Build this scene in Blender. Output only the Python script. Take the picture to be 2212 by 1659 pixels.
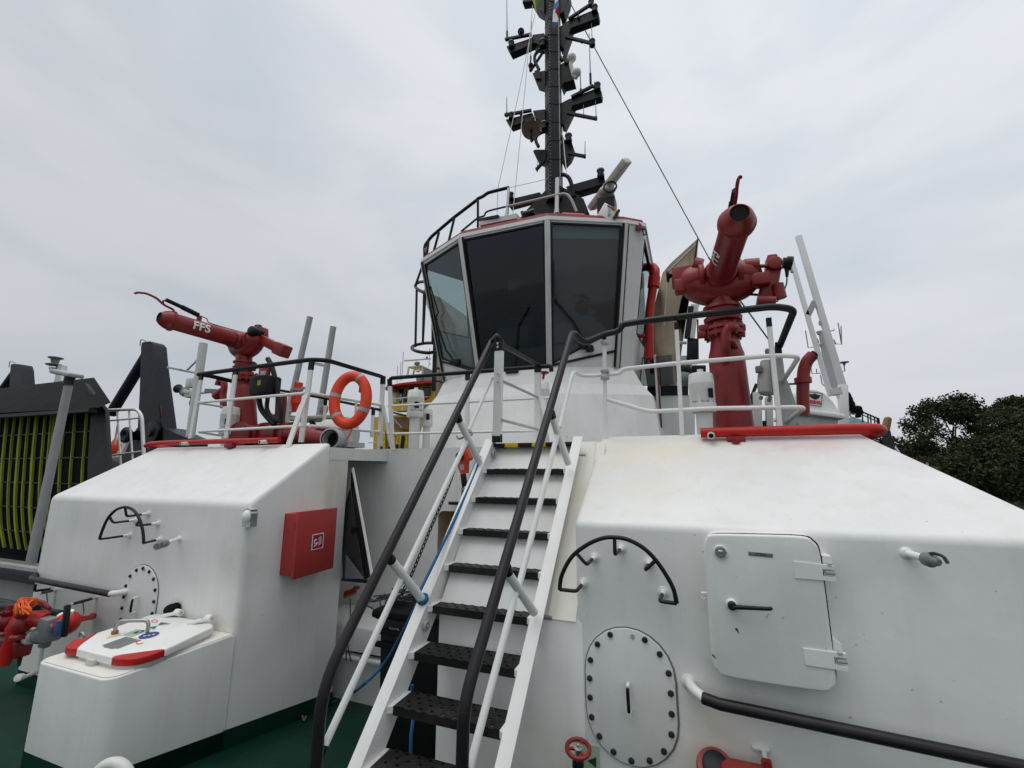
import bpy, bmesh, math, random
from mathutils import Vector, Matrix
for o in list(bpy.data.objects): bpy.data.objects.remove(o)
SC = bpy.context.scene
COL = SC.collection
R_ = math.radians
random.seed(7)

# ------------------------------------------------------------------ camera
EYE = Vector((0, 0, 1.65)); PITCH = R_(11.0); YAW = R_(21.0); FPX = 950.0
cd = bpy.data.cameras.new('camera'); cam = bpy.data.objects.new('camera', cd); COL.objects.link(cam)
cam.location = EYE; cam.rotation_euler = (R_(90) + PITCH, 0, YAW)
cd.sensor_width = 36; cd.lens = 36 * FPX / 2212; cd.clip_start = 0.05; cd.clip_end = 3000
SC.camera = cam

# ------------------------------------------------------------------ overcast sky, soft sun, exposure
SUN_EL, SUN_AZ = R_(77), R_(-140)
W = bpy.data.worlds.new('World'); SC.world = W; W.use_nodes = True
nt = W.node_tree; nt.nodes.clear()
def N(t, **k):
    n = nt.nodes.new(t)
    for a, v in k.items(): setattr(n, a, v)
    return n
wo = N('ShaderNodeOutputWorld'); bg = N('ShaderNodeBackground'); bg.inputs['Strength'].default_value = 0.095
sk = N('ShaderNodeTexSky', sky_type='NISHITA', sun_disc=False, sun_elevation=SUN_EL, sun_rotation=SUN_AZ)
tc = N('ShaderNodeTexCoord'); mp = N('ShaderNodeMapping'); mp.inputs['Scale'].default_value = (1.0, 1.0, 2.6); mp.inputs['Location'].default_value = (-.635, 2.415, -3.773)
nz = N('ShaderNodeTexNoise'); nz.inputs['Scale'].default_value = 2.2; nz.inputs['Detail'].default_value = 5; nz.inputs['Roughness'].default_value = .5; nz.inputs['Distortion'].default_value = .35
cr = N('ShaderNodeValToRGB'); cr.color_ramp.interpolation = 'EASE'
cr.color_ramp.elements[0].position = .30; cr.color_ramp.elements[0].color = (6.0, 6.55, 7.15, 1)
cr.color_ramp.elements[1].position = .68; cr.color_ramp.elements[1].color = (7.55, 7.65, 8.05, 1)
sx = N('ShaderNodeSeparateXYZ'); gr = N('ShaderNodeMapRange'); gr.inputs['From Min'].default_value = -.05; gr.inputs['From Max'].default_value = 1.0
gr.inputs['To Min'].default_value = .81; gr.inputs['To Max'].default_value = 1.12
mul = N('ShaderNodeMix', data_type='RGBA', blend_type='MULTIPLY'); mul.inputs['Factor'].default_value = 1
mx = N('ShaderNodeMix', data_type='RGBA'); mx.inputs['Factor'].default_value = .93
L = nt.links.new
L(tc.outputs['Generated'], mp.inputs['Vector']); L(mp.outputs[0], nz.inputs['Vector']); L(nz.outputs['Fac'], cr.inputs['Fac'])
L(tc.outputs['Generated'], sx.inputs[0]); L(sx.outputs['Z'], gr.inputs['Value'])
# the cloud layer is thinner, so brighter, to the right
dt = N('ShaderNodeVectorMath', operation='DOT_PRODUCT'); dt.inputs[1].default_value = (math.sin(R_(34)) * math.cos(R_(42)), math.cos(R_(34)) * math.cos(R_(42)), math.sin(R_(42)))
gl = N('ShaderNodeMapRange'); gl.inputs['From Min'].default_value = .3; gl.inputs['From Max'].default_value = 1; gl.inputs['To Min'].default_value = .96; gl.inputs['To Max'].default_value = 1.20
m0 = N('ShaderNodeMath', operation='MULTIPLY')
L(tc.outputs['Generated'], dt.inputs[0]); L(dt.outputs['Value'], gl.inputs['Value']); L(gl.outputs[0], m0.inputs[0]); L(gr.outputs[0], m0.inputs[1])
L(cr.outputs['Color'], mul.inputs['A']); L(m0.outputs[0], mul.inputs['B'])
L(sk.outputs['Color'], mx.inputs['A']); L(mul.outputs['Result'], mx.inputs['B']); L(mx.outputs['Result'], bg.inputs['Color']); L(bg.outputs[0], wo.inputs['Surface'])
sd = bpy.data.lights.new('sun', 'SUN'); so = bpy.data.objects.new('sun', sd); COL.objects.link(so)
sd.energy = 1.35; sd.angle = R_(55); sd.color = (1, .97, .93)
# sun behind the cloud, high and a little behind the camera to the left
sv = Vector((math.sin(SUN_AZ) * math.cos(SUN_EL), math.cos(SUN_AZ) * math.cos(SUN_EL), math.sin(SUN_EL)))
so.rotation_euler = sv.to_track_quat('Z', 'Y').to_euler()
SC.view_settings.view_transform = 'Standard'; SC.view_settings.look = 'None'; SC.view_settings.gamma = 1
SC.view_settings.exposure = 0.0; SC.view_settings.use_curve_mapping = False

# ------------------------------------------------------------------ survey: sight lines from the camera station meet a known plane of the ship
FW = Vector((-math.sin(YAW) * math.cos(PITCH), math.cos(YAW) * math.cos(PITCH), math.sin(PITCH)))
RT = Vector((math.cos(YAW), math.sin(YAW), 0)); UP = RT.cross(FW)
ZS = dict(z1=(1150,0,.2260),z2=(1150,300,.2260),z3=(980,480,.3165),z4=(1580,420,.2351),z5=(1580,780,.27125),z6=(320,700,.3074),z7=(0,820,.3496),z8=(0,1180,.3134),
 y1=(0,1550,.4521),y2=(660,1060,.26525),y3=(700,1400,.2863),y4=(1000,1050,.27125),y5=(1340,1260,.37075),y6=(1680,1260,.27725),y7=(1900,900,.30136),y8=(900,820,.24864),
 w1=(480,840,.15066),w2=(900,850,.15066),w3=(0,1400,.16883),w4=(720,1060,.38579),w5=(1360,1780,.28933),w6=(180,1480,.17179),d=(0,0,1.13021))
def ray(n, x, y):
    a = ZS[n]; x = (a[0] + x * a[2]) * .8848; y = (a[1] + y * a[2]) * .8848
    return FW * FPX + RT * (x - 1106) - UP * (y - 829.5)
def P(n, x, y, X=None, Y=None, Z=None, C=None, pl=None):
    d = ray(n, x, y)
    if Y is not None: return EYE + d * (Y / d.y)
    if X is not None: return EYE + d * (X / d.x)
    if Z is not None: return EYE + d * ((Z - EYE.z) / d.z)
    if C is not None: return EYE + d * (C / FPX)
    p0, nn = pl
    return EYE + d * ((p0 - EYE).dot(nn) / d.dot(nn))
def depth(p): return (Vector(p) - EYE).dot(FW)
def RR(px, p): return px * .8848 * depth(p) / FPX        # photo pixels -> metres at p
def V(*a): return Vector(a)
YF = 2.667           # front faces of the two deckhouses
SLP = .54            # their sloping tops: rise per metre
ZT = 1.345
def deckz(Y): return .112 - .181 * Y

# ------------------------------------------------------------------ materials
MATS = {}
def paint(name, col, rough=.45, var=.10, dirt=None, dirt_amt=0.0, streak=False, bump=.02, metal=0.0, scale=3.0, spec=.5, specks=0.0, stains=(), ripple=0.0):
    m = bpy.data.materials.new(name); m.use_nodes = True; t = m.node_tree; b = t.nodes['Principled BSDF']
    def n(k, **a):
        q = t.nodes.new(k)
        for x, v in a.items(): setattr(q, x, v)
        return q
    l = t.links.new
    g = n('ShaderNodeNewGeometry')
    n1 = n('ShaderNodeTexNoise'); n1.inputs['Scale'].default_value = scale; n1.inputs['Detail'].default_value = 6; n1.inputs['Roughness'].default_value = .6
    l(g.outputs['Position'], n1.inputs['Vector'])
    mr = n('ShaderNodeMapRange'); mr.inputs['From Min'].default_value = .25; mr.inputs['From Max'].default_value = .75
    mr.inputs['To Min'].default_value = 1 - var; mr.inputs['To Max'].default_value = 1 + var * .5
    l(n1.outputs['Fac'], mr.inputs['Value'])
    m1 = n('ShaderNodeMix', data_type='RGBA', blend_type='MULTIPLY'); m1.inputs['Factor'].default_value = 1; m1.inputs['A'].default_value = (*col, 1)
    l(mr.outputs[0], m1.inputs['B']); out = m1.outputs['Result']
    if dirt and dirt_amt:
        mp_ = n('ShaderNodeMapping'); mp_.inputs['Scale'].default_value = (9, 9, .55) if streak else (2.2, 2.2, 2.2)
        l(g.outputs['Position'], mp_.inputs['Vector'])
        n2 = n('ShaderNodeTexNoise'); n2.inputs['Scale'].default_value = 1.0; n2.inputs['Detail'].default_value = 7; n2.inputs['Roughness'].default_value = .65
        l(mp_.outputs[0], n2.inputs['Vector'])
        r2 = n('ShaderNodeMapRange'); r2.inputs['From Min'].default_value = .48; r2.inputs['From Max'].default_value = .78; r2.inputs['To Max'].default_value = dirt_amt
        l(n2.outputs['Fac'], r2.inputs['Value'])
        m2 = n('ShaderNodeMix', data_type='RGBA'); l(r2.outputs[0], m2.inputs['Factor']); l(out, m2.inputs['A']); m2.inputs['B'].default_value = (*dirt, 1); out = m2.outputs['Result']
    if specks:
        n3 = n('ShaderNodeTexNoise'); n3.inputs['Scale'].default_value = 34; n3.inputs['Detail'].default_value = 3
        l(g.outputs['Position'], n3.inputs['Vector'])
        r3 = n('ShaderNodeMapRange'); r3.inputs['From Min'].default_value = .735; r3.inputs['From Max'].default_value = .77; r3.inputs['To Max'].default_value = specks
        l(n3.outputs['Fac'], r3.inputs['Value'])
        m3 = n('ShaderNodeMix', data_type='RGBA'); l(r3.outputs[0], m3.inputs['Factor']); l(out, m3.inputs['A']); m3.inputs['B'].default_value = (.10, .085, .06, 1); out = m3.outputs['Result']
    for c0, rad, scol, amt in stains:          # weathered patches that belong to the paint: (centre, radius, colour, strength)
        vm = n('ShaderNodeVectorMath', operation='DISTANCE'); vm.inputs[1].default_value = c0; l(g.outputs['Position'], vm.inputs[0])
        r5 = n('ShaderNodeMapRange'); r5.inputs['From Min'].default_value = rad; r5.inputs['From Max'].default_value = rad*.25; r5.inputs['To Max'].default_value = amt; l(vm.outputs['Value'], r5.inputs['Value'])
        n5 = n('ShaderNodeTexNoise'); n5.inputs['Scale'].default_value = 2.4; n5.inputs['Detail'].default_value = 8; n5.inputs['Roughness'].default_value = .7; l(g.outputs['Position'], n5.inputs['Vector'])
        r6 = n('ShaderNodeMapRange'); r6.inputs['From Min'].default_value = .38; r6.inputs['From Max'].default_value = .62; l(n5.outputs['Fac'], r6.inputs['Value'])
        mm_ = n('ShaderNodeMath', operation='MULTIPLY'); l(r5.outputs[0], mm_.inputs[0]); l(r6.outputs[0], mm_.inputs[1])
        m5 = n('ShaderNodeMix', data_type='RGBA'); l(mm_.outputs[0], m5.inputs['Factor']); l(out, m5.inputs['A']); m5.inputs['B'].default_value = (*scol, 1); out = m5.outputs['Result']
    l(out, b.inputs['Base Color'])
    mr2 = n('ShaderNodeMapRange'); mr2.inputs['To Min'].default_value = max(.05, rough - .1); mr2.inputs['To Max'].default_value = rough + .12
    l(n1.outputs['Fac'], mr2.inputs['Value']); l(mr2.outputs[0], b.inputs['Roughness'])
    b.inputs['Metallic'].default_value = metal; b.inputs['Specular IOR Level'].default_value = spec
    if bump:
        n4 = n('ShaderNodeTexNoise'); n4.inputs['Scale'].default_value = 2.3; n4.inputs['Detail'].default_value = 9; n4.inputs['Roughness'].default_value = .55
        l(g.outputs['Position'], n4.inputs['Vector'])
        bp = n('ShaderNodeBump'); bp.inputs['Strength'].default_value = 1; bp.inputs['Distance'].default_value = bump
        hsrc = n4.outputs['Fac']
        if ripple:                              # plating that is not quite flat
            n6 = n('ShaderNodeTexNoise'); n6.inputs['Scale'].default_value = 1.1; n6.inputs['Detail'].default_value = 1; l(g.outputs['Position'], n6.inputs['Vector'])
            ma = n('ShaderNodeMath', operation='MULTIPLY_ADD'); ma.inputs[1].default_value = ripple; l(n6.outputs['Fac'], ma.inputs[0]); l(n4.outputs['Fac'], ma.inputs[2]); hsrc = ma.outputs[0]
        l(hsrc, bp.inputs['Height']); l(bp.outputs[0], b.inputs['Normal'])
    MATS[name] = m; return m
WHITE = paint('white_paint', (.77, .775, .75), .42, .05, (.50, .46, .37), .22, True, .006, specks=.5, ripple=9.0, stains=(
    ((-.35, 3.45, 1.85), .95, (.76, .69, .54), .7), ((-.60, 3.0, 1.45), .5, (.76, .70, .56), .6), ((.75, 3.55, 1.85), .40, (.66, .46, .43), .55), ((1.25, 3.4, 1.75), .30, (.62, .50, .52), .5), ((-3.30, 3.62, 1.55), .35, (.66, .58, .40), .7), ((-3.9, 3.35, 1.85), .5, (.70, .62, .60), .4),
    ((-3.35, 2.667, .95), .30, (.50, .47, .40), .5), ((-3.40, 2.66, .46), .25, (.62, .54, .36), .6), ((.05, 2.66, .25), .5, (.66, .60, .46), .5), ((-.9, 2.66, .1), .4, (.60, .56, .44), .5)))
WHITE2 = paint('white_gloss', (.80, .80, .775), .38, .05, (.5, .43, .3), .18, False, .004)
CREAM = paint('stained_white', (.76, .75, .68), .45, .07, (.66, .56, .40), .55, False, .008, specks=.35)
OFFW = paint('weathered_white', (.62, .62, .58), .5, .12, (.35, .3, .24), .5, True, .004)
GREEN = paint('green_deck_paint', (.0025, .032, .020), .5, .35, (.010, .048, .034), .6, False, .012, scale=3, specks=.35, spec=.2)
BLACK = paint('black_paint', (.0055, .0055, .0065), .42, .25, (.03, .03, .032), .3, False, .004, spec=.3)
BLKT = paint('worn_black_pipe', (.012, .0105, .013), .40, .3, (.05, .045, .05), .35, False, .003, spec=.35)
MASTB = paint('mast_black', (.0085, .008, .009), .5, .25, (.025, .025, .025), .3, True, .004, spec=.3)
NAVY = paint('navy_black_steel', (.008, .010, .016), .5, .25, (.03, .03, .036), .3, True, .004, spec=.3)
DARKG = paint('dark_grey', (.028, .029, .031), .55, .2, spec=.3)
GREY = paint('grey_plastic', (.19, .20, .21), .5, .2, (.08, .08, .08), .4)
LGREY = paint('light_grey', (.42, .43, .43), .5, .12, (.25, .23, .2), .4, True)
RED = paint('red_paint', (.25, .012, .012), .40, .35, (.31, .035, .028), .40, True, .006, scale=5, specks=.6)
TREADM = paint('tread_black', (.009, .0085, .0085), .5, .3, (.10, .09, .075), .45, False, .004, spec=.3, specks=.6)
REDL = paint('faded_red', (.42, .035, .032), .5, .15, (.36, .08, .07), .5, True, .004)
REDB = paint('bright_red', (.46, .012, .009), .38, .15, (.30, .015, .012), .4, spec=.35)
REDR = paint('roof_red', (.22, .008, .014), .5, .2, (.12, .01, .012), .4, spec=.3)
ORANGE = paint('orange_plastic', (.80, .055, .012), .5, .15, (.5, .06, .03), .4)
ROPEO = paint('orange_rope', (.80, .13, .015), .8, .25)
ROPEB = paint('blue_rope', (.012, .11, .26), .8, .3)
STEEL = paint('steel', (.45, .44, .42), .35, .2, (.25, .2, .15), .4, metal=.85)
CHROME = paint('chrome', (.75, .75, .74), .18, .1, metal=1.0, bump=0)
RUST = paint('rusty_brass', (.24, .14, .06), .6, .3)
TAPE = paint('reflective_tape', (.38, .39, .40), .5, .2)
YELLOW = paint('yellow_paint', (.62, .42, .015), .45, .15, (.3, .2, .03), .4, True)
LIME = paint('lime_rope_paint', (.34, .41, .04), .75, .2, (.16, .19, .04), .45, True)
RUBBER = paint('black_rubber', (.004, .004, .004), .8, .3, (.012, .012, .011), .4, True, .01, spec=.15)
STAIN = paint('stainless_casing', (.36, .285, .20), .30, .25, (.12, .075, .045), .85, True, .012, metal=.9, ripple=14.0)
WOODB = paint('brown_wood', (.26, .14, .06), .55, .3, (.12, .06, .03), .5, True)
BLUE = paint('blue_print', (.03, .05, .20), .5, .1, bump=0)
GRNP = paint('green_print', (.01, .16, .08), .5, .1, bump=0)
PRW = paint('white_print', (.80, .79, .78), .5, .04, bump=0)
PRR = paint('red_print', (.62, .05, .06), .5, .1, bump=0)
PRM = paint('crimson_print', (.33, .012, .05), .5, .1, bump=0)
PRK = paint('black_print', (.01, .01, .012), .5, .05, bump=0)
CYAN = paint('pale_turquoise', (.28, .52, .56), .5, .1)
TEAL = paint('glow_sign_green', (.40, .52, .36), .5, .1, bump=0)
BARK = paint('bark', (.03, .024, .017), .9, .3)
EARTH = paint('dark_bank', (.018, .02, .013), .95, .3)
HOLE = paint('dark_inside', (.004, .004, .004), .9, .1, bump=0)
BEIGE = paint('warm_wall', (.52, .38, .24), .5, .1)
def glass(name, tint, rough=.02, sky_sheen=0.0):
    m = bpy.data.materials.new(name); m.use_nodes = True; t = m.node_tree; t.nodes.clear()
    o = t.nodes.new('ShaderNodeOutputMaterial'); tr = t.nodes.new('ShaderNodeBsdfTransparent'); tr.inputs[0].default_value = (*tint, 1)
    gl = t.nodes.new('ShaderNodeBsdfGlossy'); gl.inputs['Roughness'].default_value = rough
    gl.inputs['Color'].default_value = (.85, .93, 1, 1)
    fr = t.nodes.new('ShaderNodeFresnel'); ge = t.nodes.new('ShaderNodeNewGeometry'); ior = t.nodes.new('ShaderNodeMapRange'); ior.inputs['To Min'].default_value = 1.5; ior.inputs['To Max'].default_value = 1/1.5
    t.links.new(ge.outputs['Backfacing'], ior.inputs['Value']); t.links.new(ior.outputs[0], fr.inputs['IOR'])
    mxx = t.nodes.new('ShaderNodeMixShader')
    t.links.new(fr.outputs[0], mxx.inputs[0]); t.links.new(tr.outputs[0], mxx.inputs[1]); t.links.new(gl.outputs[0], mxx.inputs[2]); 
    if sky_sheen:                                    # pale diffuse mix that paints in the reflection of the sky
        df = t.nodes.new('ShaderNodeBsdfDiffuse'); df.inputs[0].default_value = (.75, .78, .78, 1); m2 = t.nodes.new('ShaderNodeMixShader'); m2.inputs[0].default_value = sky_sheen
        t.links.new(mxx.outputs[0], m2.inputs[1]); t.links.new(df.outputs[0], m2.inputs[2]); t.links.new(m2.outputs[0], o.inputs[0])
    else: t.links.new(mxx.outputs[0], o.inputs[0])
    return m
GLASS = glass('tinted_glass', (.50, .58, .57))
GLASS_SHEEN = glass('sheen_glass', (.54, .63, .62), .0, .075)  # side panes: sky reflection put into the glass as a pale tone
LENS = glass('clear_lens', (.8, .82, .82), .05)

# ------------------------------------------------------------------ mesh builders
class B:
    def __init__(s, name, mat, label=None, kind=None):
        s.bm = bmesh.new(); s.name = name; s.mat = mat; s.subs = []; s.label = label; s.kind = kind; s.flat = False
    def sub(s, name, mat, label=None):
        b = B(name, mat, label); s.subs.append(b); return b
    def faces(s, verts, fs):
        vs = [s.bm.verts.new(Vector(v)) for v in verts]
        for f in fs:
            try: s.bm.faces.new([vs[i] for i in f])
            except ValueError: pass
        return s
    def merge(s, bm2):
        me = bpy.data.meshes.new('t'); bm2.to_mesh(me); bm2.free(); s.bm.from_mesh(me); bpy.data.meshes.remove(me)
    def hexa(s, p, bev=0, seg=2):          # 8 corners: bottom 4, top 4
        b = bmesh.new(); vs = [b.verts.new(Vector(v)) for v in p]
        for f in ((3,2,1,0),(4,5,6,7),(0,1,5,4),(1,2,6,5),(2,3,7,6),(3,0,4,7)): b.faces.new([vs[i] for i in f])
        bmesh.ops.recalc_face_normals(b, faces=b.faces)
        if bev: bmesh.ops.bevel(b, geom=list(b.edges), offset=bev, segments=seg, affect='EDGES', profile=.5)
        s.merge(b); return s
    def box(s, c, size, bev=0, M=None, seg=2):
        x, y, z = size[0]/2, size[1]/2, size[2]/2; c = Vector(c)
        p = [V(-x,-y,-z),V(x,-y,-z),V(x,y,-z),V(-x,y,-z),V(-x,-y,z),V(x,-y,z),V(x,y,z),V(-x,y,z)]
        return s.hexa([c + (M @ v if M else v) for v in p], bev, seg)
    def bar(s, a, b, w, h, up=(0,0,1), bev=0):
        a = Vector(a); b = Vector(b); d = (b - a).normalized(); u = Vector(up)
        sd_ = d.cross(u)
        if sd_.length < 1e-4: sd_ = d.cross(V(0,1,0))
        sd_.normalize(); u = sd_.cross(d)
        o = [-sd_*w/2-u*h/2, sd_*w/2-u*h/2, sd_*w/2+u*h/2, -sd_*w/2+u*h/2]
        return s.hexa([a+v for v in o] + [b+v for v in o], bev)
    def tube(s, pts, r, seg=10, closed=False, fillet=0, caps=True, r2=None):
        pts = [Vector(p) for p in pts]
        if fillet: pts = fil(pts, fillet, closed)
        n = len(pts); rings = []; prev = None
        for i, p in enumerate(pts):
            if closed: t = (pts[(i+1) % n] - pts[i-1])
            else: t = pts[min(i+1, n-1)] - pts[max(i-1, 0)]
            t.normalize()
            if prev is None:
                u = t.orthogonal().normalized()
            else:
                u = prev - t * prev.dot(t)
                u = u.normalized() if u.length > 1e-6 else t.orthogonal().normalized()
            prev = u; w = t.cross(u)
            rr = r if r2 is None else r + (r2 - r) * i / (n - 1)
            rings.append([s.bm.verts.new(p + (u * math.cos(2*math.pi*k/seg) + w * math.sin(2*math.pi*k/seg)) * rr) for k in range(seg)])
        m = n if closed else n - 1
        for i in range(m):
            A = rings[i]; Bq = rings[(i+1) % n]
            off = 0
            if closed and i == n - 1:
                off = min(range(seg), key=lambda o: (A[0].co - Bq[o].co).length)
            for k in range(seg):
                s.bm.faces.new((A[k], A[(k+1) % seg], Bq[(k+1+off) % seg], Bq[(k+off) % seg]))
        if not closed and caps:
            s.bm.faces.new(list(reversed(rings[0]))); s.bm.faces.new(rings[-1])
        return s
    def lathe(s, a, axis, prof, seg=20, caps=True):   # prof: list of (t, r) along axis from a
        a = Vector(a); d = Vector(axis).normalized(); u = d.orthogonal().normalized(); w = d.cross(u)
        rings = []
        for t, r in prof:
            c = a + d * t
            if r < 1e-6: rings.append([s.bm.verts.new(c)])
            else: rings.append([s.bm.verts.new(c + (u*math.cos(2*math.pi*k/seg) + w*math.sin(2*math.pi*k/seg))*r) for k in range(seg)])
        for A, Bq in zip(rings, rings[1:]):
            for k in range(seg):
                k2 = (k+1) % seg
                if len(A) == 1 and len(Bq) == 1: continue
                if len(A) == 1: s.bm.faces.new((A[0], Bq[k2], Bq[k]))
                elif len(Bq) == 1: s.bm.faces.new((A[k], A[k2], Bq[0]))
                else: s.bm.faces.new((A[k], A[k2], Bq[k2], Bq[k]))
        if caps:
            if len(rings[0]) > 1: s.bm.faces.new(list(reversed(rings[0])))
            if len(rings[-1]) > 1: s.bm.faces.new(rings[-1])
        return s
    def cyl(s, a, b, r, r2=None, seg=14):
        a = Vector(a); b = Vector(b); return s.lathe(a, b - a, [(0, r), ((b-a).length, r if r2 is None else r2)], seg)
    def ball(s, c, r, sc=(1,1,1), seg=14, M=None):
        b = bmesh.new(); bmesh.ops.create_uvsphere(b, u_segments=seg, v_segments=max(6, seg*2//3), radius=1)
        for v in b.verts:
            q = V(v.co.x*sc[0], v.co.y*sc[1], v.co.z*sc[2]) * r
            v.co = Vector(c) + (M @ q if M else q)
        s.merge(b); return s
    def prism(s, poly, vec, bev=0, seg=2):
        b = bmesh.new(); vec = Vector(vec); A = [b.verts.new(Vector(p)) for p in poly]; C_ = [b.verts.new(Vector(p) + vec) for p in poly]; n = len(A)
        b.faces.new(A); b.faces.new(list(reversed(C_)))
        for i in range(n): b.faces.new((A[i], C_[i], C_[(i+1) % n], A[(i+1) % n]))
        bmesh.ops.recalc_face_normals(b, faces=b.faces)
        if bev:
            es = [e for e in b.edges if (e.verts[0] in C_ and e.verts[1] in C_)]
            bmesh.ops.bevel(b, geom=es, offset=bev, segments=seg, affect='EDGES', profile=.5)
        s.merge(b); return s
    def ring(s, c, n, r, t, seg=32, ts=10, sc=1.0):
        n = Vector(n).normalized(); u = n.orthogonal().normalized(); w = n.cross(u)
        return s.tube([Vector(c) + (u*math.cos(2*math.pi*k/seg) + w*math.sin(2*math.pi*k/seg)) * r for k in range(seg)], t, ts, closed=True)
def fil(pts, r, closed=False, k=5):
    out = []; n = len(pts)
    for i, p in enumerate(pts):
        if not closed and (i == 0 or i == n-1): out.append(p); continue
        a = pts[i-1]; b = pts[(i+1) % n]; da = a - p; db = b - p
        rr = min(r, da.length*.45, db.length*.45)
        A = p + da.normalized()*rr; Bq = p + db.normalized()*rr
        for j in range(k+1):
            t = j / k; out.append(A*(1-t)**2 + p*2*t*(1-t) + Bq*t*t)
    return out
def finish(b, base, parent):
    bmesh.ops.recalc_face_normals(b.bm, faces=b.bm.faces) if b.bm.faces else None
    bmesh.ops.translate(b.bm, verts=b.bm.verts, vec=-base)
    me = bpy.data.meshes.new(b.name); b.bm.to_mesh(me); b.bm.free()
    if not b.flat and len(me.polygons):
        me.polygons.foreach_set('use_smooth', [True]*len(me.polygons)); me.set_sharp_from_angle(angle=R_(38))
    me.materials.append(b.mat)
    o = bpy.data.objects.new(b.name, me); COL.objects.link(o)
    if parent: o.parent = parent
    else: o.location = base
    if b.label: o['label'] = b.label
    if b.kind: o['kind'] = b.kind
    for c in b.subs: finish(c, base, o)
    return o
def allv(b):
    r = [v.co.copy() for v in b.bm.verts]
    for c in b.subs: r += allv(c)
    return r
class T:
    def __init__(s, name, label, cat, group=None): s.name = name; s.label = label; s.cat = cat; s.group = group; s.parts = []
    def part(s, name, mat, label=None): b = B(name, mat, label); s.parts.append(b); return b
    def done(s):
        vs = [v for b in s.parts for v in allv(b)]
        xs = [v.x for v in vs]; ys = [v.y for v in vs]; zs = [v.z for v in vs]
        base = V((min(xs)+max(xs))/2, (min(ys)+max(ys))/2, min(zs))
        e = bpy.data.objects.new(s.name, None); e.empty_display_size = .1; COL.objects.link(e); e.location = base
        e['label'] = s.label; e['category'] = s.cat
        if s.group: e['group'] = s.group
        for b in s.parts: finish(b, base, e)
        return e
def solo(b, label, cat, group=None):
    vs = allv(b); base = V(sum(v.x for v in vs)/len(vs), sum(v.y for v in vs)/len(vs), min(v.z for v in vs))
    o = finish(b, base, None); o['label'] = label; o['category'] = cat
    if group: o['group'] = group
    return o
def struct(b): b.kind = 'structure'; return finish(b, V(0,0,0), None)
def text_mesh(b, txt, size, org, xd, yd, bold=.0, thick=.0, bend=None, align='CENTER', shear=0):
    cu = bpy.data.curves.new('t', 'FONT'); cu.body = txt; cu.size = size; cu.align_x = align; cu.align_y = 'CENTER'; cu.offset = bold; cu.shear = shear; cu.resolution_u = 3
    o = bpy.data.objects.new('t', cu); COL.objects.link(o); dg = bpy.context.evaluated_depsgraph_get()
    me = bpy.data.meshes.new_from_object(o.evaluated_get(dg)); bpy.data.objects.remove(o)
    q = bmesh.new(); q.from_mesh(me); bpy.data.meshes.remove(me)
    bmesh.ops.subdivide_edges(q, edges=[e for e in q.edges if e.calc_length() > size*.18], cuts=2) if bend else None
    xd = Vector(xd); yd = Vector(yd)
    for v in q.verts:
        v.co = bend(v.co.x, v.co.y) if bend else Vector(org) + xd*v.co.x + yd*v.co.y
    b.merge(q)
def arc_pts(f, a0, a1, n): return [f(a0 + (a1-a0)*i/n) for i in range(n+1)]
def spline(pts, k=6):        # Catmull-Rom through points
    pts = [Vector(p) for p in pts]; q = [pts[0]*2-pts[1]] + pts + [pts[-1]*2-pts[-2]]; out = []
    for i in range(1, len(q)-2):
        a, b, c, d = q[i-1:i+3]
        for j in range(k):
            t = j/k; out.append(.5*((2*b) + (c-a)*t + (2*a-5*b+4*c-d)*t*t + (3*b-a-3*c+d)*t**3))
    out.append(pts[-1]); return out
# ------------------------------------------------------------------ setting: water, bank, decks
b = B('water', paint('harbour_water', (.02, .035, .035), .12, .2, bump=.05)); b.faces([(-900,-900,-3.2),(900,-900,-3.2),(900,900,-3.2),(-900,900,-3.2)], [(0,1,2,3)]); struct(b)
b = B('river_bank', EARTH)
n = 40; vs = []; fs = []
for i in range(n+1):
    x = 4 + 230*i/n; 
    for j, (dy, z) in enumerate(((0,-3.3),(6,-1.2 + .5*math.sin(i*1.3)),(22,.4 + .7*math.sin(i*.7)),(120,1.5))): vs.append((x, 62 - .35*x + dy, z))
for i in range(n):
    for j in range(3): fs.append((i*4+j, i*4+j+1, i*4+j+5, i*4+j+4))
b.faces(vs, fs); struct(b)
b = B('deck', GREEN)
gx = [-7.2 + 11*i/22 for i in range(23)]; gy = [-4 + 14*i/20 for i in range(21)]
b.faces([(x, y, deckz(y)) for y in gy for x in gx], [(r*23+c, r*23+c+1, (r+1)*23+c+1, (r+1)*23+c) for r in range(20) for c in range(22)]); struct(b)
b = B('hull', NAVY)
b.hexa([(-7.2,-4,-3.6),(3.8,-4,-3.6),(3.8,13,-3.6),(-7.2,13,-3.6),(-7.2,-4,deckz(-4)-.05),(3.8,-4,deckz(-4)-.05),(3.8,13,deckz(13)-.05),(-7.2,13,deckz(13)-.05)]); struct(b)
ZU = 1.8625
b = B('upper_deck', paint('upper_deck_green', (.05, .10, .085), .5, .2))
b.hexa([(-6.0,4.47,ZU-.12),(1.1,4.47,ZU-.12),(1.5,11.9,ZU-.12),(-6.0,11.9,ZU-.12),(-6.0,4.47,ZU),(1.1,4.47,ZU),(1.5,11.9,ZU),(-6.0,11.9,ZU)]); b.box((-4.73, 3.99, ZU-.06), (2.84, .94, .12)); b.box((.24, 4.105, ZU-.06), (1.72, .70, .12)); struct(b)
b = B('deck_edge_plate', WHITE)
xe = -3.302
b.box((xe, 4.005, ZU-.055), (.012, 1.0, .125)); struct(b)

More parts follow.
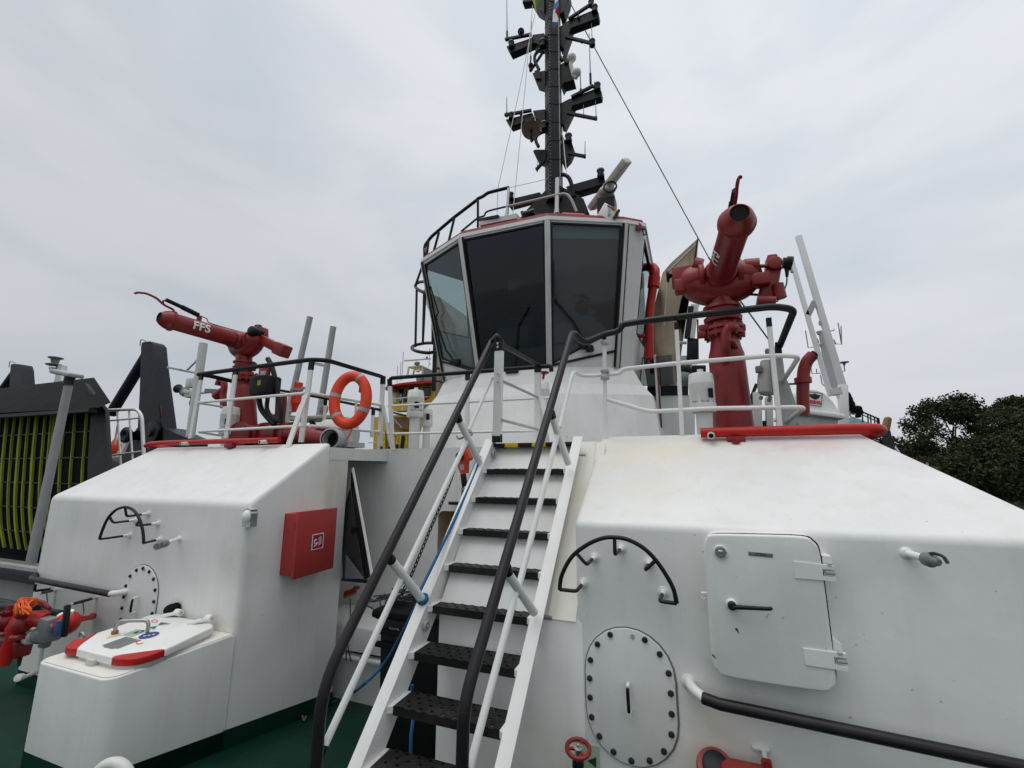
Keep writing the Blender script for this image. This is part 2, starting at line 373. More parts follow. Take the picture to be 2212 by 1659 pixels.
# ------------------------------------------------------------------ deckhouses
def house_mesh(b, front, slope_y, x0, x1, xt0, xt1, z0, z1, zb, yback, bev):
    q = bmesh.new(); 
    pts = [(x0,YF,zb),(x1,YF,zb),(x1,YF,z0),(x0,YF,z0),(xt0,slope_y,z1),(xt1,slope_y,z1),(xt0,slope_y,zb),(xt1,slope_y,zb)]
    vs = [q.verts.new(V(*p)) for p in pts]
    for f in ((0,1,2,3),(3,2,5,4),(0,3,4,6),(1,7,5,2),(4,5,7,6),(0,6,7,1)): q.faces.new([vs[i] for i in f])
    bmesh.ops.recalc_face_normals(q, faces=q.faces)
    pk = {(2,3),(0,3),(3,4),(2,5),(1,2),(4,5)}
    es = [e for e in q.edges if tuple(sorted((vs.index(e.verts[0]), vs.index(e.verts[1])))) in pk]
    bmesh.ops.bevel(q, geom=es, offset=bev, segments=4, affect='EDGES', profile=.5); b.merge(q)
t = T('deckhouse', 'white steel deckhouse left of the stair with a red cabinet on its side', 'deckhouse')
w = t.part('wall', WHITE)
house_mesh(w, 0, 3.50, -6.15, -3.30, -5.95, -3.30, 1.378, 1.925, -1.2, 3.5, .045)
w.box((-4.725, 3.64, .30), (2.845, .28, 3.0))
w.hexa([(-6.1,3.78,-1.2),(-4.2,3.78,-1.2),(-4.2,4.45,-1.2),(-6.1,4.45,-1.2),(-6.1,3.78,1.74),(-4.2,3.78,1.74),(-4.2,4.45,1.74),(-6.1,4.45,1.74)])
k = t.part('skirting', GREEN)
def skirt(k, x, y0, y1, face, h=.13, d=.006):
    if face == 'X': k.hexa([(x,y0,deckz(y0)),(x+d,y0,deckz(y0)),(x+d,y1,deckz(y1)),(x,y1,deckz(y1)),(x,y0,deckz(y0)+h),(x+d,y0,deckz(y0)+h),(x+d,y1,deckz(y1)+h),(x,y1,deckz(y1)+h)])
    else: k.hexa([(y0,x-d,deckz(x)-.02),(y1,x-d,deckz(x)-.02),(y1,x,deckz(x)-.02),(y0,x,deckz(x)-.02),(y0,x-d,deckz(x)+h),(y1,x-d,deckz(x)+h),(y1,x,deckz(x)+h),(y0,x,deckz(x)+h)])
wb = t.part('weld_bead', WHITE); wb.tube([P('w4',206,98,X=-3.299), P('w4',196,260,X=-3.299), P('w4',180,480,X=-3.299), P('w4',150,1000,X=-3.299)], .0035, 6)
wb = t.part('weld_bead', WHITE); wb.tube([V(-3.297,YF,.40), V(-3.297,YF-.003,deckz(YF)+.15)], .004, 6)
skirt(k, -3.298, 2.66, 3.78, 'X'); k = t.part('skirting', GREEN); skirt(k, YF, -6.1, -4.75, 'Y')
t.done()
pl = (V(0, YF, ZT), V(0, -SLP, 1).normalized())
hipP = P('d', 2212, 1095, pl=pl); hx = 1.12 + (hipP.x - 1.12) * (3.75 - YF) / (3.75 - hipP.y)
t = T('deckhouse', 'white steel deckhouse right of the stair with a closed hatch door on its front', 'deckhouse')
w = t.part('wall', WHITE)
house_mesh(w, 0, 3.75, -.63, hx, -.63, 1.13, ZT, 1.93, -1.2, 3.75, .035)
s_ = t.part('stair_trunk', WHITE)
s_.hexa([(-1.52,YF+.001,-1.2),(-.56,YF+.001,-1.2),(-.56,4.45,-1.2),(-1.52,4.45,-1.2),(-1.52,YF+.001,.793),(-.56,YF+.001,.793),(-.56,3.5,1.862),(-1.52,3.5,1.862)])
s_.box((-1.076, 3.97, 1.80), (.888, .94, .124))
c_ = t.part('sloping_plate', CREAM)
nv = V(0, -(1.862-.793), 3.5-YF).normalized()*.004
c_.faces([V(-.80,YF,.796)+nv, V(-.634,YF,.796)+nv, V(-.634,3.5,1.864)+nv, V(-.80,3.5,1.864)+nv], [(0,1,2,3)])
t.done()
# wall across the ship between the deckhouses, with a doorway behind the stair
t = T('deckhouse_front_wall', 'light grey painted steel wall in the shade behind the stair, with a rounded doorway', 'wall')
w = t.part('wall', WHITE)
YW = 4.45
dl, dr, dt, db_ = P('y4', 250, 1000, Y=YW).x, P('y4', 250, 1000, Y=YW).x + .62, P('y4', 300, 727, Y=YW).z, -.5
w.faces([(-4.3,YW,-1.2),(dl,YW,-1.2),(dl,YW,1.893),(-4.3,YW,1.893)], [(0,1,2,3)])
w.faces([(dr,YW,-1.2),(-.2,YW,-1.2),(-.2,YW,1.893),(dr,YW,1.893)], [(0,1,2,3)])
cr_ = .07
corner = [V(dl,YW,dt-cr_)] + arc_pts(lambda a: V(dl+cr_-cr_*math.cos(a), YW, dt-cr_+cr_*math.sin(a)), 0, math.pi/2, 6)[1:]
top = corner + [V(dr,YW,dt), V(dr,YW,1.893), V(dl,YW,1.893)]
w.faces(top, [tuple(range(len(top)))])
w.box((-2.2, YW+.03, 1.872), (4.4, .055, .04))
rv = t.part('door_reveal', BEIGE); rv.faces([(dl,YW+.002,-.6),(dl,YW+.5,-.6),(dl,YW+.5,dt),(dl,YW+.002,dt),(dr,YW+.5,-.6),(dr,YW+.5,dt),(dr,YW,dt)], [(0,1,2,3),(1,4,5,2),(3,2,5,6)])
dk = t.part('door', WOODB); dk.box((dl+.30, YW+.42, .5), (.22, .03, 2.0), .01); 
gb = t.part('grab_bar', BLACK); a = P('y4', 355, 657, Y=YW-.05); gb.tube([a, a+V(.5,0,0)], .018)
t.done()

# ------------------------------------------------------------------ things on the right deckhouse front
def stadium(cx, cz, wd, h, Y, n=12):
    r = wd/2; o = []
    for i in range(n+1): a = math.pi*i/n; o.append(V(cx+r*math.cos(a), Y, cz+h/2-r+r*math.sin(a)))
    for i in range(n+1): a = math.pi + math.pi*i/n; o.append(V(cx+r*math.cos(a), Y, cz-h/2+r+r*math.sin(a)))
    return o
def manhole(cx, cz, wd, h, bolts, handle, label, group='bolted oval manhole covers'):
    t = T('manhole_cover', label, 'manhole cover', group)
    g = t.part('gasket', GREY); g.prism(stadium(cx+.002, cz, wd+.017, h+.014, YF-.004), (0,.006,0)); pg = t.part('vent_plug', LGREY); pg.lathe((cx+.03, YF-.013, cz+h/2-.035), (0,-1,0), [(0,.012),(.005,.012),(.006,.006),(.003,0)], 12)
    c = t.part('cover', WHITE); c.prism(stadium(cx, cz, wd, h, YF), (0,-.014,0), bev=.004)
    for p in bolts:
        bo = t.part('bolt', DARKG); bo.lathe((p.x, YF-.013, p.z), (0,-1,0), [(0,.0155),(.007,.0155),(.010,.012),(.010,.006),(.016,.006),(.016,0)], 10)
    hd = t.part('handle', BLACK); p0, p1 = handle
    hd.tube([p0+V(0,-.045,-.01), p0+V(0,-.05,-.02), p1+V(0,-.05,.02), p1+V(0,-.045,.01)], .009, fillet=.01)
    for p in (p0, p1):
        f = t.part('handle_foot', WHITE2); f.tube([p+V(0,-.012,0), p+V(0,-.046,(p1.z-p0.z)*.05)], .010)
    t.done()
YC = YF-.014
bl = [P('y5', *p, Y=YC) for p in ((404,780),(320,843),(274,946),(269,1067),(272,1193),(282,1322),(333,1448),(426,1551),(544,1610),(664,1609),(758,1548),(808,1437),(809,1302),(803,1167),(789,1034),(730,908),(632,814))]
a, c = P('y5', 247, 1100, Y=YF), P('y5', 838, 1200, Y=YF); tp, bt = P('y5', 500, 733, Y=YF), P('y5', 585, 1645, Y=YF)
mw, mh = c.x-a.x, tp.z-bt.z
hd0, hd1 = P('y5', 524, 1095, Y=YC), P('y5', 535, 1275, Y=YC)
manhole((a.x+c.x)/2, (tp.z+bt.z)/2, mw, mh, bl, (hd0, hd1), 'large oval bolted cover on the right deckhouse front beside the stair foot')
bl = [P('z8', *p, Y=YC) for p in ((1017,722),(1066,676),(1117,662),(1165,688),(1199,746),(1211,831),(1201,921),(1188,1013),(983,798),(967,884),(953,971),(943,1060))]
tp, rt_ = P('z8', 1110, 633, Y=YF), P('z8', 1235, 850, Y=YF)
lw = mw*1.0; cx = rt_.x - lw/2
manhole(cx, tp.z-mh/2, lw, mh, bl, (P('z8',1085,883,Y=YC), P('z8',1065,1000,Y=YC)), 'oval bolted cover on the left deckhouse front, half hidden behind the red-cornered hatch')
def hose_rack(rim, feet, elbows, label, worn=False):
    t = T('hose_rack', label, 'hose rack', 'half-round hose racks')
    r = t.part('rim', BLACK); r.tube(spline(rim, 8), .0115, 10)
    for f, e, onrim in feet:
        a = t.part('arm', BLKT); a.tube([onrim, e, f+(e-f).normalized()*.045], .010, fillet=.02)
        ft = t.part('foot', WHITE2); dr_ = (e-f).normalized()
        ft.lathe(f+V(0,.002,0), (0,-1,0), [(0,.030),(.006,.030),(.010,.018),(.020,.016)], 14); ft.tube([f, f+dr_*.05], .0135)
    t.done()
YR = YF-.15
rim = [P('y5', *p, Y=YR) for p in ((70,485),(85,390),(150,270),(250,190),(350,147),(430,140),(520,155),(620,208),(700,285),(770,385),(820,480),(842,575))]
ft = []
for f, e, o in (((228,440),(180,495),(72,483)), ((300,272),(248,320),(178,240)), ((478,210),(435,255),(432,142)), ((660,310),(635,355),(705,290)), ((752,500),(730,560),(842,575))):
    ft.append((P('y5', *f, Y=YF), P('y5', *e, Y=YR), P('y5', *o, Y=YR)))
hose_rack(rim, ft, None, 'black half-round hose rack above the oval cover on the right deckhouse')
YL = YF-.16
rim = [P('z8', *p, Y=YL) for p in ((775,435),(800,360),(840,275),(900,210),(975,185),(1040,210),(1085,275),(1108,350),(1118,420),(1118,468))]
ft = []
for f, e, o in (((1018,402),(960,425),(778,435)), ((1062,285),(880,308),(852,258)), ((1160,235),(985,258),(975,190)), ((1235,312),(1060,330),(1090,285)), ((1245,435),(1150,455),(1118,466))):
    fp = P('z8', *f, Y=YF); op = P('z8', *o, Y=YL); ep = V(fp.x, YL+.005, fp.z)
    pe = P('z8', *e, Y=YL+.02)
    ft.append((fp, pe if e[0] != 960 and e[0] != 1150 else fp+(op-fp)*.35, op))
hose_rack(rim, ft, None, 'black half-round hose rack high on the left deckhouse front, red primer showing on its arms')

# hatch door
def hatch_door():
    t = T('hatch_door', 'closed white weathertight hatch door with black lever handle on the right deckhouse', 'hatch door')
    YD = YF-.115
    ol = [P('y6', *p, Y=YD) for p in ((138,255),(163,192),(228,162),(620,168),(1005,182),(1100,222),(1160,315),(1208,640),(1262,1060),(1308,1440),(1275,1520),(1190,1550),(760,1490),(335,1418),(255,1360),(210,1275),(172,760))]
    cen = sum(ol, V(0,0,0))/len(ol)
    ol = [p for p in spline(ol + [ol[0]], 3)][:-1]
    lf = t.part('leaf', WHITE); lf.prism(list(reversed([p+V(0,.035,0) for p in ol])), (0,-.035,0), bev=.010, seg=3)
    sm = [cen + (p-cen)*.99 + V(.012,0,.006) for p in ol]
    fr = t.part('frame', WHITE2); fr.prism([V(p.x, YF+.01, p.z) for p in sm], (0,-.075,0))
    gk = t.part('gasket', BLACK); gk.prism([V(p.x, YF-.064, p.z) for p in sm], (0,-.018,0))
    vn = t.part('vent_cap', GREY); c = P('y6', 285, 315, Y=YD); vn.lathe(c+V(0,-.001,0), (0,-1,0), [(0,.026),(.010,.026),(.014,.022),(.014,0)], 18)
    ri = vn.sub('vent_ring', WHITE2); ri.ring(c+V(0,-.003,0), (0,1,0), .029, .005, 20, 8); ri.box(c+V(-.001,-.016,.007), (.018,.004,.010), .001)
    npc = P('y6', 637, 338, Y=YD); n_ = t.part('name_plate', GREY); M = Matrix.Rotation(R_(2), 3, 'Y'); n_.box(npc+V(0,-.001,0), (.105,.004,.018), .001, M)
    pr = n_.sub('engraving', PRK)
    for dz in (.004, -.003): pr.box(npc+V(0,-.0032,dz), (.05,.0008,.0025), 0, M)
    for dx in (-.045,.045): pr.lathe(npc+V(dx,-.003,0), (0,-1,0), [(0,.003),(.001,0)], 8)
    h = t.part('lever_handle', BLACK); c = P('y6', 388, 790, Y=YD-.03); e = P('y6', 735, 815, Y=YD-.045)
    h.lathe(c+V(0,.012,0), (0,-1,0), [(0,.020),(.02,.020),(.026,.014),(.026,0)], 16); h.tube(spline([c+V(0,-.006,-.004), c+(e-c)*.45+V(0,-.006,-.002), e+V(-.012,0,-.002), e+V(0,.004,.003)], 5), .0105, 10, r2=.0075)
    ro = h.sub('rose', WHITE2); ro.lathe(P('y6', 382, 775, Y=YD)+V(0,.002,0), (0,-1,0), [(0,.027),(.006,.027),(.010,.022),(.018,.02)], 18)
    for pts, kn in ((((930,400),(1290,440),(1305,575),(945,545)), ((1180,350),(1265,355),(1272,430),(1185,420))), (((1015,1165),(1398,1215),(1415,1370),(1035,1310)), ((1272,1090),(1350,1130),(1360,1215),(1280,1200)))):
        hg = t.part('hinge', WHITE2)
        q = [P('y6', *p, Y=YD-.006) for p in pts]
        hw = q[1]-q[0]
        a0, a1, a2, a3 = q
        m0 = a0+(a1-a0)*.70; m1 = a3+(a2-a3)*.70
        hg.prism([a0,m0,m1,a3], (0,.022,0)); hg.prism([m0,a1,a1+(a2-a1)*.24,m0+(m1-m0)*.26], (0,.022,0)); hg.prism([m0+(m1-m0)*.74,a1+(a2-a1)*.76,a2,m1], (0,.022,0))
        for f in bmesh_faces_front(hg): pass
        pn = hg.sub('hinge_roller', LGREY); mm = (m0+m1)/2; nn_ = (a1+a2)/2
        pn.tube([mm+(nn_-mm)*.25+V(0,.012,0), nn_+V(0,.012,0)], .0115, 10)
        kk = hg.sub('hinge_lug', WHITE2); kq = [P('y6', *p, Y=YD+.03) for p in kn]; kk.prism([kq[0], kq[1], kq[2]+V(.004,0,0), kq[3]], (0,.085,0), bev=.004)
        bl_ = hg.sub('bolt', LGREY); bp_ = P('y6', kn[2][0]-25, kn[2][1]-4, Y=YD-.002); bl_.lathe(bp_, (0,0,1), [(0,.012),(.006,.012),(.008,.009),(.008,0)], 10)
    for dz in ((115,672,160,684), (115,702,165,728)):
        kp = t.part('keeper_lug', WHITE2); a = P('y6', dz[0], (dz[1]+dz[3])/2, Y=YF-.06); c = P('y6', dz[2]+20, (dz[1]+dz[3])/2, Y=YF-.06); kp.bar(a, c, .03, .008)
    sc_ = t.part('scuff_mark', LGREY)
    for x, y in ((705,865),(690,885),(835,893)): sc_.bar(P('y6',x-7,y+8,Y=YD-.001), P('y6',x+8,y-8,Y=YD-.001), .004, .0012, (0,-1,0))
    bg_ = t.part('dead_leaf', paint('dry_leaf', (.05,.06,.015), .7)); bg_.prism([P('y6',*p,Y=YD-.002) for p in ((412,990),(428,985),(440,1000),(452,1040),(430,1012),(418,1005))], (0,.0015,0))
    ch = t.part('paint_chip', PRK); p = P('y6', 225, 1232, Y=YD-.0015); ch.bar(p+V(-.006,0,.007), p+V(.006,0,-.007), .002, .005)
    t.done()
def bmesh_faces_front(b): return []
hatch_door()
# long black handrail below the door
t = T('handrail', 'long black pipe handrail below the hatch door on the right deckhouse', 'handrail', 'black grab rails on the deckhouse fronts')
YH = YF-.10
a = P('d', 1515, 1507, Y=YH); c = P('d', 2260, 1668, Y=YH)
p = t.part('pipe', BLKT); p.tube([a+V(.005,0,0), a+V(.08,-.02,-.006), c], .027, 14)
e = t.part('bracket', WHITE2); e.tube([V(a.x-.055,YF+.01,a.z+.022), V(a.x-.04,YF-.06,a.z+.018), a+V(.012,0,0)], .024, 14, fillet=.04); e.lathe((a.x-.055,YF,a.z+.022), (0,-1,0), [(0,.036),(.006,.036),(.012,.026)], 16)
t.done()
def pipe_nozzle(foot, tip, label, r, fork):
    t = T('spray_nozzle', label, 'spray nozzle', 'spray nozzles on white pipes')
    d = (tip-foot).normalized()
    p = t.part('pipe', WHITE2); p.tube([foot+V(0,.01,0), tip-d*.05], r, 12); p.lathe(foot+V(0,.004,0), (0,-1,0), [(0,r*1.8),(.005,r*1.8),(.014,r*1.1)], 14)
    h = t.part('nozzle', GREY); h.lathe(tip-d*.055, d, [(0,r*1.1),(.004,r*1.9),(.03,r*1.95),(.04,r*1.2),(.065,r*1.05),(.072,r*.7),(.072,0)], 16)
    if fork:
        g = t.part('deflector', DARKG); u = V(0,0,1)
        g.tube([tip+u*r*1.6-d*.03, tip+u*r*2.1+d*.0, tip+u*r*1.9+d*.045, tip+u*.4*r+d*.06], r*.42, 8, fillet=.02)
    else:
        g = t.part('deflector', GREY); u = d.cross(V(0,0,1)).normalized(); v = u.cross(d)
        for s1 in (-1,1): g.bar(tip+v*s1*r*1.3, tip+v*s1*r*1.4+d*.06, r*1.3, r*.5, v)
        g.lathe(tip+d*.055, d, [(0,r*1.7),(.012,r*1.7)], 12)
    t.done()
pipe_nozzle(P('d', 1958, 1195, Y=YF), P('d', 2022, 1213, Y=YF-.16), 'white pipe with a grey spray nozzle at the right end of the right deckhouse front', .016, True)
pipe_nozzle(P('z8', 1395, 430, Y=YF), P('z8', 1262, 478, Y=YF-.20), 'white pipe with a grey forked spray nozzle beside the left hose rack', .015, False)

# red hand wheel valve and green sign at the foot of the oval cover
t = T('valve', 'red handwheel valve on a white pipe at the bottom right of the stair', 'valve')
c = P('w5', 178, 165, Y=YF-.14); n_ = V(.08,-.22,.97).normalized()
hw = t.part('handwheel', RED); hw.ring(c, n_, .058, .011, 28, 10)
for k in range(3):
    u = n_.orthogonal().normalized(); v = n_.cross(u); a = 2*math.pi*k/3+.6; hw.bar(c, c+(u*math.cos(a)+v*math.sin(a))*.056, .013, .010, n_)
nu = t.part('spindle', STEEL); nu.lathe(c-n_*.05, n_, [(0,.011),(.055,.011),(.056,.024),(.06,.024),(.062,.008),(.075,.008),(.078,0)], 14)
bd = t.part('valve_body', BLACK); bd.lathe(c-n_*.10, n_, [(0,.03),(.03,.03),(.05,.018)], 14)
pp = t.part('pipe', WHITE); pp.lathe(c-n_*.10+V(0,0,-.02), V(0,-.1,-1), [(0,.052),(.015,.056),(.03,.05),(.05,.038),(.40,.038)], 18)
t.done()
t = T('safety_sign', 'pale green sign with a dark triangle behind the red handwheel', 'sign')
a, c = P('w5', 150, 95, Y=YF-.004), P('w5', 362, 330, Y=YF-.004)
s_ = t.part('plate', TEAL); s_.hexa([(a.x,YF-.005,c.z-.06),(c.x,YF-.005,c.z-.06),(c.x,YF-.001,c.z-.06),(a.x,YF-.001,c.z-.06),(a.x,YF-.005,a.z),(c.x,YF-.005,P('w5',362,150,Y=YF).z),(c.x,YF-.001,P('w5',362,150,Y=YF).z),(a.x,YF-.001,a.z)])
s_ = t.part('triangle', paint('dark_green_print', (.005,.05,.03), .5, .1, bump=0)); s_.prism([P('w5',258,268,Y=YF-.0075), P('w5',330,238,Y=YF-.0075), P('w5',330,330,Y=YF-.0075)], (0,.002,0))
t.done()
t = T('hose_coupling', 'red hose coupling cap on a lug, at the bottom edge under the handrail', 'hose coupling')
c = P('w5', 1340, 330, Y=YF-.16)
b_ = t.part('cap', RED); b_.lathe(c+V(0,.06,-.03), V(0,-.6,.8), [(-.14,.085),(0,.085),(.012,.08),(.012,0)], 24)
b_.box(c+V(.12,.03,-.045), (.20,.13,.12), .02)
g = t.part('gauge', NAVY); g.lathe(c+V(0,.045,-.01), V(0,-.6,.8), [(0,.058),(.012,.056),(.018,.045),(.018,0)], 22)
l_ = t.part('lug', RED); p = P('w5', 1768, 290, Y=YF-.06); l_.box(p+V(0,0,-.03), (.045,.03,.10), .012); l_.ring(p+V(0,-.012,0), (0,1,0), .014, .006, 16, 6)
f = t.part('wall_bracket', WHITE2); q = P('w5', 1720, 165, Y=YF-.01); f.box(q, (.075,.02,.014), .004); f.box(q+V(.01,-.02,-.02), (.02,.05,.04), .004)
t.done()

# ------------------------------------------------------------------ left deckhouse: things on it
t = T('handrail', 'black pipe handrail wrapped round the outer corner of the left deckhouse', 'handrail', 'black grab rails on the deckhouse fronts')
a = P('d', 238, 1283, Y=YF-.10); c = P('d', 62, 1249, Y=YF-.10)
p = t.part('pipe', BLKT); p.tube([V(-6.14,2.95,c.z+.02), V(-6.24,2.80,c.z+.01), c, a], .026, 12, fillet=.12)
e = t.part('bracket', WHITE2); e.tube([a-V(.03,0,0), a+V(.04,.01,.004), V(a.x+.075,YF+.01,a.z+.006)], .024, 12, fillet=.04); e.lathe((a.x+.075,YF,a.z+.006), (0,-1,0), [(0,.034),(.006,.034),(.012,.026)], 16)
e = t.part('stay', BLACK); q = P('w3', 510, 190, Y=YF-.10); e.tube([q+V(0,0,.02), q+V(0,0,-.04), q+V(.06,.09,-.035)], .012, 8, fillet=.02)
t.done()
t = T('bulkhead_lamp', 'small chrome lamp with worn white dome at the upper corner of the left deckhouse', 'lamp')
c = P('z8', 1930, 270, Y=YF-.02)
h = t.part('housing', CHROME); h.prism([c+V(-.045,-.01,-.07)] + arc_pts(lambda a: c+V(-.045*math.cos(a), -.01, .03+.045*math.sin(a)), 0, math.pi, 10) + [c+V(.045,-.01,-.07)], (0,.06,0))
d_ = t.part('dome', WHITE2); d_.ball(c+V(0,-.01,.01), .04, (1,.9,1.3), 14)
t.done()
# red fire hose cabinet on the side wall (plane X = -3.3)
XS = -3.30
t = T('hose_cabinet', 'red fire hose cabinet with a white pictogram on the side of the left deckhouse', 'cabinet')
o_ = [P('y2', *p, X=XS+.16) for p in ((245,712),(612,680),(580,1240),(205,1328))]
yc = [o_[0].y, o_[1].y]; zt = (o_[0].z+o_[1].z)/2; zb = (o_[2].z+o_[3].z)/2
y0, y1 = (o_[0].y+o_[3].y)/2, (o_[1].y+o_[2].y)/2
bd = t.part('body', REDL); bd.hexa([(XS-.01,y0+.015,zb+.02),(XS+.135,y0+.015,zb+.02),(XS+.135,y1-.02,zb+.02),(XS-.01,y1-.02,zb+.02),(XS-.01,y0+.015,zt-.02),(XS+.135,y0+.015,zt-.02),(XS+.135,y1-.02,zt-.02),(XS-.01,y1-.02,zt-.02)], .006)
dr_ = t.part('door', REDL); dr_.hexa([(XS+.145,y0-.005,zb),(XS+.18,y0-.005,zb),(XS+.165,y1,zb),(XS+.137,y1,zb),(XS+.145,y0-.005,zt),(XS+.18,y0-.005,zt),(XS+.165,y1,zt),(XS+.137,y1,zt)], .006)
for dz in (.2, .8):
    hg = t.part('hinge', REDL); z_ = zb+(zt-zb)*dz; hg.tube([(XS+.14,y0-.004,z_-.03),(XS+.14,y0-.004,z_+.03)], .009, 8)
q = [P('y2', *p, X=XS+.176) for p in ((385,920),(498,905),(487,1052),(377,1070))]
cy, cz = sum(p.y for p in q)/4, sum(p.z for p in q)/4; hy = (q[1].y-q[0].y)/2*.97; hz = (q[0].z-q[3].z)/2*.97
def on(yv, zv, d=0): f = (yv-y0)/(y1-y0); return V(XS+.180-.015*f+.0015+d, yv, zv)
sg = t.part('pictogram', PRW); sg.prism([on(cy-hy,cz-hz),on(cy+hy,cz-hz),on(cy+hy,cz+hz),on(cy-hy,cz+hz)], (.001,0,0))
s2 = sg.sub('field', PRM); s2.prism([on(cy-hy*.86,cz-hz*.88,.0015),on(cy+hy*.86,cz-hz*.88,.0015),on(cy+hy*.86,cz+hz*.88,.0015),on(cy-hy*.86,cz+hz*.88,.0015)], (.001,0,0))
s3 = sg.sub('symbol', PRW)
hose = [(-.36+.30*math.cos(a)*1.0, .02+.28*math.sin(a)) for a in [R_(x) for x in range(70, 340, 18)]] 
s3.tube([on(cy+hy*x*.95, cz+hz*y_*.95, .0032) for x, y_ in hose] , .0045, 6)
s3.tube([on(cy+hy*x, cz+hz*y_, .0032) for x, y_ in ((-.08,-.10),(-.22,-.34),(-.62,-.58))], .0045, 6)
for k in range(4): s3.bar(on(cy+hy*.12, cz+hz*(-.55+.28*k), .003), on(cy+hy*(.62-.06*abs(k-1)), cz+hz*(-.25+.28*k), .003), .006, .002, (1,0,0))
t.done()

# hatch coaming and cover
ZC = .41
t = T('hatch_coaming', 'low white steel coaming box in front of the left deckhouse carrying the red-cornered hatch', 'coaming')
A = P('w3', 690, 1225, Z=ZC); Bp = V(-3.30, P('d', 262, 1462, Z=ZC).y, ZC); xl = A.x
yfr = (A.y + Bp.y)/2 - .06
w = t.part('wall', WHITE)
def rrect(x0, x1, y0, y1, r, z): 
    o = []
    for cx, cy, a0 in ((x0+r,y0+r,math.pi),(x1-r,y0+r,1.5*math.pi)):
        o += [V(cx+r*math.cos(a0+math.pi/2*i/8), cy+r*math.sin(a0+math.pi/2*i/8), z) for i in range(9)]
    return o + [V(x1,y1,z), V(x0,y1,z)]
o = rrect(xl-.02, XS, yfr, YF-.002, .085, ZC)
lo = [V(p.x, p.y, deckz(p.y)+.125) for p in o]
q = bmesh.new(); a_ = [q.verts.new(p) for p in o]; l2 = [q.verts.new(p) for p in lo]; n = len(o)
for i in range(n): q.faces.new((a_[i], l2[i], l2[(i+1)%n], a_[(i+1)%n]))
q.faces.new(a_); bmesh.ops.recalc_face_normals(q, faces=q.faces)
bmesh.ops.bevel(q, geom=[e for e in q.edges if e.verts[0] in a_ and e.verts[1] in a_], offset=.012, segments=3, affect='EDGES', profile=.5); w.merge(q)
tp_ = t.part('top_plate', CREAM); tp_.faces([p+V(0,0,.0035) for p in rrect(xl-.008, XS-.012, yfr+.012, YF-.004, .075, ZC)], [tuple(range(n))])
k = t.part('skirting', GREEN); q = [(p+ (V((p.x-(xl+XS)/2), p.y-2.5, 0)).normalized()*.004) for p in lo]; 
for i in range(n-1):
    if i == n-2: continue
    p0, p1 = q[i], q[i+1]; k.faces([V(p0.x,p0.y,deckz(p0.y)-.02), V(p1.x,p1.y,deckz(p1.y)-.02), p1, p0], [(0,1,2,3)])
p0, p1 = q[n-1], q[0]; k.faces([V(p0.x,p0.y,deckz(p0.y)-.02), V(p1.x,p1.y,deckz(p1.y)-.02), p1, p0], [(0,1,2,3)])
p0, p1 = q[n-3], q[n-2]; k.faces([V(p0.x,p0.y,deckz(p0.y)-.02), V(p1.x,p1.y,deckz(p1.y)-.02), p1, p0], [(0,1,2,3)])
t.done()
ZH = .485
t = T('hatch_cover', 'white deck hatch cover with red corners, steel handle and stickers on the left coaming', 'hatch cover')
hp = lambda *p, Z=ZH: P('w6', *p, Z=Z)
ol = [hp(*p) for p in ((50,600),(58,572),(120,520),(330,375),(700,255),(1080,122),(1170,108),(1300,112),(1700,185),(1940,235),(1988,262),(1975,295),(1352,588),(1310,600),(1230,600),(700,670),(590,692),(545,722))]
cen = sum(ol, V(0,0,0))/len(ol)
if (ol[1]-ol[0]).cross(ol[5]-ol[0]).z < 0: pass
c_ = t.part('cover', WHITE2); c_.prism([p-V(0,0,.046) for p in ol], (0,0,.046), bev=.013, seg=3)
ud = t.part('rim', OFFW); ud.prism([cen+(p-cen)*.96-V(0,0,.073) for p in ol], (0,0,.03))
rc = t.part('red_corner', REDB); r1 = [hp(*p, Z=ZH-.006) for p in ((1356,592),(1312,600),(1230,600),(700,670),(590,694),(537,725),(620,745),(760,748),(900,735),(1115,682),(1295,615))]
rc.prism([p-V(0,0,.043) for p in r1], (0,0,.043), bev=.010, seg=3)
g_ = rc.sub('corner_foot', LGREY); cc = sum(r1, V(0,0,0))/len(r1); g_.prism([cc+(p-cc)*.96-V(0,0,.068) for p in r1], (0,0,.03))
rc = t.part('red_corner', REDB); r1 = [hp(*p, Z=ZH-.006) for p in ((52,590),(120,522),(330,377),(270,395),(180,440),(60,460),(-30,490),(-112,560),(-100,588),(40,605))]
rc.prism([p-V(0,0,.043) for p in r1], (0,0,.043), bev=.008, seg=2)
h = t.part('handle', STEEL); p0, p1 = hp(580,395), hp(1045,380); h.tube([p0, p0+V(0,0,.085), p1+V(0,0,.085), p1], .0125, 12, fillet=.05)
n_ = h.sub('nut', RUST); n_.lathe(p0, (0,0,1), [(0,.022),(.022,.022),(.022,0)], 6)
rs = t.part('rust_stain', paint('rust_stain', (.62,.50,.30), .6, .2, (.76,.72,.6), .7, bump=0)); rs.faces([hp(*p, Z=ZH+.0015) for p in ((450,465),(510,420),(640,395),(690,410),(560,440))], [(0,1,2,3,4)])
for c0, c1 in (((1620,250),(1930,170)), ((1250,140),(1490,90))):
    hg = t.part('hinge', WHITE2); a, c = hp(*c0, Z=ZH+.004), hp(*c1, Z=ZH+.03); hg.bar(a, c, .05, .022, bev=.004); hg.cyl(c+V(-.028,.0,0), c+V(.028,.0,0), .026)
    bo = hg.sub('bolt', LGREY); bo.lathe(c+(a-c)*.35+V(0,0,.010), (0,0,1), [(0,.008),(.006,.008),(.006,0)], 6); bo.lathe(c+V(.028,0,0), (1,0,0), [(0,.010),(.005,.010),(.005,0)], 8)
wr = t.part('weld_bracket', OFFW); q = hp(275,790, Z=ZC+.02); wr.box(q, (.07,.05,.04), .005)
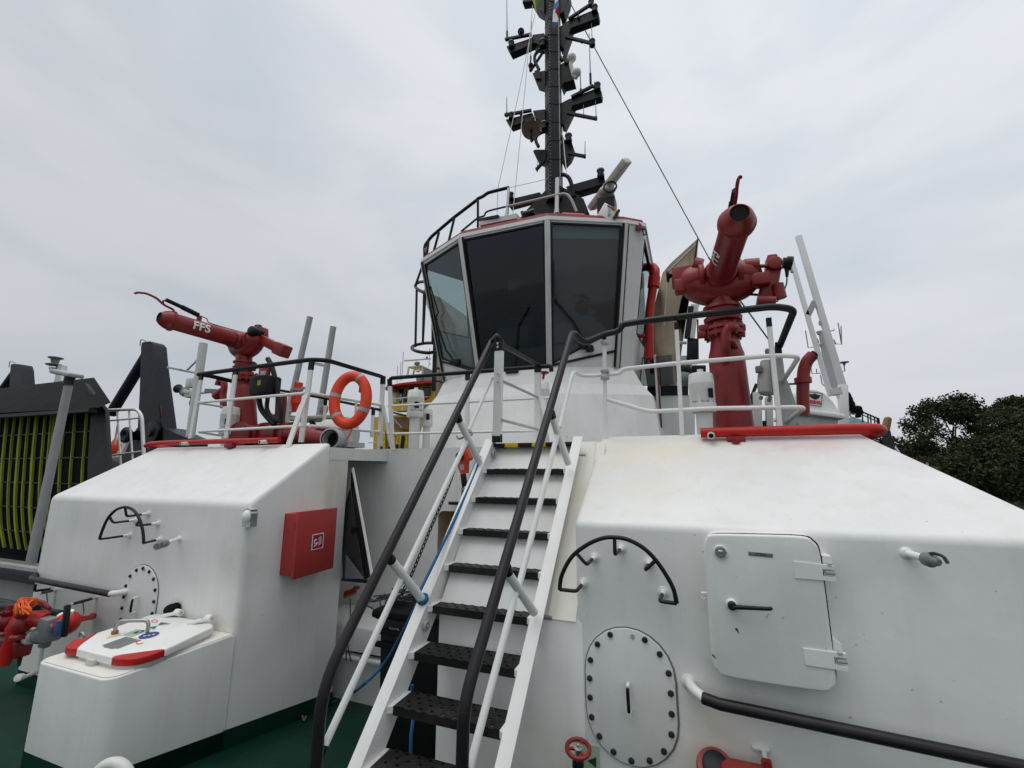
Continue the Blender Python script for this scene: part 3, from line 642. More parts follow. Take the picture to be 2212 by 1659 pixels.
def dec(part, pts, dz=.0016): part.faces([hp(*p, Z=ZH+dz) for p in pts], [tuple(range(len(pts)))])
s = t.part('grey_sticker', GREY); dec(s, ((405,553),(740,432),(950,480),(630,603),(590,598),(545,607),(405,577),(440,570)))
s = t.part('white_sticker', TEAL); dec(s, ((690,410),(890,325),(1010,345),(830,440)))
def oval(c, ax, ay, n=22): return [(c[0]+ax[0]*math.cos(2*math.pi*i/n)+ay[0]*math.sin(2*math.pi*i/n), c[1]+ax[1]*math.cos(2*math.pi*i/n)+ay[1]*math.sin(2*math.pi*i/n)) for i in range(n)]
bl_ = t.part('blue_oval_sticker', BLUE); dec(bl_, oval((930,362),(82,-20),(8,14)), .003); 
q_ = bl_.sub('print', PRW); dec(q_, ((905,372),(960,352),(968,356),(915,378)), .0042)
bl_ = t.part('blue_oval_sticker', BLUE); dec(bl_, oval((1068,412),(150,-38),(20,34)), .0024)
q_ = bl_.sub('print', PRW)
for x in (985,1045,1110): dec(q_, ((x,425-(x-985)*.18),(x+38,414-(x-985)*.18),(x+48,420-(x-985)*.18),(x+10,432-(x-985)*.18)), .0038)
gs = t.part('green_sticker', GRNP); dec(gs, ((1195,272),(1235,228),(1345,245))); dec(gs, ((1055,300),(1190,276),(1142,322)))
sy = t.part('sticker_field', TEAL); dec(sy, ((1242,222),(1390,240),(1345,262),(1205,272)), .0008); dec(sy, ((1010,330),(1062,298),(1190,280),(1150,330)), .0008)
lt = t.part('lettering', PRR)
xd = (hp(1215,205)-hp(1085,225)); yd = (hp(1130,192)-hp(1175,240))
sz = xd.length
text_mesh(lt, 'O', 1, hp(1150,218)+V(0,0,.003), xd*.95, yd*1.1)
xd2 = (hp(1000,495)-hp(865,535)); yd2 = (hp(915,490)-hp(955,550))
text_mesh(lt, 'C', 1, hp(930,520)+V(0,0,.003), xd2*1.1, yd2*1.2)
t.done()
b = B('canvas_bag', RUBBER); q = P('w6', 1350, 85, Z=ZH+.02); b.ball(q+V(0,.03,0), .075, (1.2,.7,.75), 12); b.ball(q+V(.05,.02,.035), .04, (1,.8,1), 10); solo(b, 'small black cloth bundle tucked behind the hatch hinge', 'bundle')
t = T('shackle', 'small steel pad eye behind the red corner of the hatch', 'pad eye'); q = P('w6', 120, 430, Z=ZC+.05); s_ = t.part('ring', STEEL); s_.ring(q, (0,1,.2), .028, .008, 16, 8); s_ = t.part('pad', STEEL); s_.box(q-V(0,0,.035), (.09,.05,.02), .004); t.done()
t = T('air_pipe', 'curved cream pipe bend at the front foot of the left coaming', 'pipe')
q = P('d', 243, 1659, Y=1.72); p = t.part('bend', OFFW); p.ring(q+V(0,0,-.10), (.25,-1,.1), .115, .030, 36, 12); t.done()
# ------------------------------------------------------------------ stair
TW = .65
TR = [((1070,958),.382),((1047,1015),.391),((1022,1076),.409),((995,1145),.441),((963,1222),.465),((930,1312),.497),((890,1412),.535),((845,1525),.576)]
tr = []
for (x, y), w_ in TR:
    Y = 2*TW/w_; p = P('d', x, y, Y=Y); tr.append(p)
# even out the measured flight: straight pitch line
y0, y1 = tr[0].y, tr[7].y; z0, z1 = tr[0].z, tr[7].z; x0, x1 = tr[0].x, tr[7].x
dy, dz, dx = (y1-y0)/7, (z1-z0)/7, (x1-x0)/7
st = [V(x0+dx*i, y0+dy*i, z0+dz*i) for i in range(10)]
t = T('stair', 'steep white steel stair with black perforated treads between the two deckhouses', 'stair')
pitch = V(dx, dy, dz).normalized(); nrm = V(1,0,0).cross(pitch).normalized()
if nrm.y > 0: nrm = -nrm      # towards the camera/up
nrm = V(0, -abs(dz), abs(dy)).normalized()*1.0
for side, lab in ((-1,None),(1,None)):
    s = t.part('stringer', WHITE2)
    a = st[0]-pitch*.03 + V(0,0,.0); c = st[9]+pitch*.25
    off = V(-.022,0,0) if side < 0 else V(TW+.022,0,0)
    a = a+off; c = c+off
    f0 = nrm*.028; bk = -nrm*.125
    q = V(.008*side,0,0)
    s.hexa([a+f0-q, a+f0+q, a+bk+q, a+bk-q, c+f0-q, c+f0+q, c+bk+q, c+bk-q])
    o_ = V(.066*side,0,0)
    s.hexa([a+f0+q, a+f0+o_, a+f0+o_-nrm*.010, a+f0+q-nrm*.010, c+f0+q, c+f0+o_, c+f0+o_-nrm*.010, c+f0+q-nrm*.010])
def tread_mesh(b, o, w, d, rows, cols):
    cw, cdp = w/cols, d/rows; q = b.bm
    for r in range(rows):
        for c in range(cols):
            cx, cy = o.x+cw*(c+.5), o.y+cdp*(r+.5); hole = not (c in (0, cols-1))
            if (r + c) % 2: hole = False
            k = [V(cx+cw/2*a, cy+cdp/2*e, o.z) for a, e in ((-1,-1),(0,-1),(1,-1),(1,0),(1,1),(0,1),(-1,1),(-1,0))]
            ov = [q.verts.new(v) for v in k]
            if not hole: q.faces.new(ov); continue
            rr = min(cw, cdp)*.30
            iv = [q.verts.new(V(cx+rr*math.cos(R_(225+45*i)), cy+rr*math.sin(R_(225+45*i)), o.z+.004)) for i in range(8)]
            lv = [q.verts.new(V(v.co.x, v.co.y, o.z-.004)) for v in iv]
            for i in range(8):
                j = (i+1) % 8; q.faces.new((ov[i], ov[j], iv[j], iv[i])); q.faces.new((iv[i], iv[j], lv[j], lv[i]))
    bmesh.ops.remove_doubles(q, verts=q.verts, dist=.0005)
for i in range(1, 10):
    p = st[i]; d_ = .185
    tb = t.part('tread', TREADM)
    tread_mesh(tb, p+V(.012,0,0), TW-.024, d_, 4, 18)
    tb.box((p.x+TW/2, p.y+.003, p.z-.021), (TW-.024, .006, .042)); tb.box((p.x+TW/2, p.y+d_-.003, p.z-.021), (TW-.024, .006, .042))
    for sx_, s1 in ((p.x+.001,1),(p.x+TW-.001,-1)):
        wl = tb.sub('weld_lug', WHITE2)
        wl.hexa([(sx_-.014*s1,p.y-.022,p.z-.03),(sx_+.012*s1,p.y-.005,p.z-.03),(sx_+.012*s1,p.y+.17,p.z-.03),(sx_-.014*s1,p.y+.17,p.z-.03),(sx_-.014*s1,p.y-.022,p.z+.003),(sx_+.012*s1,p.y-.005,p.z+.003),(sx_+.012*s1,p.y+.17,p.z+.003),(sx_-.014*s1,p.y+.17,p.z+.003)])
# hazard striped top nosing
p = st[0]
nz_ = t.part('nosing', BLACK)
nz_.box((p.x+TW/2+.01, p.y+.05, p.z-.016), (TW+.05, .11, .032), .004)
for k in (0, 1): ys = nz_.sub('yellow_stripe', YELLOW); ys.box((p.x+.145+.235*k, p.y+.045, p.z-.016), (.115, .108, .036), .003)
# lugs with a hole on the left stringer
for i, f in ((0,.35),(5,.45)):
    lg = t.part('lug', LGREY); q = st[i]+pitch*.12*f*2+V(.002,.03,-.02)
    lg.ring(q, (1,0,0), .024, .008, 16, 8); lg.cyl(q+V(-.01,0,0), q+V(.012,0,0), .010)
for zz in (.05, .62):
    bk_ = t.part('stud', STEEL); q = st[0]+(st[8]-st[0])*zz+V(TW+.09,.08,-.02); bk_.cyl(q+V(-.03,0,0), q+V(.02,0,0), .012)
t.done()

# stair handrails: black flattened pipe above, white rail below, pipe brackets
def yz_at(n, x, y, X): return P(n, x, y, X=X)
XL = lambda Y: x0 + dx*((Y-y0)/dy)
def onplane(n, x, y, xoff):       # vertical plane following the flight
    p0 = V(x0+xoff, y0, 0); d_ = V(dx, dy, 0).normalized(); nn = V(-d_.y, d_.x, 0); return P(n, x, y, pl=(p0, nn))
t = T('stair_handrail', 'left black handrail of the stair with blue rope knotted at its bracket', 'handrail', 'stair handrails')
xo = -.07
top, bend, foot = onplane('d',1063,737,xo), onplane('d',696,1480,xo), onplane('d',682,1659,xo)
foot = V(bend.x, bend.y, deckz(bend.y)); far = P('y8', 1280, 50, Y=3.45)
r = t.part('top_rail', BLKT); r.tube([foot, bend, top], .028, 14, fillet=.16)
post0 = P('y8', 1277, 90, Y=3.36)
r2 = t.part('return_rail', BLKT); e2 = P('y8', 1668, 285, Y=4.40)
r2.tube([top, V(post0.x, post0.y-.03, top.z+.005), post0+V(.0,.0,.02), e2], .023, 12, fillet=.08)
lr = t.part('lower_rail', WHITE2)
a, c = onplane('y3', 320, 1475, xo), onplane('y3', 975, 50, xo)
lr.tube([a, c], .019, 10); blk = t.part('rail_end', BLACK); blk.tube([onplane('y3',285,1560,xo), a+(c-a).normalized()*.005], .0195, 10)
a, c = onplane('w4', 690, 880, xo), onplane('y8', 985, 985, xo); lr.tube([a, c], .019, 10)
a, c, e = onplane('y8', 985, 925, xo), onplane('y8', 1215, 405, xo), P('y8', 1265, 420, Y=3.36); lr.tube([a, c, e], .015, 10, fillet=.06)
for (n1, ax, ay), (n2, bx, by), (n3, mx_, my_) in ((('w4',590,775),('w4',812,1055),('w4',612,800)), (('y8',868,770),('y4',635,300),('y8',890,835))):
    br = t.part('bracket', LGREY if False else WHITE2)
    A_ = onplane(n1,ax,ay,xo); Bq = onplane(n2,bx,by,-.05); M_ = onplane(n3,mx_,my_,xo)
    br.tube([M_, Bq], .026, 12); so_ = br.sub('socket', BLACK); so_.tube([A_, M_+(Bq-M_).normalized()*.004], .028, 12)
kn = t.part('rope_knot', ROPEB); q = onplane('w4', 812, 1050, -.05)
for k in range(4): kn.ring(q+V(0,-.012+.012*k,.014-.012*k), (0,-.6,.8 if k < 2 else .6), .030, .010, 14, 6)
t.done()
t = T('stair_handrail', 'right black handrail of the stair, crossing in front of the treads', 'handrail', 'stair handrails')
xo = TW+.045
top, bend = onplane('d',1237,714,xo), onplane('d',1002,1520,xo); foot = V(bend.x, bend.y-.02, deckz(bend.y))
k0, k1, k2 = P('d',1305,722,Y=3.70), P('d',1335,716,Y=3.72), P('d',1347,701,Y=3.72)
r = t.part('top_rail', BLKT); r.tube([foot, bend, top, top+V(.05,.16,-.07), k0, k1, k2+V(-.004,0,0)], .027, 14, fillet=.10)
lr = t.part('lower_rail', WHITE2)
a, c = onplane('y3',1560,1659,xo), onplane('y4', 955, 1465, xo); lr.tube([a, c], .018, 10)
a, c = onplane('y4', 985, 1400, xo), onplane('y4', 1330, 40, xo); lr.tube([a, c], .018, 10)
a, c, e, g = onplane('y8',1875,900,xo), onplane('y8',2005,350,xo), P('z3',1400,1385,Y=3.70), P('z3',1560,1378,Y=3.70); lr.tube([a, c, e, g], .016, 10, fillet=.08)
for (n1, ax, ay), (n2, bx, by), (n3, mx_, my_) in ((('y4',870,1230),('y4',1120,1640),('y4',885,1290)), (('y8',1790,745),('y4',1428,300),('y8',1805,800))):
    br = t.part('bracket', WHITE2)
    A_ = onplane(n1,ax,ay,xo); Bq = onplane(n2,bx,by,TW+.05); M_ = onplane(n3,mx_,my_,xo)
    br.tube([M_, Bq], .024, 12); so_ = br.sub('socket', BLACK); so_.tube([A_, M_+(Bq-M_).normalized()*.004], .026, 12)
t.done()

# ropes, chain hoist, chain
def rope(pts, r, mat, seg=7, twist=True, k=10):
    b = B('rope', mat); sp = spline(pts, k); b.tube(sp, r, seg); 
    return b
t = T('rope', 'blue rope running down the left stringer of the stair and off across the green deck', 'rope')
r_ = t.part('strand', ROPEB)
so_ = lambda n, x, y, o=-.035: onplane(n, x, y, o)
pts = [so_('y4',650,265,-.06), so_('y4',600,430,-.06), so_('y4',390,905,-.06), so_('y4',120,1470,-.05)]
def strands(part, pts, r, k=10, turns=60):
    sp = spline(pts, k); 
    L_ = [0]
    for a, c in zip(sp, sp[1:]): L_.append(L_[-1]+(c-a).length)
    part.tube(sp, r, 8)
strands(r_, [p+nrm*.04 for p in pts], .010)
q0 = onplane('w4', 770, 1080, -.12)
dk_ = lambda n, x, y: (lambda p: p)(P(n, x, y, pl=(V(0,0,.112+.012), V(0,.181,1).normalized())))
r_ = t.part('strand', ROPEB); pts = [q0, P('w4',690,1235,Y=2.75), P('w4',600,1400,Y=2.95), P('y3',780,830,Y=3.0), P('y3',650,950,Y=2.75), dk_('y3',560,1020), dk_('y3',400,1095), dk_('y3',345,1110)]
strands(r_, pts, .011)
r_ = t.part('strand', ROPEB); strands(r_, [onplane('y4',600,285,-.10), onplane('y4',560,380,-.12), onplane('y4',525,465,-.14)], .008)
r_ = t.part('strand', ROPEB); strands(r_, [P('y3',1070,950,Y=2.66-.06), P('y3',1062,1100,Y=2.6), P('y3',1075,1250,Y=2.55), P('y3',1060,1400,Y=2.5), P('y3',1055,1659,Y=2.45)], .010)
t.done()
t = T('rope', 'grey rope with an orange spliced end lying on the deck by the left deckhouse', 'rope')
r_ = t.part('strand', paint('grey_rope', (.10,.10,.09), .9, .4)); strands(r_, [P('w4',450,1400,Y=3.3), dk_('w4',370,1500)+V(0,0,.1), dk_('y3',430,990), dk_('y3',340,1075), dk_('y3',250,1140), dk_('y3',190,1190)], .010)
r_ = t.part('splice', ROPEO); q = dk_('y3', 175, 1185)
for k in range(7): a = random.uniform(0,6.28); r_.tube(spline([q+V(0,0,.005), q+V(.04*math.cos(a),.04*math.sin(a),.03), q+V(.07*math.cos(a+.6),.07*math.sin(a+.6),.0)],4), .008, 6)
r_ = t.part('loop', paint('tan_rope', (.25,.17,.10), .9, .3)); r_.tube(spline([dk_('y3',*p)+V(0,0,.01) for p in ((200,1165),(150,1170),(133,1215),(145,1260),(165,1230))],5), .008, 6)
t.done()
def chain(part, pts, pitch_=.034, r=.0048):
    sp = spline(pts, 12); acc = 0; out = []; L_ = 0
    i = 0; pos = sp[0]; out.append(pos)
    for a, c in zip(sp, sp[1:]):
        seg = (c-a).length; d_ = (c-a).normalized(); s = pitch_-L_
        while s < seg: out.append(a+d_*s); s += pitch_
        L_ = seg-(s-pitch_)
    for k in range(len(out)-1):
        a, c = out[k], out[k+1]; d_ = (c-a).normalized(); u = d_.cross(V(.3,.9,.1)).normalized()
        if k % 2: u = d_.cross(u)
        m = (a+c)/2; h = (c-a).length*.5
        part.tube([m+d_*(h*1.0)*math.cos(x)*1.25+u*.011*math.sin(x) for x in [2*math.pi*j/8 for j in range(8)]], r, 5, closed=True)
t = T('chain_hoist', 'orange lever chain hoist with black grip hanging from the left stair bracket', 'hoist')
q = [P('y4', *p, Y=3.25) for p in ((495,150),(540,250),(530,270),(505,280),(500,390),(455,390),(425,310),(435,200),(460,165))]
bd = t.part('body', ORANGE); bd.prism(q, (0,.075,0), bev=.008)
dsc = t.part('gear_cover', BLACK); c = P('y4',455,235,Y=3.24); dsc.lathe(c+V(0,0,0), (0,-1,0), [(0,.033),(.02,.033),(.026,.024),(.026,0)], 16)
pl_ = t.part('label_plate', LGREY); a, c = P('y4',468,310,Y=3.247), P('y4',475,360,Y=3.247); pl_.bar(a, c, .035, .003, (0,-1,0))
gp = t.part('grip', BLACK); gp.hexa([P('y4',*p,Y=yy) for p, yy in (((470,510),3.24),((522,505),3.24),((522,505),3.30),((470,510),3.30),((455,392),3.24),((508,388),3.24),((508,388),3.30),((455,392),3.30))], .008)
hk = t.part('hook', STEEL); hk.tube(spline([P('y4',*p,Y=3.27) for p in ((500,160),(520,150),(530,140))],4), .008, 8); c = P('y4',480,40,Y=3.30)
hk.tube(spline([P('y4',*p,Y=3.22) for p in ((425,55),(440,75),(470,70),(495,55),(520,30),(545,15),(560,35),(540,55))],5), .010, 8)
cn = t.part('chain', BLACK); chain(cn, [P('y4',480,512,Y=3.27), P('y4',478,590,Y=3.27)])
cn = t.part('chain', BLACK); chain(cn, [P('y4',418,320,Y=3.27), P('y4',330,560,Y=3.20), P('y4',200,860,Y=3.1), P('y4',85,1140,Y=3.0), P('y4',5,1330,Y=2.95), P('w4',690,985,Y=2.93), P('w4',675,1020,Y=2.92)])
t.done()

# ------------------------------------------------------------------ recess between the deckhouses
t = T('hatch_door', 'white door leaf with black gasket standing open in the recess beside the left deckhouse', 'hatch door')
f = lambda x, y, Y: P('w4', x, y, Y=Y)
A0, B0, C0, D0 = f(362,212,3.86), f(487,890,3.66), f(455,938,3.66), f(285,925,3.80)
E0 = f(300,205,4.0)
lf = t.part('leaf', WHITE); 
lf.faces([E0, A0, B0, C0, D0, E0+V(0,.02,-.02), A0+V(-.02,.02,0), B0+V(-.03,.02,0), C0+V(-.03,.02,0), D0+V(-.02,.02,0)], [(0,1,2,3,4),(9,8,7,6,5),(0,5,6,1),(1,6,7,2),(2,7,8,3),(3,8,9,4)])
eg = t.part('leaf_edge', WHITE2); eg.bar(f(366,214,3.855), f(489,893,3.65), .022, .012, (0,1,0))
gk = t.part('gasket', BLACK); off = V(.006,-.008,0)
I = [f(362,300,3.84)+off, f(368,260,3.84)+off, f(470,900,3.655)+off, f(448,918,3.655)+off]
gk.faces([f(355,240,3.845), f(372,245,3.845), f(474,900,3.645), f(440,922,3.645), f(352,330,3.835)], [(0,1,2,3,4)])
gk.bar(f(300,915,3.78)+off, f(452,930,3.652)+off, .02, .03)
pn = t.part('shaded_inner_face', DARKG); pn.faces([f(350,335,3.825), f(432,905,3.635), f(300,905,3.77), f(300,500,3.82)], [(0,1,2,3)])  # dark grey colour stands for the shade on the leaf's inner side
gs = t.part('gusset', GREY); gs.faces([f(322,756,3.72), f(440,914,3.63), f(316,914,3.72)], [(0,1,2)]) 

lk = t.part('lock_block', BLACK); q = f(372,608,3.74); lk.box(q, (.07,.03,.06), .01)
t.done()
t = T('waste_bin', 'tall black waste bin with pale lettering standing behind the stair foot', 'bin')
Yb = 3.05
lx, rx = P('w4', 530, 1230, Y=Yb).x, P('y3', 1275, 700, Y=Yb).x
zt = P('w4', 600, 1120, Y=Yb).z
bd = t.part('body', BLACK); dz_ = deckz(Yb+.3)
bd.hexa([(lx+.03,Yb+.03,dz_),(rx-.03,Yb+.03,dz_),(rx-.03,Yb+.55,dz_),(lx+.03,Yb+.55,dz_),(lx,Yb,zt-.05),(rx,Yb,zt-.05),(rx,Yb+.6,zt-.05),(lx,Yb+.6,zt-.05)], .03)
ld = t.part('lid', RUBBER); ld.box(((lx+rx)/2, Yb+.28, zt-.015), (rx-lx+.07, .68, .06), .02)
for k in range(2):
    pz = zt-.14-.09*k; ld.box(((lx+rx)/2-.05, Yb-.02, pz), (rx-lx-.1, .05, .035), .01)
tx = t.part('lettering', LGREY); c = P('w4', 630, 1236, Y=Yb-.004); text_mesh(tx, 'RESTAFVAL', RR(6.2, c), c+V(0,-.004,0), V(1,0,.04)*.85, V(0,0,1), .006)
t.done()
t = T('rope', 'tangled thin black lines heaped on top of the waste bin', 'rope')
r_ = t.part('strand', paint('dark_line', (.03,.04,.05), .85, .3))
for k in range(7):
    c = P('w4', 560+22*k, 1050+random.randint(-12,14), Y=Yb+.12); r_.tube(spline([c+V(random.uniform(-.16,.16), random.uniform(-.1,.1), random.uniform(-.02,.06)) for _ in range(6)],5), .006, 6)
r_ = t.part('strand', r_.mat); r_.tube(spline([P('w4',440,1080,Y=3.3),P('w4',500,1110,Y=3.1),P('w4',505,1150,Y=3.03),P('w4',530,1165,Y=3.02),P('w4',590,1160,Y=3.02),P('w4',720,1190,Y=3.02)],5), .006, 6)
r_ = t.part('strand', r_.mat); r_.tube(spline([P('w4',350,1040,Y=3.7),P('w4',350,1250,Y=3.6),P('w4',335,1330,Y=3.5),P('w4',355,1440,Y=3.5)],5), .006, 6)
r_.tube(spline([P('w4',350,1250,Y=3.6),P('w4',325,1340,Y=3.5),P('w4',325,1430,Y=3.5)],5), .006, 6)
t.done()
t = T('storage_box', 'white low storage box with a black band in the recess behind the stair handrail', 'box')
a, c = P('w4', 290, 1175, Y=4.0), P('w4', 545, 1205, Y=4.0)
bd = t.part('body', WHITE); bd.hexa([(a.x-.3,4.0,-.75),(c.x+.2,4.0,-.75),(c.x+.2,4.4,-.75),(a.x-.3,4.4,-.75),(a.x-.3,4.0,a.z-.26),(c.x+.2,4.0,a.z-.26),(c.x+.2,4.4,a.z-.26),(a.x-.3,4.4,a.z-.26)])
bd.hexa([(a.x-.3,3.93,a.z-.255),(c.x+.2,3.93,a.z-.255),(c.x+.2,4.4,a.z-.255),(a.x-.3,4.4,a.z-.255),(a.x-.3,3.93,a.z-.02),(c.x+.2,3.93,a.z-.02),(c.x+.2,4.4,a.z+.03),(a.x-.3,4.4,a.z+.03)], .03)
bn = t.part('band', BLACK); zz = P('w4', 400, 1360, Y=3.99).z; bn.box(((a.x+c.x)/2, 3.985, zz), (c.x-a.x+.4, .02, .07))
lp = t.part('ledge', WHITE2); zz = P('w4', 400, 1405, Y=3.97).z; lp.box(((a.x+c.x)/2, 3.95, zz), (c.x-a.x+.4, .10, .02))
t.done()
b = B('trigger_nozzle', RED); b.hexa([P('w4',*p,Y=y_) for p, y_ in (((305,1030),3.9),((385,1000),3.9),((390,1015),4.0),((305,1050),4.0),((310,995),3.9),((385,965),3.9),((402,968),4.0),((320,990),4.0))], .01); b.tube([P('w4',375,975,Y=3.9),P('w4',404,970,Y=3.9)], .02, 8); solo(b, 'dark red hose nozzle lying in the recess below the open door', 'hose nozzle')

# ------------------------------------------------------------------ railings on the upper deck
def postbar(t, foot, top, w, th, cap=.10, capmat=BLACK, axis=(0,1,0)):
    p = t.part('post', WHITE2); d_ = (top-foot).normalized()
    cut = top - d_*cap
    p.bar(foot, cut, w, th, axis)
    if cap: c = p.sub('post_sleeve', capmat); c.bar(cut-d_*.001, top, w*1.06, th*1.15, axis)
    return p
t = T('railing', 'black topped white railing on the left deckhouse round the left red fire monitor', 'railing', 'railings on the upper deck')
YA = 3.62
XR = P('z6', 1480, 580, Y=YA).x+.02
c0, c1 = P('z6',540,695,Y=YA), P('z6',1430,578,Y=YA)
c2 = P('z6', 1995, 715, X=XR+.02)
back = P('z6', 885, 770, X=c0.x+.05); 
tr_ = t.part('top_rail', BLACK); tr_.tube([back, c0+V(.03,.1,0), c0+V(-.03,0,0), c0+V(.05,0,0), c1, P('z6',1560,585,X=XR), c2, c2+V(0,.02,-.06)], .026, 12, fillet=.09)
for ya, yb, yc_, nm in ((920,845,940,'rail'),(1150,1105,1155,'rail')):
    m_ = t.part('mid_rail', WHITE2); 
    m_.tube([P('z6',540,ya,Y=YA), P('z6',1380,yb,Y=YA)], .017, 10)
    m_.tube([P('z6',1420,yb,Y=YA), P('z6',1985,yc_,X=XR+.02)], .017, 10)
    m_.tube([P('z6',540,ya+4,Y=YA), P('z6',720 if ya<1000 else 715,ya+32,X=c0.x)], .014, 8)
postbar(t, P('z6',470,1205,Y=YA), P('z6',562,690,Y=YA), .055, .02, .08)
postbar(t, P('z6',755,1200,Y=YA), P('z6',838,640,Y=YA), .06, .02, .09)
postbar(t, P('z6',1350,1235,Y=YA), P('z6',1436,590,Y=YA), .06, .022, .10)
bc = t.part('brace', WHITE2); A_, Bq = P('z6',1390,860,Y=YA-.03), P('z6',1225,1330,Y=YA-.22); bc.bar(A_, Bq, .06, .018, (0,1,0))
postbar(t, P('z6',1972,1300,X=XR+.02), P('z6',2002,710,X=XR+.02), .045, .045, .11)
bc = t.part('brace', WHITE2); bc.bar(P('z6',2000,940,X=XR+.02), P('z6',2065,1290,X=XR+.10), .05, .02, (1,0,0))
sl = t.part('post_sleeve', BLACK); q = P('z6',1975,1285,X=XR+.02); sl.box(q, (.05,.05,.05)); sl = t.part('post_sleeve', BLACK); sl.box(P('z6',2062,1290,X=XR+.10), (.05,.05,.06))
p = t.part('post', WHITE2); p.bar(P('z6',1780,1130,X=XR), P('z6',1788,915,X=XR), .035, .012, (1,0,0))
# far side of the same railing
Yb_ = 4.45
far = t.part('top_rail', BLACK); far.tube([P('z6',1165,820,Y=Yb_), P('z6',1560,890,Y=Yb_+.1), P('z6',1985,980,Y=Yb_+.2)], .018, 8)
fr_ = t.part('mid_rail', WHITE2); fr_.tube([P('z6',1100,1010,Y=Yb_), P('z6',1300,1030,Y=Yb_)], .013, 8)
for x, y in ((1545,895),(1925,970)): postbar(t, P('z6',x-15,y+225,Y=Yb_+.1), P('z6',x,y,Y=Yb_+.1), .04, .02, .08)
t.done()
t = T('railing', 'black topped white railing across the upper deck in front of the wheelhouse', 'railing', 'railings on the upper deck')
YB = 4.40
tr_ = t.part('top_rail', BLACK); a = P('y8',205,470,Y=YB); c = P('y8',1790,295,Y=YB)
tr_.tube([V(a.x,a.y,a.z-.02), P('y8',212,415,Y=YB), c+V(.0,0,.0), P('y8',1795,350,Y=YB)], .024, 10, fillet=.05)
for y0_, y1_ in ((690,612),(962,932)):
    m_ = t.part('mid_rail', WHITE2); m_.tube([P('y8',190,y0_,Y=YB), P('y8',1660,y1_,Y=YB), P('y8',1790,y1_-8,Y=YB)], .014, 8)
postbar(t, P('y8',235,1120,Y=YB), P('y8',205,425,Y=YB), .045, .03, .09)
postbar(t, P('y8',965,1100,Y=YB), P('y8',972,370,Y=YB), .045, .03, .08)
postbar(t, P('y8',1660,1040,Y=YB), P('y8',1662,290,Y=YB), .06, .05, .08)
bc = t.part('brace', WHITE2); bc.bar(P('y8',1690,600,Y=YB-.02), P('y8',1810,1030,Y=YB-.15), .05, .018, (0,1,0))
for y0_, y1_ in ((440,605),(825,920)):
    m_ = t.part('mid_rail', LGREY); m_.tube([P('y8',1305,y0_,Y=3.38), P('y8',1665,y1_,Y=YB)], .014, 8)
pp = t.part('post', WHITE2); f_, tp = P('y8',1262,1040,Y=3.40), P('y8',1283,150,Y=3.36); pp.bar(f_, tp, .07, .045, (0,1,0)); 
cp = pp.sub('post_sleeve', BLACK); cp.bar(tp-V(0,0,.001), P('y8',1283,35,Y=3.36), .074, .05, (0,1,0)); cp = pp.sub('post_sleeve', BLACK); cp.box(f_+V(0,0,.03), (.075,.05,.07))
for y in (375,458,75,110): bo = pp.sub('bolt', STEEL); bo.lathe(P('y8',1270,y,Y=3.335), (0,-1,0), [(0,.011),(.008,.011),(.008,0)], 8)
t.done()
t = T('railing', 'black topped white railing on the right deckhouse round the right red fire monitor', 'railing', 'railings on the upper deck')
YRr = 3.72
tr_ = t.part('top_rail', BLKT)
a = P('d',1345,701,Y=YRr); b1 = P('d',1400,692,Y=YRr); c = P('d',1672,662,Y=YRr); c2 = P('d',1716,668,Y=YRr); e = P('d',1684,748,X=c2.x)
tr_.tube([a, b1, c, c2, e], .027, 12, fillet=.10)
e2_ = P('z3',1575,1385,Y=3.70)
for pts, bk in (((('z3',1560,1378),('z3',1680,1365),('z3',1715,1330),('z5',260,395),('z5',1130,325),('z5',1370,330)),('z5',1205,580)), ((('z3',1570,1560),('z5',20,830),('z5',600,800),('z5',1420,790)),('z5',1240,935))):
    m_ = t.part('mid_rail', WHITE2); pp_ = [P(*p_, Y=YRr) for p_ in pts]; bkp = P(*bk, X=pp_[-1].x); m_.tube(pp_+[bkp], .018, 10, fillet=.07)
for (fx, fy), (tx_, ty_), cp_ in (((320,1155),(262,30),.06), ((1195,975),(1092,-12),.07)):
    f_, tp = P('z5',fx,fy,Y=YRr), P('z5',tx_,ty_,Y=YRr)
    postbar(t, f_, tp, .032, .032, cp_)
f_, tp = P('z3',1575,1600,Y=3.70), P('z3',1565,1045,Y=3.70); f_ = P('d',1308,950,Y=3.70)
postbar(t, f_, tp, .03, .03, .07)
for y in (1130,1345,1400): bo = t.part('clamp', LGREY); bo.box(P('z3',1570,y,Y=3.69), (.07,.05,.03), .008)
sp_ = t.part('back_stanchion', LGREY); Xs = c2.x
q = [P('z5',*p,Y=4.36) for p in ((1148,305),(1215,305),(1240,500),(1285,600),(1345,775),(1345,965),(1205,965))]
sp_.prism(q, (0,.06,0), bev=.006); cp = sp_.sub('post_sleeve', BLACK); cp.hexa([P('z5',*p,Y=y_) for p, y_ in (((1145,306),4.33),((1216,306),4.33),((1216,306),4.43),((1145,306),4.43),((1150,205),4.33),((1205,200),4.33),((1205,200),4.43),((1150,205),4.43))])
t.done()
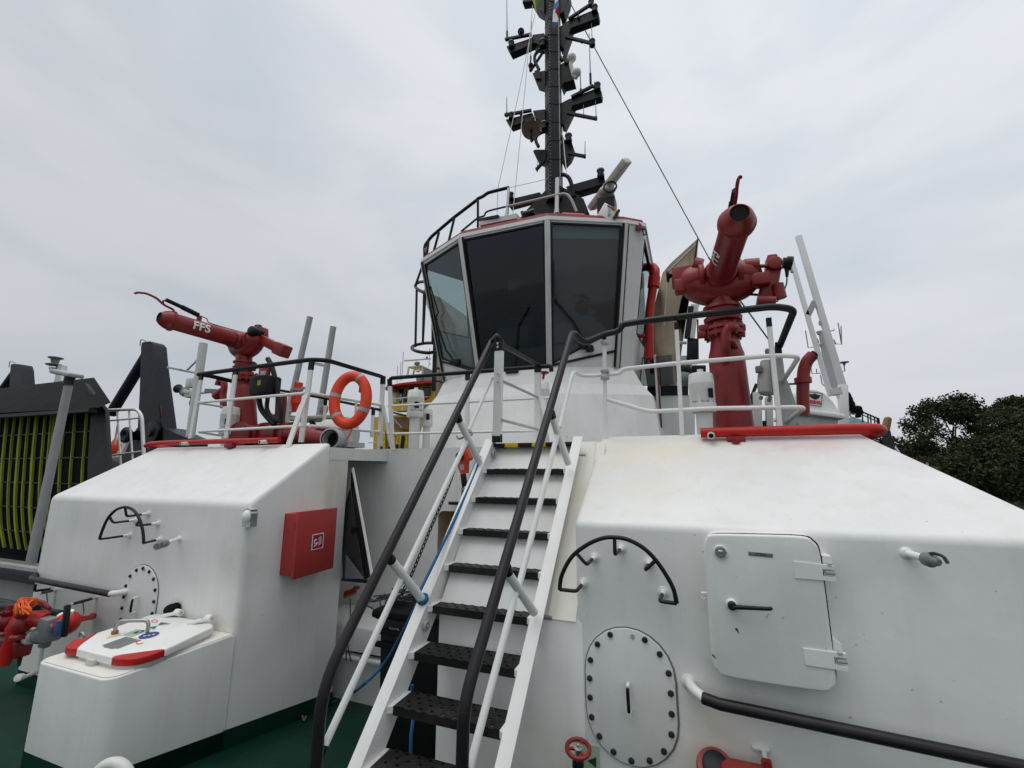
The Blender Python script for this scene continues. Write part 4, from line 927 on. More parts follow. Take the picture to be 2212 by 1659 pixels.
# ------------------------------------------------------------------ fire monitors
def monitor(label, YM, xaxis, zpix, centre, mouth, L_bar, rc, near, letters, lev=1.0, slim=.80):
    t = T('fire_monitor', label, 'fire monitor', 'red fire monitors')
    J = P(*centre, Y=YM)
    bx = lambda nm, x, y: P(nm, x, y, Y=YM)
    z = [bx(*p).z for p in zpix]; cx = P(*xaxis, Y=YM).x
    cx_t = J.x
    ax = lambda zz: V(cx + (cx_t-cx)*max(0, min(1, (zz-z[0])/(z[6]-z[0]))), YM, zz)
    zb, zt, zn, f1a, f1b, f2a, f2b = z
    c = t.part('column', RED)
    c.lathe(V(cx,YM,zb-.05), V(cx_t-cx,0,z[6]-z[0]), [(0,rc*1.03),(zt-zb+.03,rc*.93),(zt-zb+.07,rc*.92),((zn+zt)/2-zb+.05,rc*.80),(zn-zb+.05,rc*.72),(J.z-zb-.1,rc*.66)], 28)
    fl = t.part('flange', RED); h = f1b-f1a
    fl.lathe(ax(f1a), (0,0,1), [(0,rc*.78),(.002,rc*1.06),(h*.36,rc*1.08),(h*.40,rc*.92),(h*.60,rc*.92),(h*.64,rc*1.08),(h-.002,rc*1.06),(h,rc*.8)], 28)
    for k in range(12):
        bo = fl.sub('bolt', RED)
        p = ax(f1a)+V(rc*.98*math.cos(k*.5236), rc*.98*math.sin(k*.5236), -.018); bo.lathe(p, (0,0,1), [(0,.014),(h+.036,.014)], 6)
    fl = t.part('flange', RED); h = f2b-f2a
    fl.lathe(ax(f2a), (0,0,1), [(0,rc*.7),(.002,rc*.98),(h*.25,rc*1.02),(h*.3,rc*.86),(h*.72,rc*.88),(h*.76,rc*1.04),(h*.95,rc*1.0),(h,rc*.72)], 28)
    # barrel direction: mouth lies on its sight line, L_bar from the joint
    d = ray(*mouth).normalized(); oc = EYE - J; bq = d.dot(oc); L_bar = L_bar if L_bar > 0 else -L_bar*math.sqrt(oc.dot(oc)-bq*bq); cq = oc.dot(oc) - L_bar**2; disc = max(0, bq*bq-cq)
    tt = -bq - math.sqrt(disc) if near else -bq + math.sqrt(disc)
    M_ = EYE + d*tt; b_ = (M_-J).normalized(); tr = b_.cross(V(0,0,1)).normalized(); u_ = tr.cross(b_)
    bd = t.part('body', RED); hw = rc*1.35; R2 = rc*.86
    upath = [J+tr*hw, J+tr*hw*.98-V(0,0,.03), J+tr*hw*.72-V(0,0,rc*.55), J-V(0,0,rc*.80), J-tr*hw*.72-V(0,0,rc*.55), J-tr*hw*.98-V(0,0,.03), J-tr*hw]
    bd.tube(spline(upath,4), R2, 18)
    for s in (-1,1): bd.ball(J+tr*s*hw, R2*1.06, (1,1,1), 18)
    bd.lathe(V(J.x,J.y,f2b-.01), (0,0,1), [(0,rc*.75),(.03,rc*.70),(J.z-f2b,rc*.7)], 20)
    for s in (-1,1): jr = t.part('joint_ring', RED); jr.lathe(J+tr*s*hw*.62, tr*s, [(0,rc*.98),(.015,rc*1.04),(.045,rc*1.04),(.05,rc*.95)], 24)
    ba = t.part('barrel', RED); Lb = (M_-J).length; rb = rc*slim
    ba.ball(J, rc*1.0, (1,1,1), 18)
    ba.lathe(J, b_, [(0,rc*.95),(.12,rc*.92),(.17,rb*1.0),(.19,rb*1.14),(.21,rb*1.14),(.22,rb),(Lb*.86,rb*.95),(Lb*.862,rb*1.16),(Lb*.886,rb*1.18),(Lb*.89,rb*1.07),(Lb*.92,rb*1.05),(Lb*.96,rb*.88),(Lb,rb*.60),(Lb-.005,rb*.56)], 28, caps=False)
    mo = t.part('nozzle_mouth', HOLE); mo.lathe(M_-b_*.012, b_, [(0,0),(.001,rb*.575)], 24, caps=False); mo.lathe(M_-b_*.2, b_, [(0,rb*.3),(.19,rb*.52)], 24, caps=False)
    # deflector lever and its black cylinder on top of the nozzle
    lv = t.part('deflector_lever', RED); o = lambda a, h: J+b_*(Lb*(.90+(a-.90)*lev))+u_*(rb*(.95+(h-.95)*(.5+.5*lev)))
    lv.tube([o(.86,.95), o(.88,1.35), o(.98,1.55), o(1.06,2.05), o(1.16,2.2), o(1.235,2.0), o(1.26,1.8)], .013, 8, fillet=.03)
    lv = t.part('lever_fork', RED); lv.tube([o(.98,1.55), o(1.0,2.0), o(.955,2.15)], .010, 8, fillet=.02)
    lv = t.part('cylinder_bracket', RED); lv.bar(o(.60,.9), o(.60,1.6), .02, .05, b_)
    cyl = t.part('cylinder', BLACK); cyl.tube([o(.97,2.2), o(.80,1.95), o(.615,1.62)], .024, 10); cyl.tube([o(.80,1.95), o(.615,1.62)], .030, 10)
    cb = t.part('cable', BLACK); cb.tube(spline([o(.615,1.62), o(.52,1.5), o(.48,1.12), o(.30,1.12), o(.1,1.2), J+u_*rc*1.1-b_*.1],6), .006, 6)
    if letters:
        lt = t.part('lettering', PRW); size = rb*1.35
        ang0, along = letters
        flip = -1 if True else 1
        def bend(x, y):
            a = ang0 + SG*y/rb
            return J + b_*(Lb*along - SG*x) + (u_*math.sin(a) - tr*math.cos(a))*rb*1.02
        SG = 1 if math.cos(ang0) > 0 else -1
        text_mesh(lt, 'FFS', size, None, (1,0,0), (0,1,0), .004, bend=bend)
    return t, J, b_, tr, u_, bx
t, J, b_, tr, u_, bx = monitor('red fire monitor pointing left, on the left deckhouse behind the railing', 4.05, ('z6',935,1100),
    (('z6',920,1235),('z6',935,815),('z6',960,745),('z6',960,738),('z6',960,690),('z6',970,650),('z6',970,588)), ('z6',915,445), ('z6',222,243), -1.07, .137, True, (.0,.60), 1.0, .76)
ac = t.part('actuator', RED); a, c, e = bx('z6',1085,440), bx('z6',1170,490), bx('z6',1235,520)
ac.bar(bx('z6',1040,420), c, .11, .12, (0,0,1), .015); ac.bar(c-(c-a)*.05, e, .15, .16, (0,0,1), .015)
mt_ = t.part('motor', BLACK); p = bx('z6',1030,375); mt_.lathe(p+V(0,-.16,0), (0,1,0), [(0,.05),(.01,.065),(.16,.065)], 14); mt_.cyl(bx('z6',1010,340), bx('z6',1010,310), .045)
hz = t.part('motor_bracket', RED); hz.hexa([p+V(*v) for v in ((-.14,-.08,-.09),(.05,-.08,-.09),(.05,.10,-.09),(-.14,.10,-.09),(-.10,-.08,.10),(.02,-.08,.10),(.02,.10,.10),(-.10,.10,.10))], .02)
cb = t.part('control_box', BLACK); p = P('z6',1065,790,Y=3.85); cb.box(p, (.30,.22,.24), .03)
yl = cb.sub('warning_sticker', LIME); yl.box(p+V(.03,-.112,.02), (.05,.003,.06), 0)
np_ = t.part('name_plate', LGREY); q = P('z6',1047,695,Y=3.88); np_.box(q, (.09,.004,.085), .004); np2 = t.part('mounting_plate', RED); np2.box(q+V(0,.02,0), (.17,.035,.20), .006)
hs = t.part('hose', BLACK)
h3 = lambda x, y: P('z6',x,y,Y=3.88)
hs.tube(spline([h3(1085,570), h3(1120,640), h3(1150,760), h3(1165,870), h3(1190,980), h3(1185,1080)],6), .030, 10); hs = t.part('hose', BLACK)
hs.tube(spline([h3(1010,840), h3(1030,960), h3(1085,1040), h3(1140,1095)],6), .032, 10); hs = t.part('hose', BLACK)
hs.tube(spline([h3(1085,880), h3(1080,970), h3(1120,1040), h3(1175,1070)],6), .025, 10)
lp = t.part('base_pipe', RED); lp.tube([bx('z6',850,1190), bx('z6',1250,1175), bx('z6',1500,1200)], .13, 18)
for x in (1060,1200,1270): lp.lathe(bx('z6',x,1182)+V(-.02,0,0), (1,0,0), [(0,.13),(.002,.165),(.05,.165),(.052,.13)], 22)
lp.lathe(bx('z6',965,1190), (0.1,-1,0), [(0,.14),(.18,.14),(.19,.165),(.22,.165),(.225,.12),(.225,0)], 22)
t.done()
t, J, b_, tr, u_, bx = monitor('red fire monitor with its black muzzle facing the viewer, on the right deckhouse', 4.40, ('z5',750,700),
    (('z5',760,1010),('z5',690,340),('z5',680,165),('z5',670,160),('z5',660,75),('z4',740,1570),('z4',750,1395)), ('z4',745,1110), ('z4',962,422), 1.13, .164, True, (3.50,.50), .62, .70)
ac = t.part('actuator', RED); q = lambda x, y: bx('z4', x, y)+V(0,-.05,0)
ac.tube([q(1000,1010), q(1150,1000)], .075, 14); ac.tube([q(1150,1000), q(1250,1000)], .018, 8)
ac.hexa([q(1232,1030)+V(0,.12,0)*0,q(1395,1030),q(1395,1030)+V(0,.16,0),q(1232,1030)+V(0,.16,0),q(1240,880),q(1340,868),q(1340,868)+V(0,.16,0),q(1240,880)+V(0,.16,0)], .012)
ac.hexa([q(1130,1390),q(1330,1380),q(1330,1380)+V(0,.16,0),q(1130,1390)+V(0,.16,0),q(1215,1010),q(1390,1010),q(1390,1010)+V(0,.16,0),q(1215,1010)+V(0,.16,0)], .03)
ac.tube([q(1340,1190), q(1375,1330)], .05, 12); ac.lathe(q(1310,975), (0,-1,0), [(0,.06),(.03,.06),(.035,.05),(.035,0)], 18); ac.box(q(1160,1150), (.16,.14,.12), .02)
ac.tube([q(1130,1360), q(1320,1370)], .055, 12)
cp = t.part('motor_cap', BLACK); cp.tube([q(1395,970), q(1430,970)], .05, 14); cp.tube([q(1430,970), q(1492,975)], .062, 16); cp.tube([q(1440,1010), q(1440,1110)], .022, 10, r2=.012)
wi = t.part('cable', BLACK); wi.tube(spline([q(1440,1100), q(1435,1180), q(1405,1260), q(1370,1310)],5), .006, 6); wi.tube(spline([q(1300,1330), q(1320,1360), q(1345,1360), q(1350,1320)],5), .006, 6); wi.tube([q(1040,1290), q(1140,1295)], .012, 8)
g2 = t.part('gearbox', RED); g2.hexa([q(255,1170),q(420,1190),q(420,1190)+V(0,.2,0),q(255,1170)+V(0,.2,0),q(262,1005),q(470,975),q(470,975)+V(0,.2,0),q(262,1005)+V(0,.2,0)], .02); g2.box(q(340,1215), (.10,.12,.14), .02); g2.tube([q(480,990), q(560,1010)], .08, 12)
wh = t.part('handwheel', BLACK); wh.lathe(q(198,1080)+V(-.0,0.06,0), (1,0,0), [(0,.045),(.005,.062),(.022,.062),(.03,.03),(.06,.015)], 18)
bp = t.part('pipe_branch', RED); r = lambda x, y: bx('z5', x, y)+V(0,-.19,0)
bp.tube([r(690,460)+V(0,.1,0), r(690,330), r(690,170), r(730,110), r(820,110)+V(0,.15,0)], .042, 12, fillet=.08); bp.tube([r(700,250), r(740,245), r(790,290)+V(0,.12,0)], .034, 10, fillet=.04)
bp.lathe(r(700,500)+V(0,.10,0), (0,-1,0), [(0,.11),(.03,.10),(.04,.06),(.04,0)], 18)
for k in range(4): 
    q_ = bx('z5', (490,840,830,500)[k], (150,95,140,95)[k]); bp.box(q_+V(0,-.05,0), (.07,.08,.06), .01)
t.done()

# red spray pipes lying on the sloping tops
def spray_ring(pts, label, r, outlets, legs, taper=None):
    t = T('spray_pipe', label, 'spray pipe', 'red spray pipes on the deckhouse edges')
    p = t.part('pipe', REDB); p.tube(pts, r, 14, fillet=.18)
    for q, d in outlets:
        o = p.sub('outlet', OFFW); o.lathe(q, d, [(-.03,r*.8),(.05,r*.62),(.06,r*.62),(.06,r*.46)], 14, caps=False); o2 = t.part('outlet_bore', HOLE); o2.lathe(q+Vector(d).normalized()*.05, d, [(0,0),(.001,r*.5)], 12, caps=False)
    for q, f in legs:
        l_ = t.part('foot', RED); l_.box(q-V(0,0,r), (.12,.06,.05), .008); l_.bar(q-V(0,0,r), f, .05, .03, (0,1,0))
    t.done()
Yp = 3.62
a, c, c2 = P('z5',455,1022,Y=Yp), P('z5',1900,985,Y=Yp), P('z5',2085,985,Y=Yp)
e = P('z5',1890,1055,Y=3.2) ; e2 = P('z5',1870,1060,Y=3.0)
spray_ring([a+V(.02,.0,0), a+V(.1,0,0), c+V(-.02,0,.0), c2, P('z5',2112,1000,Y=3.78), P('z5',2000,1050,Y=3.95), P('z5',1830,1085,Y=4.1)], 'bright red spray pipe along the top edge of the right deckhouse', .037,
    [(P('z5',575,1045,Y=Yp-.04), (-.05,-1,-.1))], [(P('z5',795,1035,Y=Yp), P('z5',795,1100,Y=3.55)), ], None)
a, c = P('z6',120,1262,Y=3.42), P('z6',1175,1217,Y=3.42)
spray_ring([P('z6',450,1310,Y=3.95), P('z6',300,1284,Y=3.75), P('z6',140,1270,Y=3.58), a, P('z6',150,1248,Y=3.42), P('z6',330,1238,Y=3.42), c], 'bright red spray pipe along the top edge of the left deckhouse', .028,
    [(P('z6',437,1245,Y=3.385), (0,-1,-.1)), (P('z6',1060,1232,Y=3.385), (0,-1,-.1))], [(P('z6',790,1240,Y=3.42), P('z6',790,1305,Y=3.42))])

# ------------------------------------------------------------------ white air pipe heads
def vent(label, n, cx, ytop, ymid, ybot, wcap, Y, zbase, slot=True, stem=.62, knob=False):
    t = T('air_vent', label, 'vent', 'white air pipe heads')
    a, m, f = P(n,cx,ytop,Y=Y), P(n,cx,ymid,Y=Y), P(n,cx,ybot,Y=Y); r = (P(n,cx+wcap/2,ytop,Y=Y)-a).length; h = a.z-m.z; r = RR(wcap/2*ZS[n][2], a)*.95
    c = t.part('cap', WHITE2); c.lathe(V(m.x,Y,m.z), (0,0,1), [(-.02,r*.86),(0,r*.98),(h*.55,r*1.0),(h*.57,r*1.02),(h*.6,r),(h*.93,r*.93),(h*.97,r*.85),(h,r*.5),(h+.001,r*.24),(h+.03,r*.24),(h+.03,0)], 8)
    co = t.part('collar', WHITE2); co.lathe(V(m.x,Y,f.z), (0,0,1), [(-.035,r*.95),(0,r*1.03),(.035,r*1.03),(.045,r*.62),((m.z-f.z),r*.72)], 22)
    for k in range(6): bo = c.sub('rib', WHITE2); q = V(m.x+r*.88*math.cos(k*1.05+.2), Y+r*.88*math.sin(k*1.05+.2), 0); bo.cyl(q+V(0,0,f.z+.02), q+V(0,0,m.z+.02), .012, seg=8)
    p = t.part('stem', WHITE2); p.cyl((m.x,Y,zbase), (m.x,Y,f.z), r*stem, seg=20)
    if slot: s = t.part('slot', HOLE); s.box((m.x+r*.62, Y-r*.68, m.z+.035), (r*.35,.05,.075))
    if knob: kb = t.part('knob', RED); q_, q2_ = P('y8',1722,425,Y=Y), P('y8',1722,370,Y=Y); kb.cyl(V(m.x,Y,a.z), q2_, .014); kb.lathe(q2_, (0,0,1), [(-.012,.02),(0,.055),(.012,.06),(.02,.05),(.02,0)], 16)
    t.done()
vent('white air vent head standing in front of the right red fire monitor', 'z5', 497, 480, 715, 800, 225, 3.95, ZU)
vent('white air vent head behind the railing beside the left red fire monitor', 'z6', 778, 955, 1100, 1150, 140, 3.85, ZU, True)
vent('larger white air vent head left of the wheelhouse, in front of the yellow tug', 'w2', 758, 680, 980, 1080, 285, 4.75, ZU)
vent('smaller white air vent head close behind the larger one left of the wheelhouse', 'w2', 945, 985, 1165, 1230, 200, 4.9, ZU)
vent('white air vent head with a red knob behind the top of the stair', 'y8', 1710, 450, 640, 700, 150, 4.75, ZU, False, .62, True)

# ------------------------------------------------------------------ lifebuoy and its light
t = T('lifebuoy', 'orange ring lifebuoy with grey reflective bands hanging on the left railing', 'lifebuoy')
XB = P('z6',1980,850,Y=3.9).x-.02
c = P('z6', 1742, 898, X=-3.98)
ex = (P('z6',1910,898,X=c.x)-c); 
R0 = .30
nb = V(1,0,.06).normalized(); u = V(0,1,0); w = nb.cross(u).normalized()
c = P('z6', 1742, 898, Y=3.88); hwid = (P('z6',1905,890,Y=3.88)-c).length; hh = P('z6',1745,672,Y=3.88).z - c.z
n_ = V(.32,-.95,.10).normalized(); u = n_.cross(V(0,0,1)).normalized(); w = u.cross(n_)
mj = hh*.845
ri = t.part('ring', ORANGE); rx_ = hwid*.61/abs(u.x)
pt = lambda a, k=1: c + u*math.cos(a)*rx_*k + w*math.sin(a)*mj*k
ri.tube([pt(2*math.pi*i/40) for i in range(40)], hh*.185, 14, closed=True)
for a in (R_(118), R_(10), R_(205), R_(318)):
    tp = t.part('reflective_band', TAPE); tp.tube([pt(a-.075+.15*i/3) for i in range(4)], hh*.189, 14, caps=False)
gl = t.part('grab_line', ROPEO); gl.tube(spline([pt(R_(150),1.22)-n_*.02, pt(R_(175),1.24), pt(R_(200),1.22)],5), .010, 6); gl.tube(spline([pt(R_(255),1.2), pt(R_(262),1.42), pt(R_(268),1.62)],5), .008, 6)
rb_ = t.part('black_line', BLACK); rb_.tube(spline([pt(R_(35),.85)-n_*.03, pt(R_(20),.72), pt(R_(0),.7)],5), .006, 6)
ho = t.part('holder', RED); q = pt(R_(160),1.1); ho.box(q+V(-.05,0,0), (.12,.05,.035), .01); ho.box(q+V(-.10,0,.03), (.02,.04,.09), .006)
t.done()
t = T('lifebuoy_light', 'orange lifebuoy light canister clamped at the end of a tall grey pole', 'light')
Yq = 4.3; a, c, e = P('w1',1660,620,Y=Yq), P('w1',1605,960,Y=Yq), P('w1',1575,1100,Y=Yq)
bd = t.part('body', ORANGE); r = RR(10, a); bd.lathe(c, a-c, [(0,r*1.15),((a-c).length*.55,r*1.12),((a-c).length*.57,r*.98),((a-c).length*.97,r*.98),((a-c).length,r*.8)], 18)
ne = t.part('neck', ORANGE); ne.lathe(e, c-e, [(0,r*.5),(.03,r*.6),((c-e).length,r*.9)], 14)
cl = t.part('clamp', LGREY); q = a+(c-a)*.30; cl.lathe(q, a-c, [(-.03,r*1.2),(.0,r*1.2)], 18); cl.bar(q+V(-.13,0,-.02), q+V(.12,0,0), .025, .03)
sp = t.part('bracket_post', WHITE2); sp.bar(P('w1',1460,1290,Y=Yq), P('w1',1525,810,Y=Yq), .05, .03, (0,1,0)); lw_ = t.part('lower_clip', WHITE2); lw_.box(P('w1',1550,1085,Y=Yq), (.06,.05,.03), .004)
t.done()
def pole(pts, r, mat, label, cat='pole', name='pole', group=None, box=False):
    b = B(name, mat)
    if box: b.bar(pts[0], pts[-1], r*2, r*2, (0,1,0), r*.2)
    else: b.tube(pts, r, 14)
    return solo(b, label, cat, group)
Yk = 5.6
t = T('ladder_frame', 'pair of tall light grey poles joined by a rung behind the left railing', 'ladder')
p = t.part('rail', LGREY); p.cyl(P('z6',1235,1060,Y=Yk), P('z6',1422,240,Y=Yk), .05)
p = t.part('rail', LGREY); p.cyl(P('z6',1490,1050,Y=Yk), P('z6',1606,318,Y=Yk), .05)
p = t.part('rung', LGREY); p.bar(P('z6',1450,607,Y=Yk), P('z6',1560,632,Y=Yk), .05, .05)
t.done()
# open hose coupling, white drum, stand behind the left deckhouse
t = T('hose_coupling', 'open grey metal hose coupling at the rear edge of the left deckhouse top', 'hose coupling')
c = P('z6',1578,1205,Y=3.62); d_ = V(.30,-1,.03).normalized()
s_ = t.part('socket', LGREY); s_.lathe(c, d_, [(-.25,.085),(-.12,.085),(-.11,.112),(-.03,.115),(0,.108),(0,.08),(-.12,.078)], 26, caps=False); rg = t.part('rubber_ring', BLACK); rg.lathe(c, d_, [(.003,.080),(.003,.094),(-.004,.094)], 26, caps=False); h_ = t.part('bore', HOLE); h_.lathe(c-d_*.12, d_, [(0,0),(.001,.08)], 20, caps=False)
pp = t.part('feed_pipe', RED); pp.tube([c-d_*.24, c-d_*.30+V(-.06,0,0), P('z6',1250,1165,Y=3.95)], .085, 14, fillet=.1)
t.done()
b = B('storage_drum', OFFW); b.cyl(P('z6',1560,1180,Y=4.35), P('z6',1730,1180,Y=4.35), .20, seg=24); b.box(P('z6',1660,1260,Y=4.35), (.5,.3,.06)); solo(b, 'white drum lying behind the open grey hose coupling', 'drum')
t = T('work_table', 'small white bench with a cable reel stand behind the left deckhouse', 'bench')
tb = t.part('top', OFFW); tb.box(P('z6',1480,1050,Y=4.9), (.85,.4,.05), .01); lg = t.part('leg', RED); lg.bar(P('z6',1430,1060,Y=4.9), P('z6',1455,1110,Y=4.9), .05, .05); st_ = t.part('lamp', GREY); q = P('z6',1530,975,Y=4.9); st_.ball(q, .075, (1,.6,1.1), 12); st_.tube([q, P('z6',1500,1050,Y=4.9)], .01, 6)
t.done()
b = B('red_pipe_post', paint('oxide_red', (.17,.03,.03), .5, .2)); b.cyl(P('z6',1185,1080,Y=4.3), P('z6',1195,850,Y=4.3), .07, seg=14); b.cyl(P('z6',1190,1100,Y=4.3), P('z6',1188,1020,Y=4.3), .09, seg=14); solo(b, 'dark oxide red pipe post right of the left monitor hoses', 'pipe post')
b = B('red_pipe_bend', RED); b.tube([P('z6',735,960,Y=4.4), P('z6',730,860,Y=4.4), P('z6',742,790,Y=4.4), P('z6',735,740,Y=4.4), P('z6',700,745,Y=4.4), P('z6',690,785,Y=4.4)], .045, 12, fillet=.06); b.lathe(P('z6',700,850,Y=4.4), P('z6',735,810,Y=4.4)-P('z6',690,855,Y=4.4), [(-.07,.07),(0,.065),(.10,.045)], 14); solo(b, 'red gooseneck pipe bend left of the left fire monitor', 'pipe')
b = B('red_pipe_bend', RED); q = lambda x, y: P('z5',x,y,Y=4.7); b.tube([q(1405,870), q(1400,600), q(1410,450), q(1440,370), q(1490,320)], .052, 12, fillet=.1); b.cyl(q(1372,575)+V(.03,0,0), q(1372,575)+V(.03,0,.001)+V(0,0,.05), .07); b.tube([q(1400,575), q(1262,582)], .01, 6); solo(b, 'red gooseneck pipe beside the white raft canister on the right', 'pipe')
b = B('pipe_cap', BLACK); b.tube([q(1478,330), q(1512,305)], .035, 8); solo(b, 'black end cap on the right red gooseneck pipe', 'cap')

# left light mast with two lamps and an antenna
t = T('signal_mast', 'white signal mast with lamps and an antenna at the far left of the left railing', 'mast')
Ym = 4.6; q = lambda x, y: P('z6', x, y, Y=Ym)
p = t.part('pole', OFFW); p.cyl(q(470,1190), q(575,450), .062, seg=16)
a_ = t.part('arm', LGREY); a_.tube([q(520,685), q(400,662)], .018, 8); a_.tube([q(440,668), q(545,565)], .015, 8); a_.tube([q(500,850), q(600,840), q(690,830)], .018, 8)
l1 = t.part('flood_lamp', LGREY); l1.bar(q(318,645), q(415,665), .14, .035, (0,0,1), .01); 
bx_ = t.part('junction_box', OFFW); bx_.box(q(490,765), (.20,.1,.15), .01); bx_.box(q(485,850), (.22,.1,.12), .01)
l2 = t.part('signal_lamp', LGREY); l2.lathe(q(480,850), q(390,825)-q(480,850), [(0,.06),(.15,.06),(.16,.08)], 14); hd = t.part('horn', BLACK); hd.lathe(q(420,835), q(365,805)-q(420,835), [(0,.07),(.08,.04),(.16,.07),(.17,.075)], 14); gp = t.part('junction_box', GREY); gp.bar(q(605,828), q(690,832), .09, .06)
w_ = t.part('cable', GREY); w_.tube(spline([q(480,880), q(465,930), q(480,960), q(470,1000)],4), .01, 6)
t.done()
# ------------------------------------------------------------------ wheelhouse
xc = -1.98; ZR, ZB = 4.69, 2.93
top_pts = {'B':V(xc-.60,4.815,ZR),'C':V(xc+.60,4.815,ZR),'D':V(xc+1.50,5.25,ZR),'E':V(xc+1.72,5.42,ZR),'F':V(xc+1.74,6.75,ZR),'G':V(xc+1.2,8.0,ZR),'H':V(xc-1.2,8.0,ZR),'I':V(xc-1.12,6.02,ZR),'J':V(xc-1.515,5.35,ZR),'A':V(xc-1.48,5.25,ZR)}
bot_pts = {'B':V(xc-.49,5.21,ZB),'C':V(xc+.48,5.21,ZB),'D':V(xc+1.26,5.60,ZB),'E':V(xc+1.45,5.74,ZB),'F':V(xc+1.46,6.75,ZB),'G':V(xc+1.0,7.7,ZB),'H':V(xc-1.0,7.7,ZB),'I':V(xc-1.02,6.10,ZB),'J':V(xc-1.25,5.68,ZB),'A':V(xc-1.24,5.60,ZB)}
order = 'BCDEFGHIJA'
t = T('wheelhouse', 'white tug wheelhouse with outward leaning tinted windows and a red roof edge', 'wheelhouse')
wall = t.part('wall', WHITE)
def at(k, f): return top_pts[k].lerp(bot_pts[k], f)
def fpt(k0, k1, s, f): return at(k0, f).lerp(at(k1, f), s)
cen_ = V(xc, 6.4, 3.8)
def pane(k0, k1, corners, lean=True):      # corners as (s, f) on the facet, clockwise from top left
    p = [fpt(k0,k1,s,f) for s,f in corners]
    n = (p[1]-p[0]).cross(p[3]-p[0]).normalized()
    if n.dot(p[0]-cen_) < 0: n = -n
    g = t.part('window_pane', GLASS_SHEEN if k0+k1 in ('CD','AB') else GLASS); g.flat = True; g.faces([v-n*.012 for v in p], [tuple(range(len(p)))])
    m = len(p)
    fr = g.sub('window_frame', BLACK)
    c = sum(p, V(0,0,0))/m
    for i in range(m):
        a, b_ = p[i], p[(i+1)%m]; fr.bar(a+(c-a)*.012, b_+(c-b_)*.012, .022, .016, n)
    return n
# facets: solid outline strips round each opening
def facet(k0, k1, win, extra_bottom=True):
    o = [fpt(k0,k1,0,0), fpt(k0,k1,1,0), fpt(k0,k1,1,1), fpt(k0,k1,0,1)]
    n = pane(k0, k1, win)
    p = [fpt(k0,k1,s,f) for s,f in win]
    # ring between outline and window (matching corner order)
    m = len(p)
    if m == 4:
        wall.faces(o+p, [(0,1,5,4),(1,2,6,5),(2,3,7,6),(3,0,4,7)])
    return n
facet('B','C', [(.035,.008),(.965,.008),(.965,.995),(.035,.995)])
sR = lambda px, py: None
def facet_sf(k0, k1, n, x, y):          # photo point -> (s, f) on the facet
    o, a, b_ = top_pts[k0], top_pts[k1], bot_pts[k0]; nn = (a-o).cross(b_-o).normalized(); p = P(n, x, y, pl=(o, nn))
    dz_ = (o.z-p.z)/(ZR-ZB); l, r = at(k0,dz_), at(k1,dz_); return ((p-l).dot(r-l)/(r-l).length_squared, dz_)
q1 = facet_sf('C','D','z3',1610,1030); q2 = facet_sf('C','D','z3',1170,1295)
print('right facet bottom', q1, q2)
facet('C','D', [(.05,.008),(.95,.008),(.95,min(.97,max(.6,q1[1]))),(.05,.985)])
q1 = facet_sf('A','B','z3',355,1240); print('left facet', q1, facet_sf('A','B','z3',175,540), facet_sf('A','B','z3',590,1330))
facet('A','B', [(.06,.02),(.955,.015),(.955,.99),(.06,.82)])
wall.faces([fpt('D','E',0,0),fpt('D','E',1,0),fpt('D','E',1,1),fpt('D','E',0,1)], [(0,1,2,3)])
facet('E','F', [(.05,.06),(.96,.06),(.96,.70),(.05,.74)])
wall.faces([fpt('J','A',0,0),fpt('J','A',1,0),fpt('J','A',1,1),fpt('J','A',0,1)], [(0,1,2,3)])
facet('I','J', [(.03,.012),(.98,.012),(.98,.56),(.03,.56)])
facet('F','G', [(.08,.04),(.92,.04),(.92,.70),(.08,.70)]); facet('G','H', [(.1,.04),(.9,.04),(.9,.70),(.1,.70)])
wall.faces([fpt('H','I',0,0),fpt('H','I',1,0),fpt('H','I',1,1),fpt('H','I',0,1)], [(0,1,2,3)])
lin = t.part('interior_shade_sheet', RUBBER); d_l = V(.10,-.03,0); lin.faces([fpt('H','I',.02,.02)+d_l,fpt('H','I',.98,.02)+d_l,fpt('H','I',.98,.99)+d_l,fpt('H','I',.02,.99)+d_l], [(0,1,2,3)])  # black sheet added so the cabin stays in shade behind the panes
# mullions at the corners of the front facets
for k in 'ABCD':
    mu = t.part('mullion', OFFW); a, b_ = top_pts[k], bot_pts[k]; n = ((a+b_)/2-cen_); n.z = 0; n.normalize()
    mu.bar(a+n*.012, b_+n*.012, .072 if k in 'BC' else .055, .03, n, .004)
    
    sdv = n.cross(V(0,0,1)).normalized()
    for s in (-1,1): bl_ = mu.sub('rubber_strip', BLACK); bl_.bar(a+n*.010+sdv*s*.042, b_+n*.010+sdv*s*.042, .010, .03, n)
# bottom trim bar under the front windows
tr_ = t.part('sill', BLACK)
for k0, k1, f0, f1 in (('B','C',1,1),('A','B',.83,1),('C','D',1,.88)):
    a, b_ = at(k0,f0), at(k1,f1); tr_.bar(a, b_, .03, .03)
# trunk below the windows, shoulder, base
ring1 = [bot_pts[k] for k in order]
base = lambda z, g: [V(xc+(p.x-xc)*(1+g), 6.4+(p.y-6.4)*(1+g*.9), z) for p in ring1]
ring2 = base(2.70, .075); ring3 = base(2.55, .16); ring4 = [V(xc+(p.x-xc)*1.22, 6.4+(p.y-6.4)*1.40, ZU-.05) for p in ring1]
m = 10
for ra, rb_ in ((ring1,ring2),(ring2,ring3),(ring3,ring4)):
    for i in range(m): wall.faces([ra[i], ra[(i+1)%m], rb_[(i+1)%m], rb_[i]], [(0,1,2,3)])
